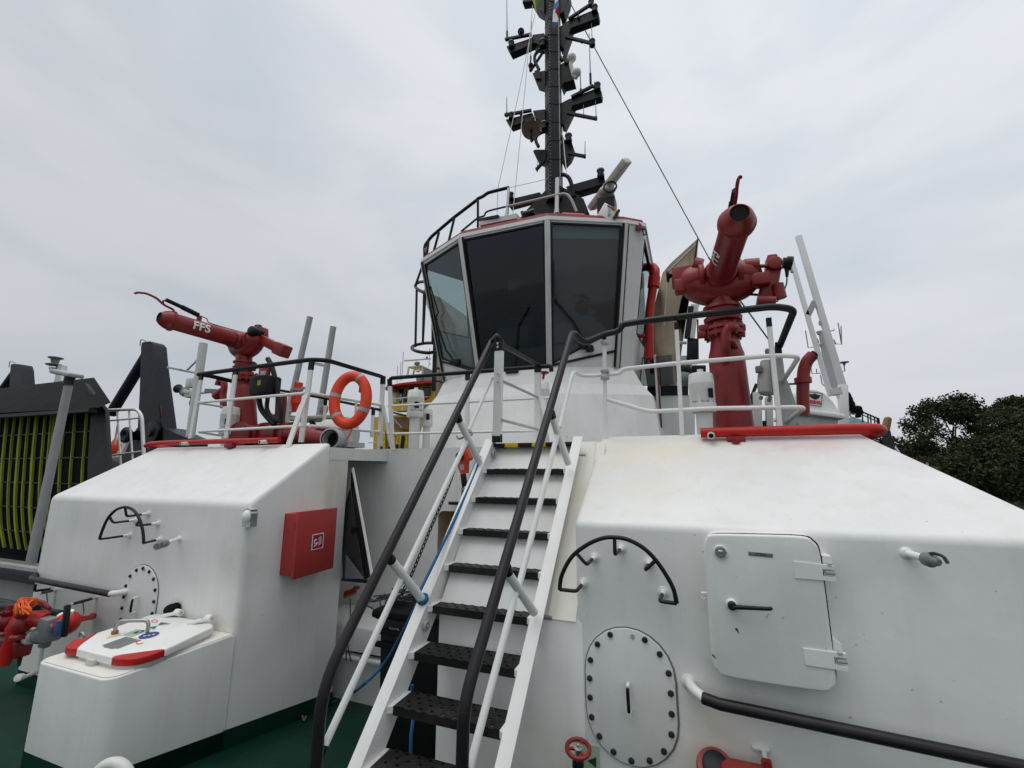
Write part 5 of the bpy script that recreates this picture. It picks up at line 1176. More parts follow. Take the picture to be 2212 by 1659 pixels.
# roof
rf = t.part('roof', REDR)
r1 = [V(xc+(p.x-xc)*1.0, 6.4+(p.y-6.4)*1.0, ZR+.055) for p in (top_pts[k] for k in order)]
out_ = lambda g, z: [V(xc+(p.x-xc)*g, 6.4+(p.y-6.4)*g, z) for p in (top_pts[k] for k in order)]
ra, rb_ = out_(1.0,ZR+.062), out_(.985,ZR+.125)
for i in range(m): rf.faces([ra[i],ra[(i+1)%m],rb_[(i+1)%m],rb_[i]], [(0,1,2,3)])
rf.faces(rb_, [tuple(range(m))])
ea = t.part('eave', WHITE2); e0, e1, e2 = out_(1.0,ZR+.0), out_(1.012,ZR+.012), out_(1.012,ZR+.06)
for i in range(m):
    j = (i+1)%m; ea.faces([e0[i],e0[j],e1[j],e1[i]], [(0,1,2,3)]); ea.faces([e1[i],e1[j],e2[j],e2[i]], [(0,1,2,3)]); ea.faces([e2[i],e2[j],ra[j],ra[i]], [(0,1,2,3)])
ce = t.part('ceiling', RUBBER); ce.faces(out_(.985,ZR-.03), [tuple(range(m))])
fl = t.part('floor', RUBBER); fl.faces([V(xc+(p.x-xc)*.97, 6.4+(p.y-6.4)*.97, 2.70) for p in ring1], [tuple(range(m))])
co = t.part('console', DARKG); co.hexa([(xc-.75,5.75,2.7),(xc+.75,5.75,2.7),(xc+.75,6.4,2.7),(xc-.75,6.4,2.7),(xc-.8,5.72,3.35),(xc+.8,5.72,3.35),(xc+.8,6.4,3.45),(xc-.8,6.4,3.45)], .03); co.box((xc-.30,6.0,3.62), (.5,.08,.32), .02); co.box((xc+.4,6.0,3.6), (.4,.08,.28), .02)
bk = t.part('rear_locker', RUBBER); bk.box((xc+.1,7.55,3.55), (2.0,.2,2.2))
ch = t.part('chair', NAVY); ch.box((xc+.15,6.75,3.55), (.55,.16,.8), .06); ch.box((xc+.15,6.6,3.2), (.5,.5,.14), .05)
bl_ = t.part('blue_curtain', paint('blue_cloth', (.012,.02,.09), .8, .3)); bl_.box((xc-.62,7.1,4.05), (.55,.03,.55))
sc = t.part('screen', GREY); sc.box(P('z3',870,660,Y=6.2), (.22,.03,.26), .01)
sv = t.part('sun_visor', paint('pale_teal_blind', (.16,.24,.23), .6, .1)); a_, b2, c2_, d2_ = fpt('C','D',.06,.02), fpt('C','D',.94,.02), fpt('C','D',.94,.085), fpt('C','D',.06,.10); nn_ = V(-.4,.9,0)*.06; sv.faces([a_+nn_,b2+nn_,c2_+nn_,d2_+nn_], [(0,1,2,3)])
# side door with a dark red edge and a black handrail on the starboard wall
xs = ring3[3].x
dr_ = t.part('door', WHITE2); dr_.box((xs+.03, 6.55, 2.55), (.04,.62,1.35), .02); de = dr_.sub('door_edge', paint('dark_red', (.12,.012,.012), .5)); de.box((xs+.055,6.24,2.7), (.02,.03,1.0))
# wipers
def wiper(p0, p1, p2, nm='wiper'):
    w = t.part('wiper', BLACK); w.tube([p0, p1], .012, 8); w.bar(p1-(p2-p1)*.45, p2, .02, .02); w.box(p0, (.12,.07,.07), .02)
fC = (top_pts['C'], (top_pts['D']-top_pts['C']).cross(bot_pts['C']-top_pts['C']).normalized())
w_ = t.part('wiper', BLACK); o_ = V(.02,-.04,-.0)
g = lambda x, y: P('z3',x,y,pl=fC)+o_
w_.tube([g(1440,1180), g(1330,985), g(1178,805)], .014, 8); w_.tube([g(1165,505), g(1172,640), g(1168,830)], .014, 8); w_.box(g(1445,1180), (.10,.10,.08), .02); w_.box(g(1178,800), (.06,.03,.05), .008); w_.ball(g(1400,1160), .06, (1,.6,.8), 10)
fA = (top_pts['A'], (top_pts['B']-top_pts['A']).cross(bot_pts['A']-top_pts['A']).normalized())
w_ = t.part('wiper', BLACK); g = lambda x, y: P('z3',x,y,pl=fA)+V(-.01,-.04,0)
w_.tube([g(430,1280), g(360,1190), g(280,960)], .016, 8); w_.tube([g(240,700), g(300,900), g(275,945)], .012, 8); w_.box(g(430,1280), (.16,.08,.08), .02)
w_ = t.part('wiper', BLACK); fB = (top_pts['B'], (top_pts['C']-top_pts['B']).cross(bot_pts['B']-top_pts['B']).normalized()); g = lambda x, y: P('z3',x,y,pl=fB)+V(0,-.03,0)
w_.tube([g(875,1350), g(900,1000), g(980,855)], .010, 8); w_.box(g(860,1352), (.18,.07,.05), .015)
t.done()
# fittings on the roof
t = T('roof_railing', 'black pipe railing climbing round the left of the wheelhouse roof', 'railing')
Yr = 5.6; q = lambda n, x, y, Y=5.55: P(n, x, y, Y=Y)
r = t.part('top_rail', BLACK)
r.tube([q('z3',180,470,5.7), q('z3',178,380,5.7), q('z3',230,310,5.7), q('z3',400,165,5.65), q('z3',590,20,5.6), q('z2',70,820,5.6), q('z2',130,795,5.6), q('z2',180,755,5.6), q('z2',300,725,5.6), q('z2',410,698,5.6)], .026, 10, fillet=.06)
r.tube([q('z3',178,400,5.7), q('z3',195,440,5.6), q('z3',235,460,5.5)], .02, 8)
for (x0_,y0_),(x1_,y1_) in (((365,345),(408,165)),((245,440),(290,275)),((195,455),(210,340)),((590,235),(590,25))):
    p = t.part('post', BLACK); p.tube([q('z3',x0_,y0_), q('z3',x1_,y1_)], .02, 8)
m_ = t.part('mid_rail', BLACK); m_.tube([q('z3',460,270), q('z3',588,165)], .016, 8); m_.tube([q('z3',595,160), q('z3',640,150), q('z3',650,120), q('z3',690,105), q('z3',830,72), q('z2',930,770)], .014, 8, fillet=.04)
m2 = t.part('white_rail', LGREY); m2.tube([q('z2',390,905), q('z2',900,785), q('z2',1000,765), q('z2',1050,780), q('z2',1090,840), q('z2',1140,960)], .020, 10, fillet=.08)
for a, c, wd in (((385,1005),(405,705),.03),((925,970),(932,595),.05)):
    p = t.part('post', WHITE2); p.bar(q('z2',*a), q('z2',*c), wd, .03, (0,1,0)); g_ = t.part('gusset', WHITE2); a_, b2 = q('z2',*a), q('z2',*c); g_.prism([a_+V(-.05,0.02,0), a_+V(.03,.02,0), a_+(b2-a_)*.55+V(0,.02,0)], (0,.01,0))
wr = t.part('safety_wire', LGREY); wr.tube([q('z2',415,700), q('z2',830,605)], .004, 5)
t.done()
t = T('skylight_hatch', 'low grey hatch with a black lid on the left of the wheelhouse roof edge', 'hatch')
b_ = t.part('frame', OFFW); a, c = P('z2',110,1105,Y=5.0), P('z2',510,1025,Y=4.95); b_.bar(a+V(0,.15,.02), c+V(0,.15,.02), .35, .07); ld = t.part('lid', BLACK); ld.bar(a+V(0,.15,.075), c+V(-.25,.15,.075), .36, .035); kn_ = t.part('ring', STEEL); kn_.ring(P('z2',405,1020,Y=4.95), (0,1,0), .035, .008, 14, 6)
t.done()
t = T('spotlight', 'small black spotlight lying on the wheelhouse roof at the mast foot', 'lamp')
b_ = t.part('body', BLACK); b_.tube([P('z2',570,1000,Y=5.2), P('z2',690,965,Y=5.2)], .055, 12); k_ = t.part('stand', BLACK); k_.tube([P('z2',550,960,Y=5.2), P('z2',565,1020,Y=5.2), P('z2',540,1030,Y=5.2)], .022, 8)
t.done()
b = B('life_jacket_bag', REDB); b.hexa([P('z2',*p,Y=y_) for p, y_ in (((970,1000),5.15),((1260,1012),5.15),((1260,1012),5.5),((970,1000),5.5),((985,965),5.15),((1225,985),5.15),((1225,980),5.5),((985,965),5.5))], .02); solo(b, 'flat bright red cover on the wheelhouse roof below the mast', 'cover')
t = T('radar', 'long white radar scanner tilted on its pedestal right of the mast', 'radar')
Yd = 6.0; q = lambda x, y, Y=Yd: P('z2', x, y, Y=Y)
sc = t.part('scanner', OFFW); a, c = q(1300,925,6.25), q(1690,400,5.7); sc.bar(a, c, .17, .10, (0,-.5,.8), .02); pd = t.part('pedestal', GREY); pd.hexa([q(1395,865),q(1545,860),q(1545,860)+V(0,.3,0),q(1395,865)+V(0,.3,0),q(1400,740),q(1545,720),q(1545,720)+V(0,.3,0),q(1400,740)+V(0,.3,0)], .05); hd = t.part('gearbox', OFFW); hd.ball(q(1468,735), .13, (1,.8,.55), 14); rg = t.part('cable_loop', BLACK); rg.ring(q(1520,760)-V(0,.16,0), (.1,-1,.1), .09, .014, 18, 6); st_ = t.part('leg', BLACK); st_.bar(q(1470,1010), q(1470,850), .25, .25)
t.done()
t = T('searchlight', 'boxy white searchlight with a striped lens at the front right of the wheelhouse roof', 'searchlight')
q = lambda x, y, Y=5.15: P('z2', x, y, Y=Y)
bd = t.part('body', WHITE2); bd.hexa([q(1340,1025),q(1530,1035),q(1530,1035)+V(0,.3,0),q(1340,1025)+V(0,.3,0),q(1445,855),q(1590,945),q(1590,945)+V(0,.3,0),q(1445,855)+V(0,.3,0)], .012)
st_ = t.part('slot', PRK); st_.bar(q(1475,890,5.14), q(1545,938,5.14), .012, .01, (0,1,0)); st_ = t.part('amber_label', ROPEO); st_.bar(q(1510,905,5.14), q(1560,940,5.14), .028, .008, (0,1,0)); b2 = t.part('bracket', LGREY); b2.bar(q(1490,1000,5.13), q(1490,935,5.13), .05, .02); bc = t.part('hinge', BLACK); bc.bar(q(1545,1035), q(1600,940), .03, .03)
t.done()
t = T('corner_lamp', 'small black wire lamp bracket at the right corner of the wheelhouse roof', 'lamp')
q = lambda x, y, Y=5.35: P('z2', x, y, Y=Y)
w_ = t.part('cable', BLACK); w_.tube(spline([q(1765,1100), q(1800,1080), q(1835,1110), q(1845,1140)],5), .009, 6); l_ = t.part('guard', BLACK); l_.tube([q(1850,1135), q(1890,1160), q(1895,1205), q(1865,1215), q(1850,1135)], .010, 6); l2 = t.part('base', RED); l2.lathe(q(1815,1130), (0,-.3,1), [(-.03,.05),(.02,.04),(.03,0)], 12)
t.done()
# red pipe on the starboard side
b = B('red_pipe', REDB); q = lambda x, y, Y=6.1: P('z3', x, y, Y=Y); b.tube([q(1915,560,6.6), q(1940,535,6.3), q(1966,575), q(1945,690), q(1912,880), q(1912,1250)], .058, 14, fillet=.14); b.cyl(q(1943,700), q(1952,620), .082, seg=14); b.tube([q(1905,1075), q(1815,1075)], .03, 8); solo(b, 'bright red vertical pipe up the right side of the wheelhouse', 'pipe')

# ------------------------------------------------------------------ mast
YMs = 6.6
z1 = lambda x, y, Y=YMs: P('z1', x, y, Y=Y)
z2 = lambda x, y, Y=YMs: P('z2', x, y, Y=Y)
t = T('mast', 'tall black steel mast with side arms above the wheelhouse', 'mast')
col = t.part('column', MASTB)
a, c = z2(885,800), z1(860,-200); wd = (z1(955,400)-z1(795,400)).length
# facetted column: ridge towards the viewer slightly right of the left face
def colsec(p, w): return [p+V(-w/2,.05,0), p+V(-w*.08,-w*.42,0), p+V(w/2,-.05,0), p+V(w*.42,w*.6,0), p+V(-w*.42,w*.6,0)]
s0, s1 = colsec(z2(885,850), wd*1.02), colsec(z1(868,-260), wd*.95)
for i in range(5): col.faces([s0[i], s0[(i+1)%5], s1[(i+1)%5], s1[i]], [(0,1,2,3)])
pi_ = col.sub('pipe', LGREY); pi_.tube([z2(972,700)-V(0,.05,0), z1(953,250)-V(0,.05,0)], .010, 8)
for k in range(14):
    f = k/13; pa = s0[0].lerp(s1[0],f); pb = s0[1].lerp(s1[1],f); pc = s0[2].lerp(s1[2],f)
    sm_ = t.part('seam', BLACK); sm_.tube([pa+V(0,-.002,0), pb+V(0,-.002,0), pc+V(0,-.002,0)], .007, 6)
rv = t.part('rivets', OFFW); rv.kind = 'stuff'
for k in range(70):
    f = k/69; p = s0[1].lerp(s1[1],f)+V(.018,.004,0); rv.box(p, (.010,.010,.012))
ft = t.part('foot', MASTB); q0 = [z2(*p) for p in ((590,985),(1200,985),(1180,790),(980,690),(960,660),(810,720),(600,940))]
ft.prism([q0[0],q0[1],q0[2],q0[3],q0[4],q0[5],q0[6]], (0,.5,0), bev=.01)
ft.hexa([V(xc-.5,6.3,ZR+.12),V(xc+.9,6.3,ZR+.12),V(xc+.9,7.3,ZR+.12),V(xc-.5,7.3,ZR+.12),V(q0[0].x,6.6,q0[0].z+.01),V(q0[1].x,6.6,q0[1].z+.01),V(q0[1].x,7.1,q0[1].z+.01),V(q0[0].x,7.1,q0[0].z+.01)])
ft.prism([z2(*p) for p in ((1180,800),(1215,820),(1270,960),(1240,985),(1190,985))], (0,.4,0))
def arm(pts_hub, pts_arm, label=None, thick=.22, lamp=None):
    h = t.part('arm', MASTB); h.prism([z1(*p) for p in pts_hub], (0,thick,0), bev=.01)
    h2 = h.sub('lamp_bar', MASTB); h2.prism([z1(*p)+V(0,-.03,0) for p in pts_arm], (0,thick*.7,0), bev=.015)
arm(((665,375),(790,358),(800,490),(690,465),(650,440)), ((388,515),(430,590),(680,480),(668,420),(570,455)))
arm(((945,300),(1050,222),(1085,240),(1070,325),(1000,520),(950,480)), ((1060,235),(1360,110),(1385,165),(1380,205),(1075,320)))
arm(((668,1195),(795,1180),(800,1320),(690,1280)), ((380,1305),(430,1378),(680,1290),(668,1230)))
arm(((960,1120),(1065,1065),(1110,1085),(1090,1155),(1000,1340),(965,1330)), ((1075,1080),(1390,955),(1415,1010),(1410,1055),(1090,1155)))
arm(((663,790),(800,760),(800,915),(700,880)), ((690,780),(740,760),(760,860),(700,860)))
arm(((960,700),(1060,640),(1110,860),(1000,890),(970,935)), ((990,620),(1060,600),(1080,680),(1010,700)))
def arm2(ph): h = t.part('arm', MASTB); h.prism([z2(*p) for p in ph], (0,.2,0), bev=.01)
arm2(((668,305),(690,288),(805,288),(805,415),(710,390))); arm2(((960,235),(1020,190),(1075,170),(1105,260),(1060,360),(990,435),(965,380)))
arm2(((380,850),(460,815),(740,748),(760,770),(740,790),(400,885))); arm2(((1025,690),(1080,670),(1360,590),(1410,560),(1435,570),(1450,650),(1170,735),(1060,730)))
arm2(((410,800),(450,795),(455,840),(415,845)))
arm(((700,80),(640,-20),(660,-90),(790,-60),(790,135)), ((560,40),(565,15),(660,5),(665,25))); arm(((955,155),(1000,120),(1045,0),(1060,-80),(955,-80)), ((1040,-20),(1046,0),(1050,-40)))
# thin yards
for a, c in (((380,452),(660,398)),((1030,428),(1340,502)),((1060,235),(1310,70)),((375,1265),(660,1215)),((1045,1245),(1365,1308)),((1090,1075),(1330,950))):
    y_ = t.part('yard', BLACK); y_.bar(z1(*a)+V(0,-.05,0), z1(*c)+V(0,-.05,0), .05, .04)
for a, c in (((1060,350),(1240,385)),((800,430),(712,528))):
    y_ = t.part('yard', BLACK); y_.bar(z2(*a)+V(0,-.05,0), z2(*c)+V(0,-.05,0), .05, .04)
hp_ = t.part('hoop', BLACK); hp_.tube(spline([z1(735,755), z1(690,660), z1(695,590), z1(760,530), z1(850,520), z1(930,560), z1(985,660)],5), .03, 8)
hp_ = t.part('bracket', BLACK); hp_.tube([z1(645,765), z1(780,560)], .025, 8)
hp_ = t.part('hoop', BLACK); hp_.tube(spline([z2(730,260), z2(700,190), z2(720,130), z2(800,95), z2(920,105), z2(975,150), z2(1005,215)],5), .03, 8); hp_ = t.part('hoop', BLACK); hp_.tube(spline([z2(925,575), z2(1000,560), z2(1060,600), z2(1100,720), z2(1110,800)],5), .035, 8); hp_ = t.part('bracket', BLACK); hp_.tube([z2(645,205), z2(745,100)], .025, 8)
t.done()
def whip(n, x0_, y0_, x1_, y1_, label, base=.018):
    t = T('whip_antenna', label, 'antenna', 'whip antennas on the black mast')
    a, c = P(n,x0_,y0_,Y=YMs-.05), P(n,x1_,y1_,Y=YMs-.05); m_ = t.part('base', BLACK); m_.cyl(a, a+(c-a)*.2, base*1.15, seg=8); w = t.part('whip', GREY); w.cyl(a+(c-a)*.2, c, base*.6, base*.35, seg=6); t.done()
whip('z1',390,440,386,-60,'thin whip antenna at the left tip of the upper mast arm')
whip('z1',386,1262,386,1045,'short whip antenna at the left tip of the middle mast arm')
whip('z1',1292,905,1276,360,'long whip antenna at the right tip of the middle mast arm')
whip('z1',1188,1020,1178,738,'whip antenna halfway along the right middle mast arm')
whip('z1',1218,1275,1215,1130,'short whip antenna on the thin lower right yard, left one of two',.014)
whip('z1',1352,1300,1345,1085,'short whip antenna at the end of the thin lower right yard',.014)
whip('z1',1310,470,1300,255,'whip antenna with a black base at the end of the thin upper right yard',.014)
whip('z1',643,700,655,230,'whip antenna on the black bracket left of the mast',.014)
whip('z2',1230,380,1232,200,'short whip antenna on the lowest right yard of the mast',.016)
whip('z2',715,525,715,410,'short whip antenna below the lowest left mast bracket',.012)
whip('z1',1162,200,1164,118,'stub antenna on the upper right mast arm',.022)
whip('z1',540,1240,541,1190,'stub antenna on the left middle mast arm',.022)
whip('z1',1332,950,1333,885,'black stub antenna at the right end of the middle mast arm',.022)
whip('z1',1197,462,1196,415,'stub antenna on the thin upper right yard',.018)
def navlamp(n, x, y, r, label):
    t = T('navigation_lamp', label, 'lamp', 'navigation lamps on the black mast'); c = P(n,x,y,Y=YMs-.05); b_ = t.part('base', BLACK); b_.lathe(c-V(0,0,r*1.4), (0,0,1), [(0,r),(r*.8,r*1.0)], 12); g_ = t.part('lens', DARKG); g_.lathe(c-V(0,0,r*.6), (0,0,1), [(0,r*.85),(r*1.2,r*.9)], 12); k = t.part('cap', GREY); k.lathe(c+V(0,0,r*.6), (0,0,1), [(0,r*1.1),(r*.4,r*1.0),(r*.6,0)], 12); t.done()
for n, x, y, r, lab in (('z1',435,478,.055,'lamp on the upper left mast arm'),('z1',1335,95,.055,'lamp on the upper right mast arm'),('z1',775,468,.06,'lamp at the mast bracket above the hoop'),('z1',435,1250,.05,'lamp on the middle left mast arm'),('z1',1365,935,.055,'lamp on the middle right mast arm'),('z2',790,28,.06,'lamp above the dish on the mast'),('z2',1053,160,.06,'lamp on the lowest right bracket of the mast'),('z2',1400,540,.06,'lamp at the end of the lowest right mast arm'),('z2',430,785,.05,'lamp at the end of the lowest left mast arm'),('z1',1310,460,.05,'black lamp at the end of the thin upper right yard'),('z1',1298,30,.05,'lamp at the top of the upper right yard')):
    navlamp(n, x, y, r, lab)
def dish(n, x, y, w, h, label, stalk, mat):
    t = T('dish_antenna', label, 'dish'); c = P(n,x,y,Y=YMs-.25); r = (P(n,x+w/2,y,Y=YMs-.25)-c).length; d_ = t.part('dish', mat); ax_ = V(-.1,-.75 if h < w*.95 else -1,.0)
    dirv = (EYE-c).normalized(); k = h/w; side_ = V(0,0,-1); axis = (dirv*k + side_*math.sqrt(max(0,1-k*k))).normalized()
    d_.lathe(c, axis, [(-.05,r*.2),(-.02,r*.8),(0,r),(.004,r*.97),(-.012,r*.75),(-.03,0)], 26, caps=False); s_ = t.part('feed', BLACK); a = P(n,*stalk,Y=YMs-.2); s_.tube([c+axis*.02, a], .022, 8); s_.ball(c+axis*.03, .03, (1,1,1), 8); t.done()
dish('z2',650,75,190,145,'round beige dish antenna left of the mast below the middle arm',(650,190), paint('beige_dish',(.30,.26,.21),.5,.1))
dish('z1',540,343,64,70,'small dark round dish on the upper left mast arm',(540,410), GREY)
t = T('dome_antenna', 'two small white domes on brackets right of the mast between its arms', 'antenna')
for x, y in ((1085,625),(1138,785)): d_ = t.part('dome', WHITE2); d_.ball(z1(x,y,6.5), .085, (1,1,.9), 14)
k = t.part('bracket', OFFW); k.tube([z1(1090,660,6.5), z1(1075,690,6.5), z1(1110,820,6.5), z1(1140,840,6.5)], .035, 8, fillet=.04)
t.done()
b = B('antenna_base', BLACK); b.ball(z1(645,710), .05, (1,1,1.2), 10); b.cyl(z1(645,765), z1(643,690), .03); solo(b, 'black antenna base on the bracket left of the mast', 'antenna base')
# stay wire and halyards
b = B('stay_wire', GREY); b.tube([z1(1020,-60), P('z4',640,890,Y=7.5)], .009, 6); b.tube([P('z4',640,890,Y=7.5), P('z5',1100,190,Y=8.2)], .013, 6); solo(b, 'grey stay wire running from the mast top down to the right', 'wire')
for i, (n0, a, n1, c, lab) in enumerate((('z1',(690,150),'z2',(288,720),'white halyard from the upper mast to the roof railing'),('z1',(665,60),'z2',(450,1000),'white halyard close left of the mast'),('z2',(985,50),'z2',(1035,560),'thin white halyard close right of the mast'))):
    b = B('halyard', OFFW); b.tube(spline([P(n0,*a,Y=6.3), (P(n0,*a,Y=6.3)+P(n1,*c,Y=5.7))/2+V(0,0,-.05), P(n1,*c,Y=5.7)],6), .006, 5); solo(b, lab, 'rope', 'halyards of the black mast')
b = B('halyard', OFFW); b.tube([P('z2',288,720,Y=5.7), P('z2',280,1015,Y=5.5)], .006, 5); solo(b, 'white line tied to the black roof railing with a black clamp', 'rope', 'halyards of the black mast')
def flag(pts, cols, label, Y):
    t = T('flag', label, 'flag')
    for nm, m_, ps in cols:
        f = t.part(nm, m_); g = [P('z1',x,y,Y=Y+.02*math.sin(x*.05+y*.03)) for x, y in ps]; f.faces(g, [tuple(range(len(g)))]); f.faces([v+V(0,.006,0) for v in g], [tuple(range(len(g)))])
    t.done()
flag(None, [('blue_stripe', paint('flag_blue',(.03,.17,.42),.8,.2), [(905,40),(945,0),(950,60),(918,95),(888,110),(892,70)]),('red_stripe', paint('flag_red',(.45,.02,.05),.8,.2), [(918,95),(950,60),(952,150),(945,205),(925,150),(905,130)]),('white_stripe', PRW, [(888,110),(918,95),(905,130),(925,150),(945,205),(935,240),(878,235)]),('white_corner', PRW, [(905,0),(945,-5),(905,40)]),('blue_tail', paint('flag_blue_dark',(.02,.06,.20),.8,.2), [(878,235),(935,240),(915,290),(885,310),(880,260)])], 'small red white and blue flag furled against the mast', 6.3)
flag(None, [('green_cloth', paint('flag_green',(.10,.19,.03),.8,.2), [(690,-20),(742,0),(735,50),(710,120),(700,80)]),('yellow_cloth', paint('flag_yellow',(.55,.48,.03),.8,.2), [(660,-20),(690,-20),(700,80),(710,120),(697,135),(675,30)])], 'small yellow and green flag hanging at the mast top', 6.3)
# ------------------------------------------------------------------ funnels and cage ladder
t = T('cage_ladder', 'black cage ladder with hoops on the left side of the wheelhouse', 'ladder')
YL_ = 6.6; q = lambda x, y, Y=YL_: P('z3', x, y, Y=Y)
for a, c in (((265,935),(252,1460)),((190,450),(265,935))): pass
r = t.part('stringer', BLACK); r.bar(q(250,1500), q(268,940), .07, .04, (0,1,0)); r = t.part('stringer', BLACK); r.bar(q(335,1470,7.0), q(300,1050,7.0), .05, .03, (0,1,0))
for y in (1075,1145,1205,1320,1420): g = t.part('rung', BLACK); g.cyl(q(258,y), q(332,y+12 if y > 1200 else y+35,6.95), .022, seg=8)
for (x0_,y0_),(x1_,y1_) in (((185,470),(107,690)),((200,470),(165,1130)),((118,720),(108,1160)),((175,740),(165,1140)),((240,860),(240,1140))): g = t.part('cage_bar', BLACK); g.cyl(q(x1_,y1_), q(x0_,y0_), .022, seg=8)
for c0, pts in ((0,((190,655),(130,662),(108,690),(125,715),(170,738),(215,748))),(1,((265,1130),(190,1130),(110,1145),(80,1165),(110,1190),(200,1205),(265,1195)))):
    g = t.part('hoop', BLACK); g.tube(spline([q(x,y,YL_+.25*math.sin(i)) for i,(x,y) in enumerate(pts)],5), .03, 8)
t.done()
t = T('funnel', 'beige stained exhaust casing half hidden left of the wheelhouse', 'funnel', 'exhaust casings beside the wheelhouse')
Yf_ = 7.4; q = lambda x, y: P('z3', x, y, Y=Yf_)
c_ = t.part('casing', STAIN); c_.prism([q(*p) for p in ((168,722),(185,770),(215,880),(240,960),(262,1330),(250,1700),(420,1700),(420,1000),(300,780))], (0,1.2,0), bev=.03); li = t.part('lip', OFFW); li.prism([q(*p)+V(0,-.01,0) for p in ((165,720),(185,725),(225,880),(215,885),(180,800))], (0,.4,0))
t.done()
t = T('funnel', 'beige stained exhaust casing with a black rear edge right of the wheelhouse', 'funnel', 'exhaust casings beside the wheelhouse')
Yf_ = 6.9; q = lambda n, x, y, Y=Yf_: P(n, x, y, Y=Y)
pts = [q('z5',0,600), q('z3',1850,1400), q('z3',1860,1200), q('z4',160,1045), q('z4',250,940), q('z4',515,700), q('z4',480,960), q('z4',360,1280), q('z4',290,1616), q('z5',258,600)]
c_ = t.part('casing', STAIN); c_.prism([pts[0]]+pts[2:], (0,.05,0)); 
c2 = t.part('side_plate', STAIN); a = [q('z4',515,700),q('z4',480,960),q('z4',360,1280),q('z4',290,1616),q('z5',258,600)]; 
c2.prism(a + [v+V(.03,1.0,0) for v in reversed(a)], (.01,.0,0))
bl_ = t.part('black_edge', BLACK); bl_.prism([q('z4',*p)+V(0,-.02,0) for p in ((527,672),(532,720),(500,960),(478,965),(515,712))], (0,.1,0))
rb_ = t.part('seam', OFFW); rb_.tube([q('z4',175,1600)+V(0,-.01,0), q('z4',215,1040)+V(0,-.01,0), q('z4',500,760)+V(0,-.01,0)], .012, 6)
gb = t.part('wind_screen', glass('smoky_glass',(.45,.45,.43),.05)); gb.box((q('z5',175,460,6.6)+q('z5',0,460,6.6))/2+V(-.05,0,0), ((q('z5',355,460,6.6)-q('z5',0,460,6.6)).length, .012, (q('z5',0,330,6.6)-q('z5',0,590,6.6)).length))
ba = t.part('base_band', NAVY); ba.prism([q('z5',*p,Y=6.85) for p in ((0,605),(370,590),(370,680),(0,690))], (0,1.0,0))
w = t.part('lower_wall', WHITE); w.prism([q('z5',*p,Y=6.86) for p in ((0,690),(430,678),(430,1100),(0,1100))], (0,1.0,0))
t.done()
t = T('exhaust_fitting', 'black and white pipe stack with a lamp behind the right railing', 'pipe stack')
q = lambda x, y, Y=6.0: P('z5', x, y, Y=Y)
b_ = t.part('black_box', BLACK); b_.hexa([q(355,360),q(458,360),q(458,360)+V(0,.3,0),q(355,360)+V(0,.3,0),q(360,168),q(452,168),q(452,168)+V(0,.3,0),q(360,168)+V(0,.3,0)], .01); p_ = t.part('white_post', OFFW); p_.bar(q(390,170), P('z4',495,1380,Y=6.0), .10, .05, (0,1,0)); p2 = t.part('black_post', BLACK); p2.bar(q(358,170), P('z4',455,1400,Y=6.0), .07, .06, (0,1,0))
l_ = t.part('lamp', GREY); l_.ball(q(335,530,5.9), .10, (1,1,1), 14); l2 = t.part('black_knob', BLACK); l2.ball(q(345,455,5.9), .08, (1,1,1), 12); bx_ = t.part('panel', OFFW); bx_.bar(q(330,420,6.1), q(330,330,6.1), .20, .05, (0,1,0)); st_ = t.part('stay', LGREY); st_.tube([q(275,210), q(355,210)], .02, 6); ch_ = t.part('chain_line', BLACK); ch_.tube([q(455,0), q(458,370)], .01, 6); bk_ = t.part('black_cabinet', BLACK); bk_.hexa([q(400,470),q(530,470),q(530,470)+V(0,.3,0),q(400,470)+V(0,.3,0),q(400,410),q(530,410),q(530,410)+V(0,.3,0),q(400,410)+V(0,.3,0)], .01)
t.done()

# ------------------------------------------------------------------ gear behind the right railing
t = T('life_raft_canister', 'white domed life raft canister with a square emblem sticker behind the right railing', 'life raft')
Yv = 7.2; q = lambda x, y, Y=Yv: P('z5', x, y, Y=Y)
a, c = q(1290,850), q(1765,870); L_ = (c-a).length; mid = (a+c)/2
upl = [q(*p) for p in ((1290,815),(1310,680),(1350,635),(1430,608),(1520,612),(1600,645),(1680,720),(1735,810),(1760,868))]
bd = t.part('upper_shell', WHITE2)
def shell(b, pts, dpt, prof):
    rings = []
    cz = min(p.z for p in pts); cx_ = sum(p.x for p in pts)/len(pts)
    for f, s in prof: rings.append([b.bm.verts.new(V(cx_+(p.x-cx_)*s, p.y+dpt*f, cz+(p.z-cz)*s)) for p in pts])
    for A_, B_ in zip(rings, rings[1:]):
        for k in range(len(pts)-1): b.bm.faces.new((A_[k],A_[k+1],B_[k+1],B_[k]))
    b.bm.faces.new(list(reversed(rings[0]))); b.bm.faces.new(rings[-1])
shell(bd, upl, 1.3, ((0,.90),(.03,.95),(.10,.985),(.3,1),(.7,1),(.95,.96),(1,.88)))
fl_ = t.part('flange', WHITE2); fl_.bar(q(1285,818)+V(0,.6,0), q(1765,880)+V(0,.6,0), 1.4, .07, (0,0,1), .02)
lo = t.part('lower_shell', OFFW); lo.hexa([q(1310,1010),q(1700,1010),q(1700,1010)+V(0,1.2,0),q(1310,1010)+V(0,1.2,0),q(1290,830),q(1745,885),q(1745,885)+V(0,1.2,0),q(1290,830)+V(0,1.2,0)], .06)
st_ = t.part('emblem_sticker', PRW); o_ = V(0,.02,0); Q = lambda x, y, d=0: q(x, y)+V(0,-.012-d,0)
st_.prism([Q(1438,650),Q(1573,665),Q(1565,782),Q(1436,765)], (0,.012,0))
bo = st_.sub('border', GREY); 
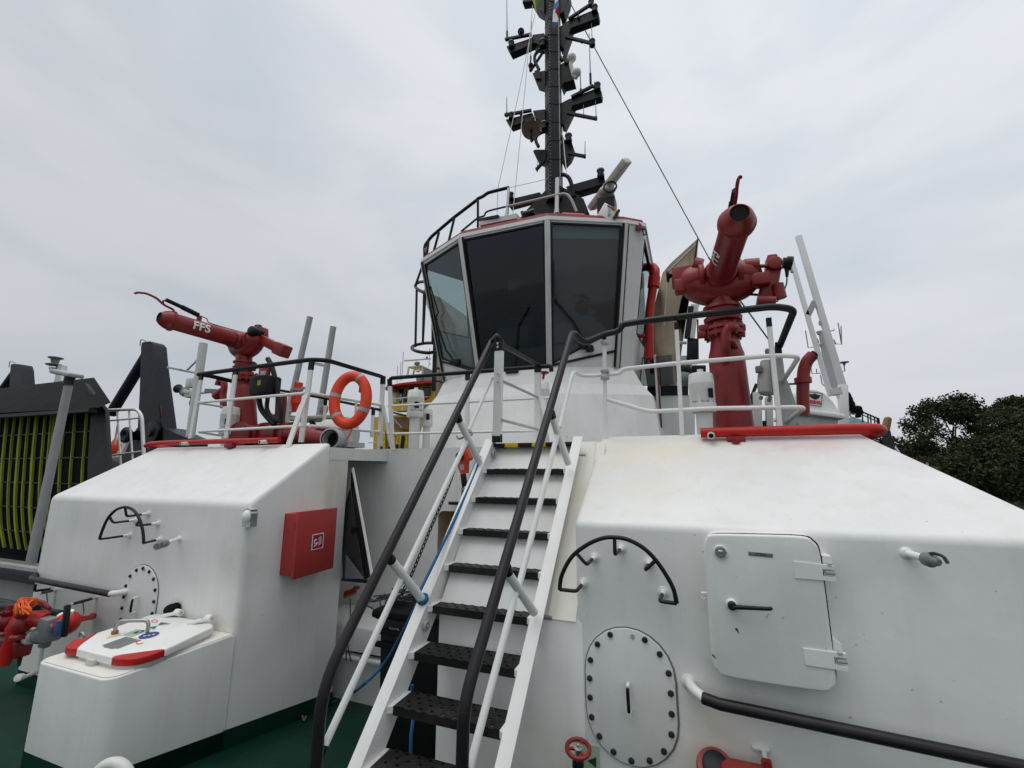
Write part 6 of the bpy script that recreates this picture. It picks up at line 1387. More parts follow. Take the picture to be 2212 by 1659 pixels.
for p0, p1 in (((1438,650),(1573,665)),((1573,665),(1565,782)),((1565,782),(1436,765)),((1436,765),(1438,650))): bo.bar(Q(*p0,.002), Q(*p1,.002), .010, .002, (0,-1,0))
em = st_.sub('emblem', PRK); 
for pp_ in (((1450,672),(1482,672),(1500,690),(1495,718),(1470,705)), ((1560,682),(1528,680),(1512,692),(1515,722),(1545,710)), ((1480,700),(1535,702),(1522,722),(1503,722))): em.prism([Q(*p,.003) for p in pp_], (0,.002,0))
em.lathe(Q(1507,686,.003), (0,-1,0), [(0,.028),(.002,.028)], 12); 
lt = st_.sub('lettering', PRR); text_mesh(lt, 'VIKING', RR(11,Q(1500,745)), Q(1500,747,.004), (Q(1560,752)-Q(1440,738)).normalized()*.74, V(0,0,1), .006)
t.done()
b = B('float_bag', paint('beige_canvas', (.48,.47,.43), .65, .2, (.3,.26,.2), .4)); q = lambda x, y, Y=4.2: P('z5', x, y, Y=Y)
c = (q(1075,530)); h = (q(1075,370)-q(1075,690)).length
b.lathe(q(1078,690), q(1082,370)-q(1078,690), [(0,.01),(.01,.045),(.03,.068),(h*.35,.076),(h*.6,.072),(h*.75,.060),(h*.95,.055),(h,.045),(h,.0)], 18); solo(b, 'cream canvas float bag hanging on the right railing post', 'bag')
b = B('bag_strap', GREY); b.tube([q(1115,370,4.1), q(1140,650,4.1)], .014, 6); b.tube([q(1030,690), q(1020,720)], .015, 6); b.tube([q(1110,690), q(1095,740)], .015, 6); b.box(q(1005,450,4.15), (.05,.05,.06), .01); b.box(q(1100,295,4.15), (.06,.06,.06), .01); solo(b, 'grey straps and clips hanging with the cream float bag', 'strap')
t = T('gantry_frame', 'tall white leaning ladder frame behind the right red fire monitor', 'frame')
Yg = 8.2; q = lambda n, x, y: P(n, x, y, Y=Yg)
p = t.part('leg', WHITE2); p.bar(q('z5',1760,600), q('z4',1570,665), .09, .085, (0,1,0), .01); p.bar(q('z5',1770,1010), q('z5',1760,590), .12, .105, (0,1,0), .01)
p = t.part('leg', WHITE2); p.bar(q('z5',1650,690), q('z4',1490,880), .066, .07, (0,1,0), .01)
r_ = t.part('cross_strut', LGREY); r_.bar(q('z4',1668,1490), q('z4',1738,1345), .085, .07, (0,1,0)); r_ = t.part('foot_bracket', OFFW); r_.bar(q('z5',1650,655), q('z5',1740,640), .12, .10)
bt = t.part('bracket', LGREY); bt.bar(q('z5',1560,15), q('z5',1565,50), .05, .05); bt.box(q('z4',1508,1020), (.06,.06,.08), .01)
t.done()
t = T('ship_mast', 'pale grey mast of a moored ship with stacked platforms, seen between the white ladder legs', 'mast')
Yq = 22.; q = lambda x, y: P('z5', x, y, Y=Yq)
c_ = t.part('column', LGREY); c_.cyl(q(1690,680), q(1580,110), RR(14,q(1690,680)), RR(9,q(1580,110)), seg=12)
for x, y, w_ in ((1555,115,70),(1585,228,80),(1622,345,80),(1655,465,80),(1685,585,70)): pl_ = t.part('platform', LGREY); c = q(x,y); r = (q(x+w_/2,y)-c).length; pl_.lathe(c, (0,0,1), [(-.10,r*.75),(0,r),(.04,r),(.05,0)], 14)
for pts in (((1425,100),(1450,255),(1500,248)),((1718,30),(1750,225),(1680,215)),((1640,105),(1680,100),(1682,85)),((1465,380),(1485,490),(1560,482)),((1525,445),(1525,480)),((1750,465),(1780,465),(1770,410)),((1560,500),(1575,580),(1600,600)),((1530,170),(1545,210)),((1680,180),(1700,225)),((1745,60),(1750,225)),((1640,60),(1600,60))): an = t.part('antenna', GREY); an.tube([q(*p) for p in pts], .022, 5)
ds = t.part('dish', GREY); ds.lathe(q(1772,395), (0,0,1), [(-.1,.03),(0,.06),(.03,.19),(.06,.18),(.06,0)], 14)
fl = t.part('flag', REDB); fl.prism([q(1528,170),q(1540,200),q(1545,218),q(1530,205)], (0,.05,0))
for x, y in ((1628,318),(1670,570),(1706,575),(1660,565)): lm = t.part('lamp', BLACK); lm.cyl(q(x,y+8), q(x,y-10), .055, .035, seg=8)
t.done()
t = T('ship_wheelhouse', 'pale turquoise roof of a moored ship with a searchlight and black railing', 'ship')
Yq = 14.; q = lambda x, y: P('z5', x, y, Y=Yq)
r_ = t.part('roof', CYAN); r_.prism([q(*p) for p in ((1770,880),(1900,890),(2030,945),(2030,1100),(1700,1100))], (0,3.0,0), bev=.05)
rl = t.part('railing', NAVY)
rl.tube([q(1920,825), q(2085,895), q(2090,960)], .022, 6); rl = t.part('railing', NAVY); rl.tube([q(1930,855), q(2085,925)], .014, 6)
for x in (1935,1985,2010,2045,2070): rl = t.part('railing_post', NAVY); rl.tube([q(x,835+(x-1935)*.42), q(x+5,925+(x-1935)*.2)], .016, 6)
rm = t.part('eave', WOODB); rm.bar(q(1850,945), q(2035,950), .1, .03)
t.done()
t = T('searchlight', 'white drum searchlight with a black lens beside the turquoise roof', 'searchlight')
q = lambda x, y, Y=13.: P('z5', x, y, Y=Y)
b_ = t.part('drum', WHITE2); b_.lathe(q(1858,812), (-.05,-1,-.1), [(-.2,.09),(-.03,.125),(0,.135),(.005,.12)], 20); l_ = t.part('lens', PRK); l_.lathe(q(1858,812)+V(0,-.01,0), (-.05,-1,-.1), [(0,.105),(.005,.10),(.005,0)], 18); k = t.part('yoke', LGREY); k.tube(spline([q(1820,830), q(1830,870), q(1870,885), q(1900,840)],5), .018, 8); k.bar(q(1860,920), q(1862,880), .08, .06)
t.done()
t = T('winch_gear', 'dark machinery hung with black netting behind the white ladder leg', 'machinery')
q = lambda x, y, Y=12.: P('z5', x, y, Y=Y)
n_ = t.part('net', RUBBER); n_.kind = 'stuff'
for k in range(26): a = random.random(); n_.ball(q(1800+60*a+random.uniform(-14,14), 650+190*a+random.uniform(-25,25)), random.uniform(.03,.075), (1,1,1.2), 8)
for k in range(10): n_.ball(q(1905+random.uniform(-18,18), 840+random.uniform(-50,50)), random.uniform(.03,.065), (1,1,1.2), 8)
for k in range(6): p_ = t.part('pipe', LGREY); p_.tube([q(1690+8*k,640+20*k), q(1720+6*k,690+28*k), q(1735,760+20*k)], .016, 6)
t.done()
b = B('mooring_pile', WOODB); q = lambda x, y, Y=16.: P('z5', x, y, Y=Y); b.cyl(q(2140,1010), q(2165,900), RR(9,q(2148,1010)), RR(8,q(2148,1010)), seg=14); b.ball(q(2165,898), RR(8,q(2148,1010)), (1,1,.8), 12); o = solo(b, 'brown rounded top of a mooring pile right of the red spray pipe', 'pile')
b = B('mooring_pile', DARKG); b.hexa([q(2125,1180,15.9),q(2235,1200,15.9),q(2235,1200,17),q(2125,1180,17),q(2118,1000,15.9),q(2190,1000,15.9),q(2190,1000,17),q(2118,1000,17)]); solo(b, 'dark grey casing of the mooring pile right of the red spray pipe', 'pile')
t = T('distant_jetty', 'small dark jetty with white posts below the trees at the right', 'jetty')
q = lambda x, y, Y=18.: P('y7', x, y, Y=Y)
d_ = t.part('platform', DARKG); d_.bar(q(1090,750), q(1235,748), .3, .035); p_ = t.part('post', WHITE2); p_.bar(q(1212,810), q(1205,758), .05, .04, (0,1,0)); p_ = t.part('post', WHITE2); p_.bar(q(1005,715), q(948,632), .04, .04, (0,1,0)); p_ = t.part('post', WHITE2); p_.bar(q(968,710), q(930,640), .04, .04, (0,1,0)); p_ = t.part('post', WHITE2); p_.bar(q(755,615), q(768,555), .06, .05, (0,1,0)); o_ = t.part('orange_box', ORANGE); o_.box(q(1155,768), (.12,.1,.12), .01)
t.done()
t = T('deck_gear', 'white posts and stays behind the right red fire monitor', 'deck gear')
q = lambda x, y, Y=7.0: P('z5', x, y, Y=Y)
for a, c, w_ in (((990,980),(985,660),.11),((1100,980),(1092,700),.08),((940,980),(938,830),.05)): p_ = t.part('post', OFFW); p_.bar(q(*a), q(*c), w_, .15, (0,1,0), .01)
s_ = t.part('stay', NAVY); s_.bar(q(912,765), q(985,580), .045, .03, (0,1,0)); s_.box(q(930,750), (.07,.05,.05), .01); s2 = t.part('stay', LGREY); s2.tube([q(930,950), q(1020,815)], .012, 8); b_ = t.part('black_box', BLACK); b_.box(q(1065,940), (.07,.06,.09), .01); g2 = t.part('stay', GREY); g2.tube([q(1270,800), q(1365,965)], .014, 8)
t.done()

# ------------------------------------------------------------------ yellow tug behind, left of the wheelhouse
t = T('yellow_tug', 'yellow tug wheelhouse with a red roof edge and radar moored behind the left railing', 'tug')
Yt = 17.; q = lambda x, y, Y=Yt: P('w2', x, y, Y=Y)
w = t.part('wall', YELLOW)
w.hexa([q(390,905),q(1060,890),q(1060,890)+V(0,4,0),q(390,905)+V(0,4,0),q(372,590),q(1060,540),q(1060,540)+V(0,4,0),q(372,590)+V(0,4,0)])
w.hexa([q(90,1700),q(1060,1700),q(1060,1700)+V(0,4,0),q(90,1700)+V(0,4,0),q(385,1085),q(1060,1060),q(1060,1060)+V(0,4,0),q(385,1085)+V(0,4,0)])
w.hexa([q(70,1700,16.5),q(270,1700,16.5),q(270,1700,18),q(70,1700,18),q(90,1120,16.5),q(270,1110,16.5),q(270,1110,18),q(90,1120,18)])
rf = t.part('roof', REDB); rf.prism([q(*p,Y=16.4) for p in ((270,620),(480,570),(720,540),(1060,520),(1060,560),(760,575),(500,600),(375,605))], (0,4.6,0)); 
ov = t.part('overhang', WOODB); ov.prism([q(*p,Y=16.45) for p in ((268,632),(372,602),(372,680),(268,680))], (0,3,0))
for pts in (((490,665),(608,655),(612,865),(495,885)),((640,640),(830,632),(830,760),(640,760)),((875,635),(990,622),(998,765),(885,770)),((385,705),(440,690),(450,880),(400,880))):
    fr = t.part('window', PRK if pts[0][0] != 385 else OFFW); fr.prism([q(*p,Y=16.96) for p in pts], (0,.06,0))
    if pts[0][0] != 385: gl_ = fr.sub('pane', GLASS); c = [q(*p,Y=16.93) for p in pts]; m0 = sum(c,V(0,0,0))/4; gl_.faces([m0+(v-m0)*.88 for v in c], [(0,1,2,3)])
dk_2 = t.part('bridge_wing', YELLOW); dk_2.prism([q(*p,Y=16.3) for p in ((390,905),(620,890),(620,1010),(400,1020))], (0,.5,0)); dk_3 = t.part('wing_bracket', WOODB); dk_3.prism([q(*p,Y=16.6) for p in ((390,1110),(640,1120),(640,1310),(410,1320))], (0,.2,0)); st_ = t.part('strut', LGREY); st_.bar(q(400,1140,16.5), q(540,1290,16.5), .06, .05)
bk_ = t.part('dark_beam', NAVY); bk_.bar(q(375,1040,16.2), q(610,1095,16.2), .08, .08)
for pts in (((370,830),(620,800)),((550,810),(545,1020)),((0,1530),(260,1530)),((20,1370),(270,1380)),((440,1545),(620,1545))): rl = t.part('railing', OFFW); rl.tube([q(*p,Y=16.0) for p in pts], .022, 6)
for x in (470,520,560,600): pi_ = t.part('mooring_pipe', YELLOW); pi_.cyl(q(x-15,1650,16.0), q(x+15,1420,16.0), .055, seg=8)
bp = t.part('black_bitt', BLACK); bp.cyl(q(535,1620,15.9), q(560,1420,15.9), .07, seg=8); bp = t.part('black_bitt', BLACK); bp.cyl(q(465,1620,15.9), q(455,1560,15.9), .06, seg=8)
tw = t.part('radar_platform', OFFW); tw.prism([q(*p,Y=18) for p in ((630,300),(860,275),(1030,355),(1010,365),(855,290),(640,312))], (0,.5,0)); tw.faces([q(630,312,18), q(860,290,18), q(1025,362,18.2), q(790,372,18.2)], [(0,1,2,3)])
for a, c in (((630,440),(650,310)),((875,520),(875,290))): tw = t.part('platform_leg', OFFW); tw.bar(q(*a,Y=18), q(*c,Y=18), .075, .06, (0,1,0))
fn = t.part('funnel', GREY); fn.hexa([q(770,530),q(870,530),q(870,530)+V(0,1,0),q(770,530)+V(0,1,0),q(770,460),q(870,455),q(870,455)+V(0,1,0),q(770,460)+V(0,1,0)]); fn.hexa([q(890,530),q(1000,530),q(1000,530)+V(0,1,0),q(890,530)+V(0,1,0),q(890,310),q(1000,350),q(1000,350)+V(0,1,0),q(890,310)+V(0,1,0)])
ra_ = t.part('radar_scanner', OFFW); ra_.bar(q(578,205,17.8), q(1005,172,17.8), .08, .065, (0,0,1), .01); rp = t.part('radar_pedestal', GREY); rp.ball(q(785,250,17.8), .14, (1.1,.8,.8), 10); rp = t.part('radome', OFFW); rp.ball(q(800,370,17.8), .10, (1,1,.7), 10); rp = t.part('horn', GREY); rp.tube([q(740,360,17.8), q(725,420,17.8)], .04, 8)
for pts in (((562,60),(540,520)),((525,230),(510,540)),((470,290),(462,560)),((990,0),(975,310)),((945,150),(930,175)),((1000,240),(995,275))): an = t.part('antenna', GREY); an.tube([q(*p,Y=17.5) for p in pts], .014, 5)
an = t.part('masthead_lamp', BLACK); an.ball(q(945,150,17.5), .05, (1,1,1), 8)
fm = t.part('red_monitor', RED); fm.ball(q(925,810,16), .09, (1,1,1), 10); fm.tube([q(925,805,16), q(1000,800,16)], .04, 8); ld = t.part('door_lamp', CYAN); ld.ball(q(518,800,16.9), .12, (.5,.3,1.6), 10)
t.done()

# ------------------------------------------------------------------ ship alongside on the left
t = T('bow_fender', 'huge black fender drum with yellow-green rope strips on the ship moored at the left', 'fender')
Yd_ = 4.6; q = lambda x, y, Y=Yd_: P('z7', x, y, Y=Y)
xr = q(640,700).x; xl_ = q(-500,700).x; ztop = q(300,560).z; zbot = q(150,1530).z
X0_ = q(268,576).x
Zc = [P('z7',x,y,X=X0_) for x, y in ((268,576),(252,740),(238,900),(228,1060),(222,1200),(226,1310),(240,1420),(262,1540))]
ztop, zbot = Zc[0].z+.10, Zc[-1].z
YF_ = []
for i in range(15):
    z_ = ztop+(zbot-ztop)*i/14
    for a, c in zip(Zc, Zc[1:]):
        if (a.z >= z_ or a is Zc[0]) and z_ >= c.z-1e-6: YF_.append(a.y+(c.y-a.y)*(a.z-z_)/max(1e-6,a.z-c.z)); break
print('fender Y', [round(v,2) for v in YF_], ztop, zbot)
def drum(zf):      # 0 top .. 1 bottom: bulging towards the viewer
    return YF_[0] + sum((YF_[i+1]-YF_[i])*min(1,max(0,zf*(len(YF_)-1)-i)) for i in range(len(YF_)-1))
body = t.part('drum', RUBBER); nx, nz2 = 1, 14
vs = []; 
for i in range(nz2+1):
    f = i/nz2; vs += [V(xl_, drum(f), ztop+(zbot-ztop)*f), V(xr, drum(f), ztop+(zbot-ztop)*f)]
body.faces(vs, [(2*i,2*i+1,2*i+3,2*i+2) for i in range(nz2)])
for x, y0_, w_ in ((-150,600,30),(-60,600,16),(10,590,18),(62,588,30),(115,585,14),(165,583,30),(215,580,14),(270,576,34),(330,572,14),(375,568,16),(398,566,14),(463,562,13),(538,556,12),(620,552,13)):
    X_ = q(x, y0_).x; wd = RR(w_*.3496, q(x,y0_))*.7
    s_ = t.part('strip', LIME); n = 26; wob = random.uniform(-.006,.006); vs = []
    for i in range(n+1):
        f = .0 + .96*i/n; y_ = drum(f); z_ = ztop+(zbot-ztop)*f; dxw = wob*math.sin(f*7) + .004*math.sin(f*17+x); 
        wj = wd*(1+.10*math.sin(f*23+x)+random.uniform(-.05,.05))
        vs += [V(X_-wj/2+dxw, y_-.01, z_), V(X_-wj/2+dxw, y_-.045, z_), V(X_+wj/2+dxw, y_-.045, z_), V(X_+wj/2+dxw, y_-.01, z_)]
    fs = []
    for i in range(n):
        for k in range(3): fs.append((i*4+k, i*4+k+1, i*4+k+5, i*4+k+4))
    s_.faces(vs, fs); s_.flat = False
for k in range(5):
    gap = t.part('tyre_gap', PRK) if k == 0 else gap
    f = .15+.17*k; z_ = ztop+(zbot-ztop)*f; gap.bar((xl_,drum(f)-.005,z_), (xr,drum(f)-.005,z_), .05, .02)
bc = t.part('casing', RUBBER); bc.box(((xl_+xr-.2)/2, Yd_+.06, ztop+.14), (xr-xl_-.2, .05, .42)); bc2 = t.part('casing', RUBBER); bc2.box(((xl_+xr-.3)/2, drum(1.0)+.06, zbot-.25), (xr-xl_-.3, .05, .6))
hd = t.part('hood', RUBBER); A_, Bq, C_, D_ = q(-400,425,4.9), q(585,315,4.9), q(690,500,4.2), q(-400,560,4.2)
hd.prism([A_,Bq,C_,D_], (0,.15,.10)); fl_ = t.part('hood_flange', DARKG); fl_.bar(q(-400,590,4.25), q(650,520,4.25), .12, .06)
hd.bar(q(245,385,4.88), q(245,365,4.88), .05, .05)
sp = t.part('side_plate', DARKG); sp.prism([q(*p,Y=4.5) for p in ((590,330),(735,520),(760,980),(760,1600),(600,1600),(612,900),(632,560),(660,505))], (0,.06,0))
t.done()
t = T('moored_ship', 'grey bulwark with a black rail of the ship moored at the far left', 'ship')
b_ = t.part('bulwark', paint('grey_hull', (.27,.28,.26), .5, .12, (.15,.15,.13), .3, True)); a, c = q(-500,1590,3.9), q(420,1570,3.9); b_.hexa([(a.x,3.9,-3),(c.x,3.9,-3),(c.x,4.6,-3),(a.x,4.6,-3),(a.x,3.9,a.z),(c.x,3.9,a.z),(c.x,4.6,a.z),(a.x,4.6,a.z)])
r_ = t.part('cap_rail', NAVY); r_.bar(V(a.x,3.95,a.z+.03), V(c.x,3.95,a.z+.03), .3, .09); r2 = t.part('ledge', LGREY); r2.bar(V(a.x,4.05,a.z+.10), V(c.x-.2,4.05,a.z+.10), .1, .05)
t.done()
t = T('lamp_post', 'grey pole with a flat lamp head standing in front of the striped fender', 'lamp post')
Yp_ = 3.6; q3 = lambda x, y, Y=Yp_: P('z7', x, y, Y=Y)
p_ = t.part('pole', paint('galvanised', (.34,.345,.345), .5, .12, (.2,.2,.2), .4, True)); p_.cyl(q3(215,1590), q3(482,330), .056, .050, seg=16); p2 = t.part('cap', DARKG); p2.cyl(q3(478,345), q3(490,285), .068, .062, seg=14)
h_ = t.part('lamp_head', LGREY); h_.bar(q3(400,248), q3(532,280), .20, .06, (0,0,1), .02); f_ = t.part('front_lens', OFFW); f_.bar(q3(395,250), q3(440,262), .16, .07, (0,0,1), .015)
t.done()
t = T('signal_light', 'white triangular light bracket behind the grey lamp post', 'lamp')
q = lambda x, y, Y=5.2: P('z7', x, y, Y=Y)
p_ = t.part('bracket', OFFW); p_.prism([q(372,340),q(405,200),(q(430,205)),(q(425,300)),q(440,330)], (0,.1,0)); l_ = t.part('lens', CHROME); l_.ball(q(378,222), .09, (1,1,.9), 12); c_ = t.part('cap', GREY); c_.lathe(q(380,200), (0,0,1), [(-.02,.14),(0,.15),(.03,.06),(.12,.08),(.14,.13),(.16,.13)], 14)
t.done()
def crane(label, pts, strut, base, Y, ear):
    t = T('crane_post', label, 'crane post', 'black crane posts on the ship at the left'); q = lambda x, y: P('z7', x, y, Y=Y)
    p_ = t.part('post', NAVY); p_.prism([q(*p) for p in pts], (0,.55,0), bev=.05); s_ = t.part('strut', NAVY); s_.tube([q(*p)+V(0,.25,0) for p in strut], .20, 12)
    if base: b_ = t.part('base', NAVY); b_.prism([q(*p) for p in base], (0,.8,0), bev=.03); c_ = t.part('pivot', BLACK); c_.lathe(q(1075,670)+V(0,0,0), (0,-1,0), [(-.02,.42),(.10,.42),(.12,.2),(.22,.18),(.22,0)], 20)
    if ear:
        e_ = t.part('lifting_eye', NAVY); e_.ring(q(880,692), (0,1,0), .22, .11, 20, 8); e_.prism([q(*p) for p in ((895,675),(980,660),(1000,730),(900,725))], (0,.2,0)); f_ = t.part('flap', paint('dark_oxide', (.05,.01,.015), .5)); f_.prism([q(*p) for p in ((1112,482),(1135,480),(1125,560),(1118,600))], (0,.1,0))
    w_ = t.part('wire', GREY); x0_, y0_ = pts[1]; w_.tube(spline([q(x0_-12,y0_+20), q(x0_-5,y0_-20), q(x0_+20,y0_-15), q(x0_+35,y0_)],4), .02, 5); t.done()
crane('tall tapered black crane post with a diagonal strut, behind the white barred frame', ((985,80),(990,48),(1015,40),(1050,38),(1068,60),(1080,200),(1135,640),(1140,760),(955,760),(975,400)), ((1000,90),(725,540)), ((960,640),(1140,640),(1305,715),(1305,760),(1290,1000),(800,1000),(880,800),(930,680)), 11.0, True)
crane('shorter looking black crane post at the left edge above the fender hood', ((72,235),(75,200),(100,195),(138,198),(148,230),(160,420),(62,420)), ((75,235),(-60,420)), None, 12.5, False)
t = T('rail_frame', 'white barred pipe frame beside the striped fender', 'frame')
q = lambda x, y, Y=5.4: P('z7', x, y, Y=Y)
o_ = t.part('outer_pipe', WHITE2); o_.tube([q(720,520), q(955,512), q(990,560), q(1005,860)], .032, 10, fillet=.10)
for a, c in (((818,520),(845,920)),((900,515),(928,890)),((740,595),(990,572)),((750,838),(1000,805)),((825,600),(800,760))): b_ = t.part('bar', WHITE2); b_.cyl(q(*a), q(*c), .018, seg=8)
t.done()
t = T('distant_ship', 'small distant ship with orange and white parts seen through the white barred frame', 'ship')
q = lambda x, y, Y=30.: P('z7', x, y, Y=Y)
h_ = t.part('hull', NAVY); h_.hexa([q(740,960),q(880,960),q(880,960)+V(0,3,0),q(740,960)+V(0,3,0),q(740,850),q(860,845),q(860,845)+V(0,3,0),q(740,850)+V(0,3,0)]); c_ = t.part('cabin', OFFW); c_.hexa([q(745,850),q(850,850),q(850,850)+V(0,2,0),q(745,850)+V(0,2,0),q(745,765),q(790,755),q(790,755)+V(0,2,0),q(745,765)+V(0,2,0)]); c_.prism([q(*p) for p in ((835,845),(890,735),(830,715),(835,740),(850,760))], (0,.5,0)); o_ = t.part('orange_boat', ORANGE); o_.ball(q(810,770), 1.0, (.5,.5,1), 10)
t.done()
t = T('hull_grating', 'dark block of the neighbouring ship under the crane post', 'ship part')
q = lambda x, y, Y=10.: P('z7', x, y, Y=Y)
g_ = t.part('block', DARKG); g_.hexa([q(735,1100),q(870,1100),q(870,1100)+V(0,2,0),q(735,1100)+V(0,2,0),q(735,845),q(830,880),q(830,880)+V(0,2,0),q(735,845)+V(0,2,0)], .05); g_.hexa([q(850,1100),q(1320,1100),q(1320,1100)+V(0,2,0),q(850,1100)+V(0,2,0),q(850,830),q(1320,800),q(1320,800)+V(0,2,0),q(850,830)+V(0,2,0)])
t.done()

# ------------------------------------------------------------------ foam and hydrant manifold at the far left on deck
t = T('hydrant_manifold', 'red hydrant manifold with hose couplings and a black lever at the left edge on deck', 'hydrant')
Yh_ = 2.25; q = lambda x, y, Y=Yh_: P('w3', x, y, Y=Y)
m_ = t.part('manifold', REDB)
m_.tube([q(-120,690), q(600,650), q(680,690)], .062, 14)
for x in (60,300): m_.lathe(q(x+30,640), (0,-.2,-1), [(0,.065),(.08,.08),(.13,.058),(.34,.05),(.35,.0)], 16)
for x in (95,300):
    l_ = t.part('outlet_leg', RED); a = q(x+5,950); b_ = q(x-15,1200); l_.hexa([b_+V(*v) for v in ((-.06,-.05,0),(.045,-.05,0),(.045,.05,0),(-.06,.05,0))] + [a+V(*v) for v in ((-.075,-.06,0),(.075,-.06,0),(.075,.06,0),(-.075,.06,0))], .012); lv = t.part('drain_tap', DARKG); lv.cyl(b_+V(.01,0,.01), b_+V(.015,0,-.07), .018, .010, seg=8)
for x_, y_, r_g in ((95,700,.060),(320,740,.066)):
    gl = t.part('globe_valve', RED); gl.ball(q(x_,y_,2.2), r_g, (1,.95,1.1), 16); gl.lathe(q(x_,y_,2.2)+V(0,0,-.02), (0,0,-1), [(.045,.05),(.06,.062),(.08,.062),(.085,.045)], 16)
    gl.lathe(q(x_,y_,2.2), (0,0,1), [(.045,.038),(.07,.055),(.085,.055),(.09,.022),(.13,.018)], 14)
    for k in range(6): bo = gl.sub('bolt', DARKG); bo.cyl(q(x_,y_,2.2)+V(.046*math.cos(k*1.047),.046*math.sin(k*1.047),.068), q(x_,y_,2.2)+V(.046*math.cos(k*1.047),.046*math.sin(k*1.047),.096), .008, seg=6)
h_ = t.part('taped_hose', OFFW); h_.tube([q(-60,900), q(215,850)], .06, 14); 
for k in range(5): h_.ring(q(-10+45*k,890-8*k), q(215,850)-q(-60,900), .061, .006, 16, 6)
c_ = t.part('valve', GREY); c_.lathe(q(560,900), q(800,800)-q(560,900), [(0,.04),(.02,.066),(.06,.070),(.07,.058),(.09,.058),(.10,.070),(.13,.064),(.16,.04)], 18); c_.tube([q(640,1040), q(700,900), q(820,730)], .04, 10); c_.box(q(720,800), (.14,.12,.18), .02)
k_ = t.part('coupling', OFFW); k_.lathe(q(420,930), q(600,850)-q(420,930), [(0,.0),(.001,.052),(.03,.055),(.04,.042),(.13,.042),(.14,.046)], 20); k_.ball(q(405,945), .02, (1,1,1), 8)
bl_ = t.part('blue_tag', ROPEB); bl_.box(q(840,790,2.18), (.04,.03,.11), .008)
lv = t.part('lever', BLACK); lv.bar(q(925,920,2.15), q(978,450,2.15), .055, .03, (0,1,0), .012); 
cp = t.part('red_cap', REDB); cp.lathe(q(960,720,2.3), q(1160,690,2.3)-q(960,720,2.3), [(0,.085),(.03,.085),(.08,.06),(.11,.02),(.11,0)], 18); wc = t.part('white_cap', WHITE2); wc.ball(q(905,620,2.3), .04, (1,1,.8), 10); wc.tube([q(1010,575,2.25), q(1028,535,2.25)], .02, 8)
ar = t.part('red_arm', REDB); ar.bar(q(1140,665,2.4), q(1310,632,2.6), .05, .04, (0,0,1)); ar.ball(q(1335,620,2.62), .03, (1,1,1), 8)
bh = t.part('black_hose', BLACK); bh.tube(spline([q(-80,400,2.4), q(150,450,2.4), q(500,520,2.35), q(720,570,2.3), q(880,600,2.3)],5), .036, 10); bh.tube(spline([q(-80,490,2.3), q(150,480,2.3), q(400,520,2.3), q(560,500,2.3)],5), .035, 10)
t.done()
t = T('rope', 'frayed orange rope bundle draped over the red hydrant manifold', 'rope')
f_ = t.part('strand', ROPEO)
for k in range(70):
    a = q(480+random.uniform(-60,60), 400+random.uniform(-50,50), 2.2); e = q(200+random.uniform(0,260), 575+random.uniform(-70,25), 2.10+random.uniform(-.03,.06)); m0 = (a+e)/2+V(random.uniform(-.02,.02),-.04,random.uniform(0,.05)); f_.tube(spline([a,m0,e],4), .006, 4)
r_ = t.part('red_strand', RED)
for k in range(8): r_.tube(spline([q(500+random.uniform(-20,20),380,2.25), q(620+random.uniform(-30,30),430+random.uniform(-30,30),2.25), q(720,500+random.uniform(-10,20),2.25)],4), .012, 6)
t.done()
t = T('hose_bracket', 'pair of thin white pipe brackets on the left deckhouse wall behind the hydrant', 'bracket')
for (a, c, d_, e) in (((800,240),(560,290),(755,500),(630,400)), ((1405,345),(1020,450),(1330,880),(1180,610))):
    p_ = t.part('arm', OFFW); A_ = P('w3',*a,Y=YF); C_ = P('w3',*c,Y=2.40); p_.tube([A_, C_], .013, 8); p_.tube([A_, P('w3',*d_,Y=YF-.02)], .010, 8); p2 = t.part('rubber_sleeve', DARKG); p2.tube([A_.lerp(C_,.25), A_.lerp(C_,.95)], .0135, 8); w_ = t.part('cord', GREY); m0 = A_.lerp(C_,.55); w_.tube(spline([m0, m0+V(.0,.02,-.10), P('w3',*e,Y=2.5)],4), .005, 5)
p_ = t.part('stand', OFFW); p_.tube([P('w3',615,1090,Y=2.3), P('w3',560,1420,Y=2.3), P('w3',340,1500,Y=2.1)], .013, 8, fillet=.02); p_.lathe(P('w3',350,1495,Y=2.1), P('w3',255,1510,Y=2.05)-P('w3',350,1495,Y=2.1), [(0,.016),(.03,.026),(.06,.026),(.065,0)], 10)
t.done()

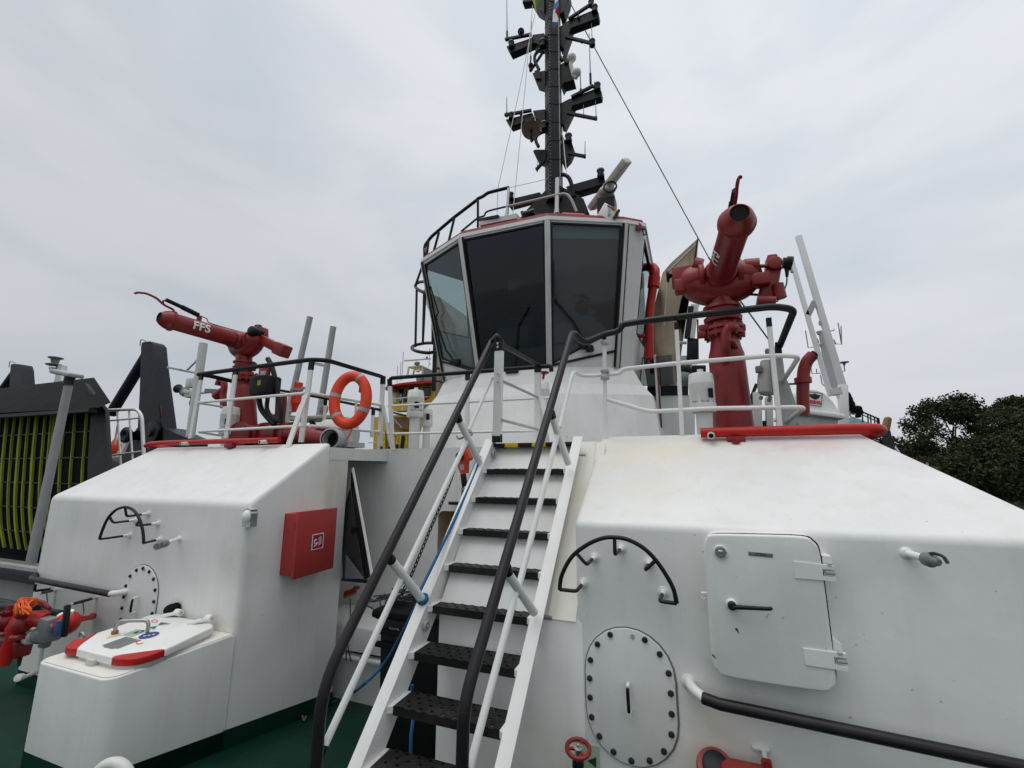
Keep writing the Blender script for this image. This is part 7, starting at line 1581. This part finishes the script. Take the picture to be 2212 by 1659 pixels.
# ------------------------------------------------------------------ trees on the bank
LEAF = bpy.data.materials.new('leaves'); LEAF.use_nodes = True
tn = LEAF.node_tree; pb = tn.nodes['Principled BSDF']; pb.inputs['Roughness'].default_value = .85; pb.inputs['Specular IOR Level'].default_value = .08
gn = tn.nodes.new('ShaderNodeNewGeometry'); rp_ = tn.nodes.new('ShaderNodeValToRGB'); rp_.color_ramp.elements[0].color = (.020,.027,.013,1); rp_.color_ramp.elements[1].color = (.080,.092,.040,1)
el = rp_.color_ramp.elements.new(.97); el.color = (.066,.078,.034,1); rp_.color_ramp.elements[-1].color = (.085,.062,.016,1)
tn.links.new(gn.outputs['Random Per Island'], rp_.inputs[0]); tn.links.new(rp_.outputs[0], pb.inputs['Base Color'])
def tree(base, H, Rw, seed, label, nleaf, clumps, low=.25):
    rnd = random.Random(seed); t = T('tree', label, 'tree', 'trees on the far bank')
    tk = t.part('trunk', BARK); base = Vector(base)
    tk.tube(spline([base, base+V(.3,0,H*.2), base+V(-.2,.2,H*.45), base+V(.1,0,H*.7)],5), H*.03, 8, r2=H*.008)
    crown = t.part('crown', LEAF); crown.flat = True
    cs = []
    for k in range(clumps):
        a = rnd.uniform(0,6.283); f = rnd.uniform(low,1.0); prof = math.sin(math.pi*min(1,(f-low)/(1-low)*.80+.16))
        rr = Rw*prof*math.sqrt(rnd.uniform(.15,1)); c = base+V(rr*math.cos(a), rr*math.sin(a)*.8, H*f*.96); cs.append((c, rnd.uniform(.10,.18)*Rw))
        if k % 5 == 0:
            l_ = base+V(0,0,H*f*.55); tk.tube([l_, l_.lerp(c,.5)+V(0,0,.3), c], H*.008, 5, r2=H*.002)
    per = int(nleaf*1.7)//clumps; bm = crown.bm
    for c, r in cs:
        for k in range(per):
            v = V(rnd.gauss(0,1), rnd.gauss(0,1), rnd.gauss(0,1)*.8); v = v.normalized()*r*(rnd.random()**.45)*1.15; p = c+v; s = rnd.uniform(.065,.15)
            n = V(rnd.gauss(0,1), rnd.gauss(0,1), rnd.gauss(0,1)+.6).normalized(); u = n.orthogonal().normalized(); w = n.cross(u); a = rnd.uniform(0,6.28); u, w = u*math.cos(a)+w*math.sin(a), w*math.cos(a)-u*math.sin(a)
            q_ = [bm.verts.new(p+u*s*1.3), bm.verts.new(p+w*s*.7), bm.verts.new(p-u*s*1.1), bm.verts.new(p-w*s*.7)]
            bm.faces.new(q_)
    t.done()
def gp(px, C): p = P('d', px, 1014, C=C); return V(p.x, p.y, -.5)
tree(gp(2075,40), 8.7, 5.6, 3, 'broad dark green tree with thin gaps in its crown at the right', 12500, 80)
tree(gp(2222,44), 9.5, 5.0, 5, 'tall dark tree rising behind the far right end of the white deckhouse', 12000, 70)
tree(gp(1990,46), 4.6, 3.2, 8, 'low bushy tree with orange leaves left of the broad tree', 6000, 45, .1)
tree(gp(2150,36), 4.4, 6.0, 9, 'low dark thicket under the broad tree', 10000, 80, .05)
tree(gp(2090,37), 3.6, 5.0, 10, 'low dark shrub at the foot of the broad tree beside the jetty', 9000, 70, .05)
tree(gp(2000,60), 4.6, 4.5, 11, 'far dark tree line behind the mooring pile', 6000, 50, .05)
tree(gp(2260,37), 5.0, 5.5, 12, 'dark thicket low behind the far right end of the white deckhouse', 10000, 70, .05)
tree(gp(1925,75), 4.4, 5.5, 14, 'far low tree crown just right of the red spray pipe', 5000, 45, .05)
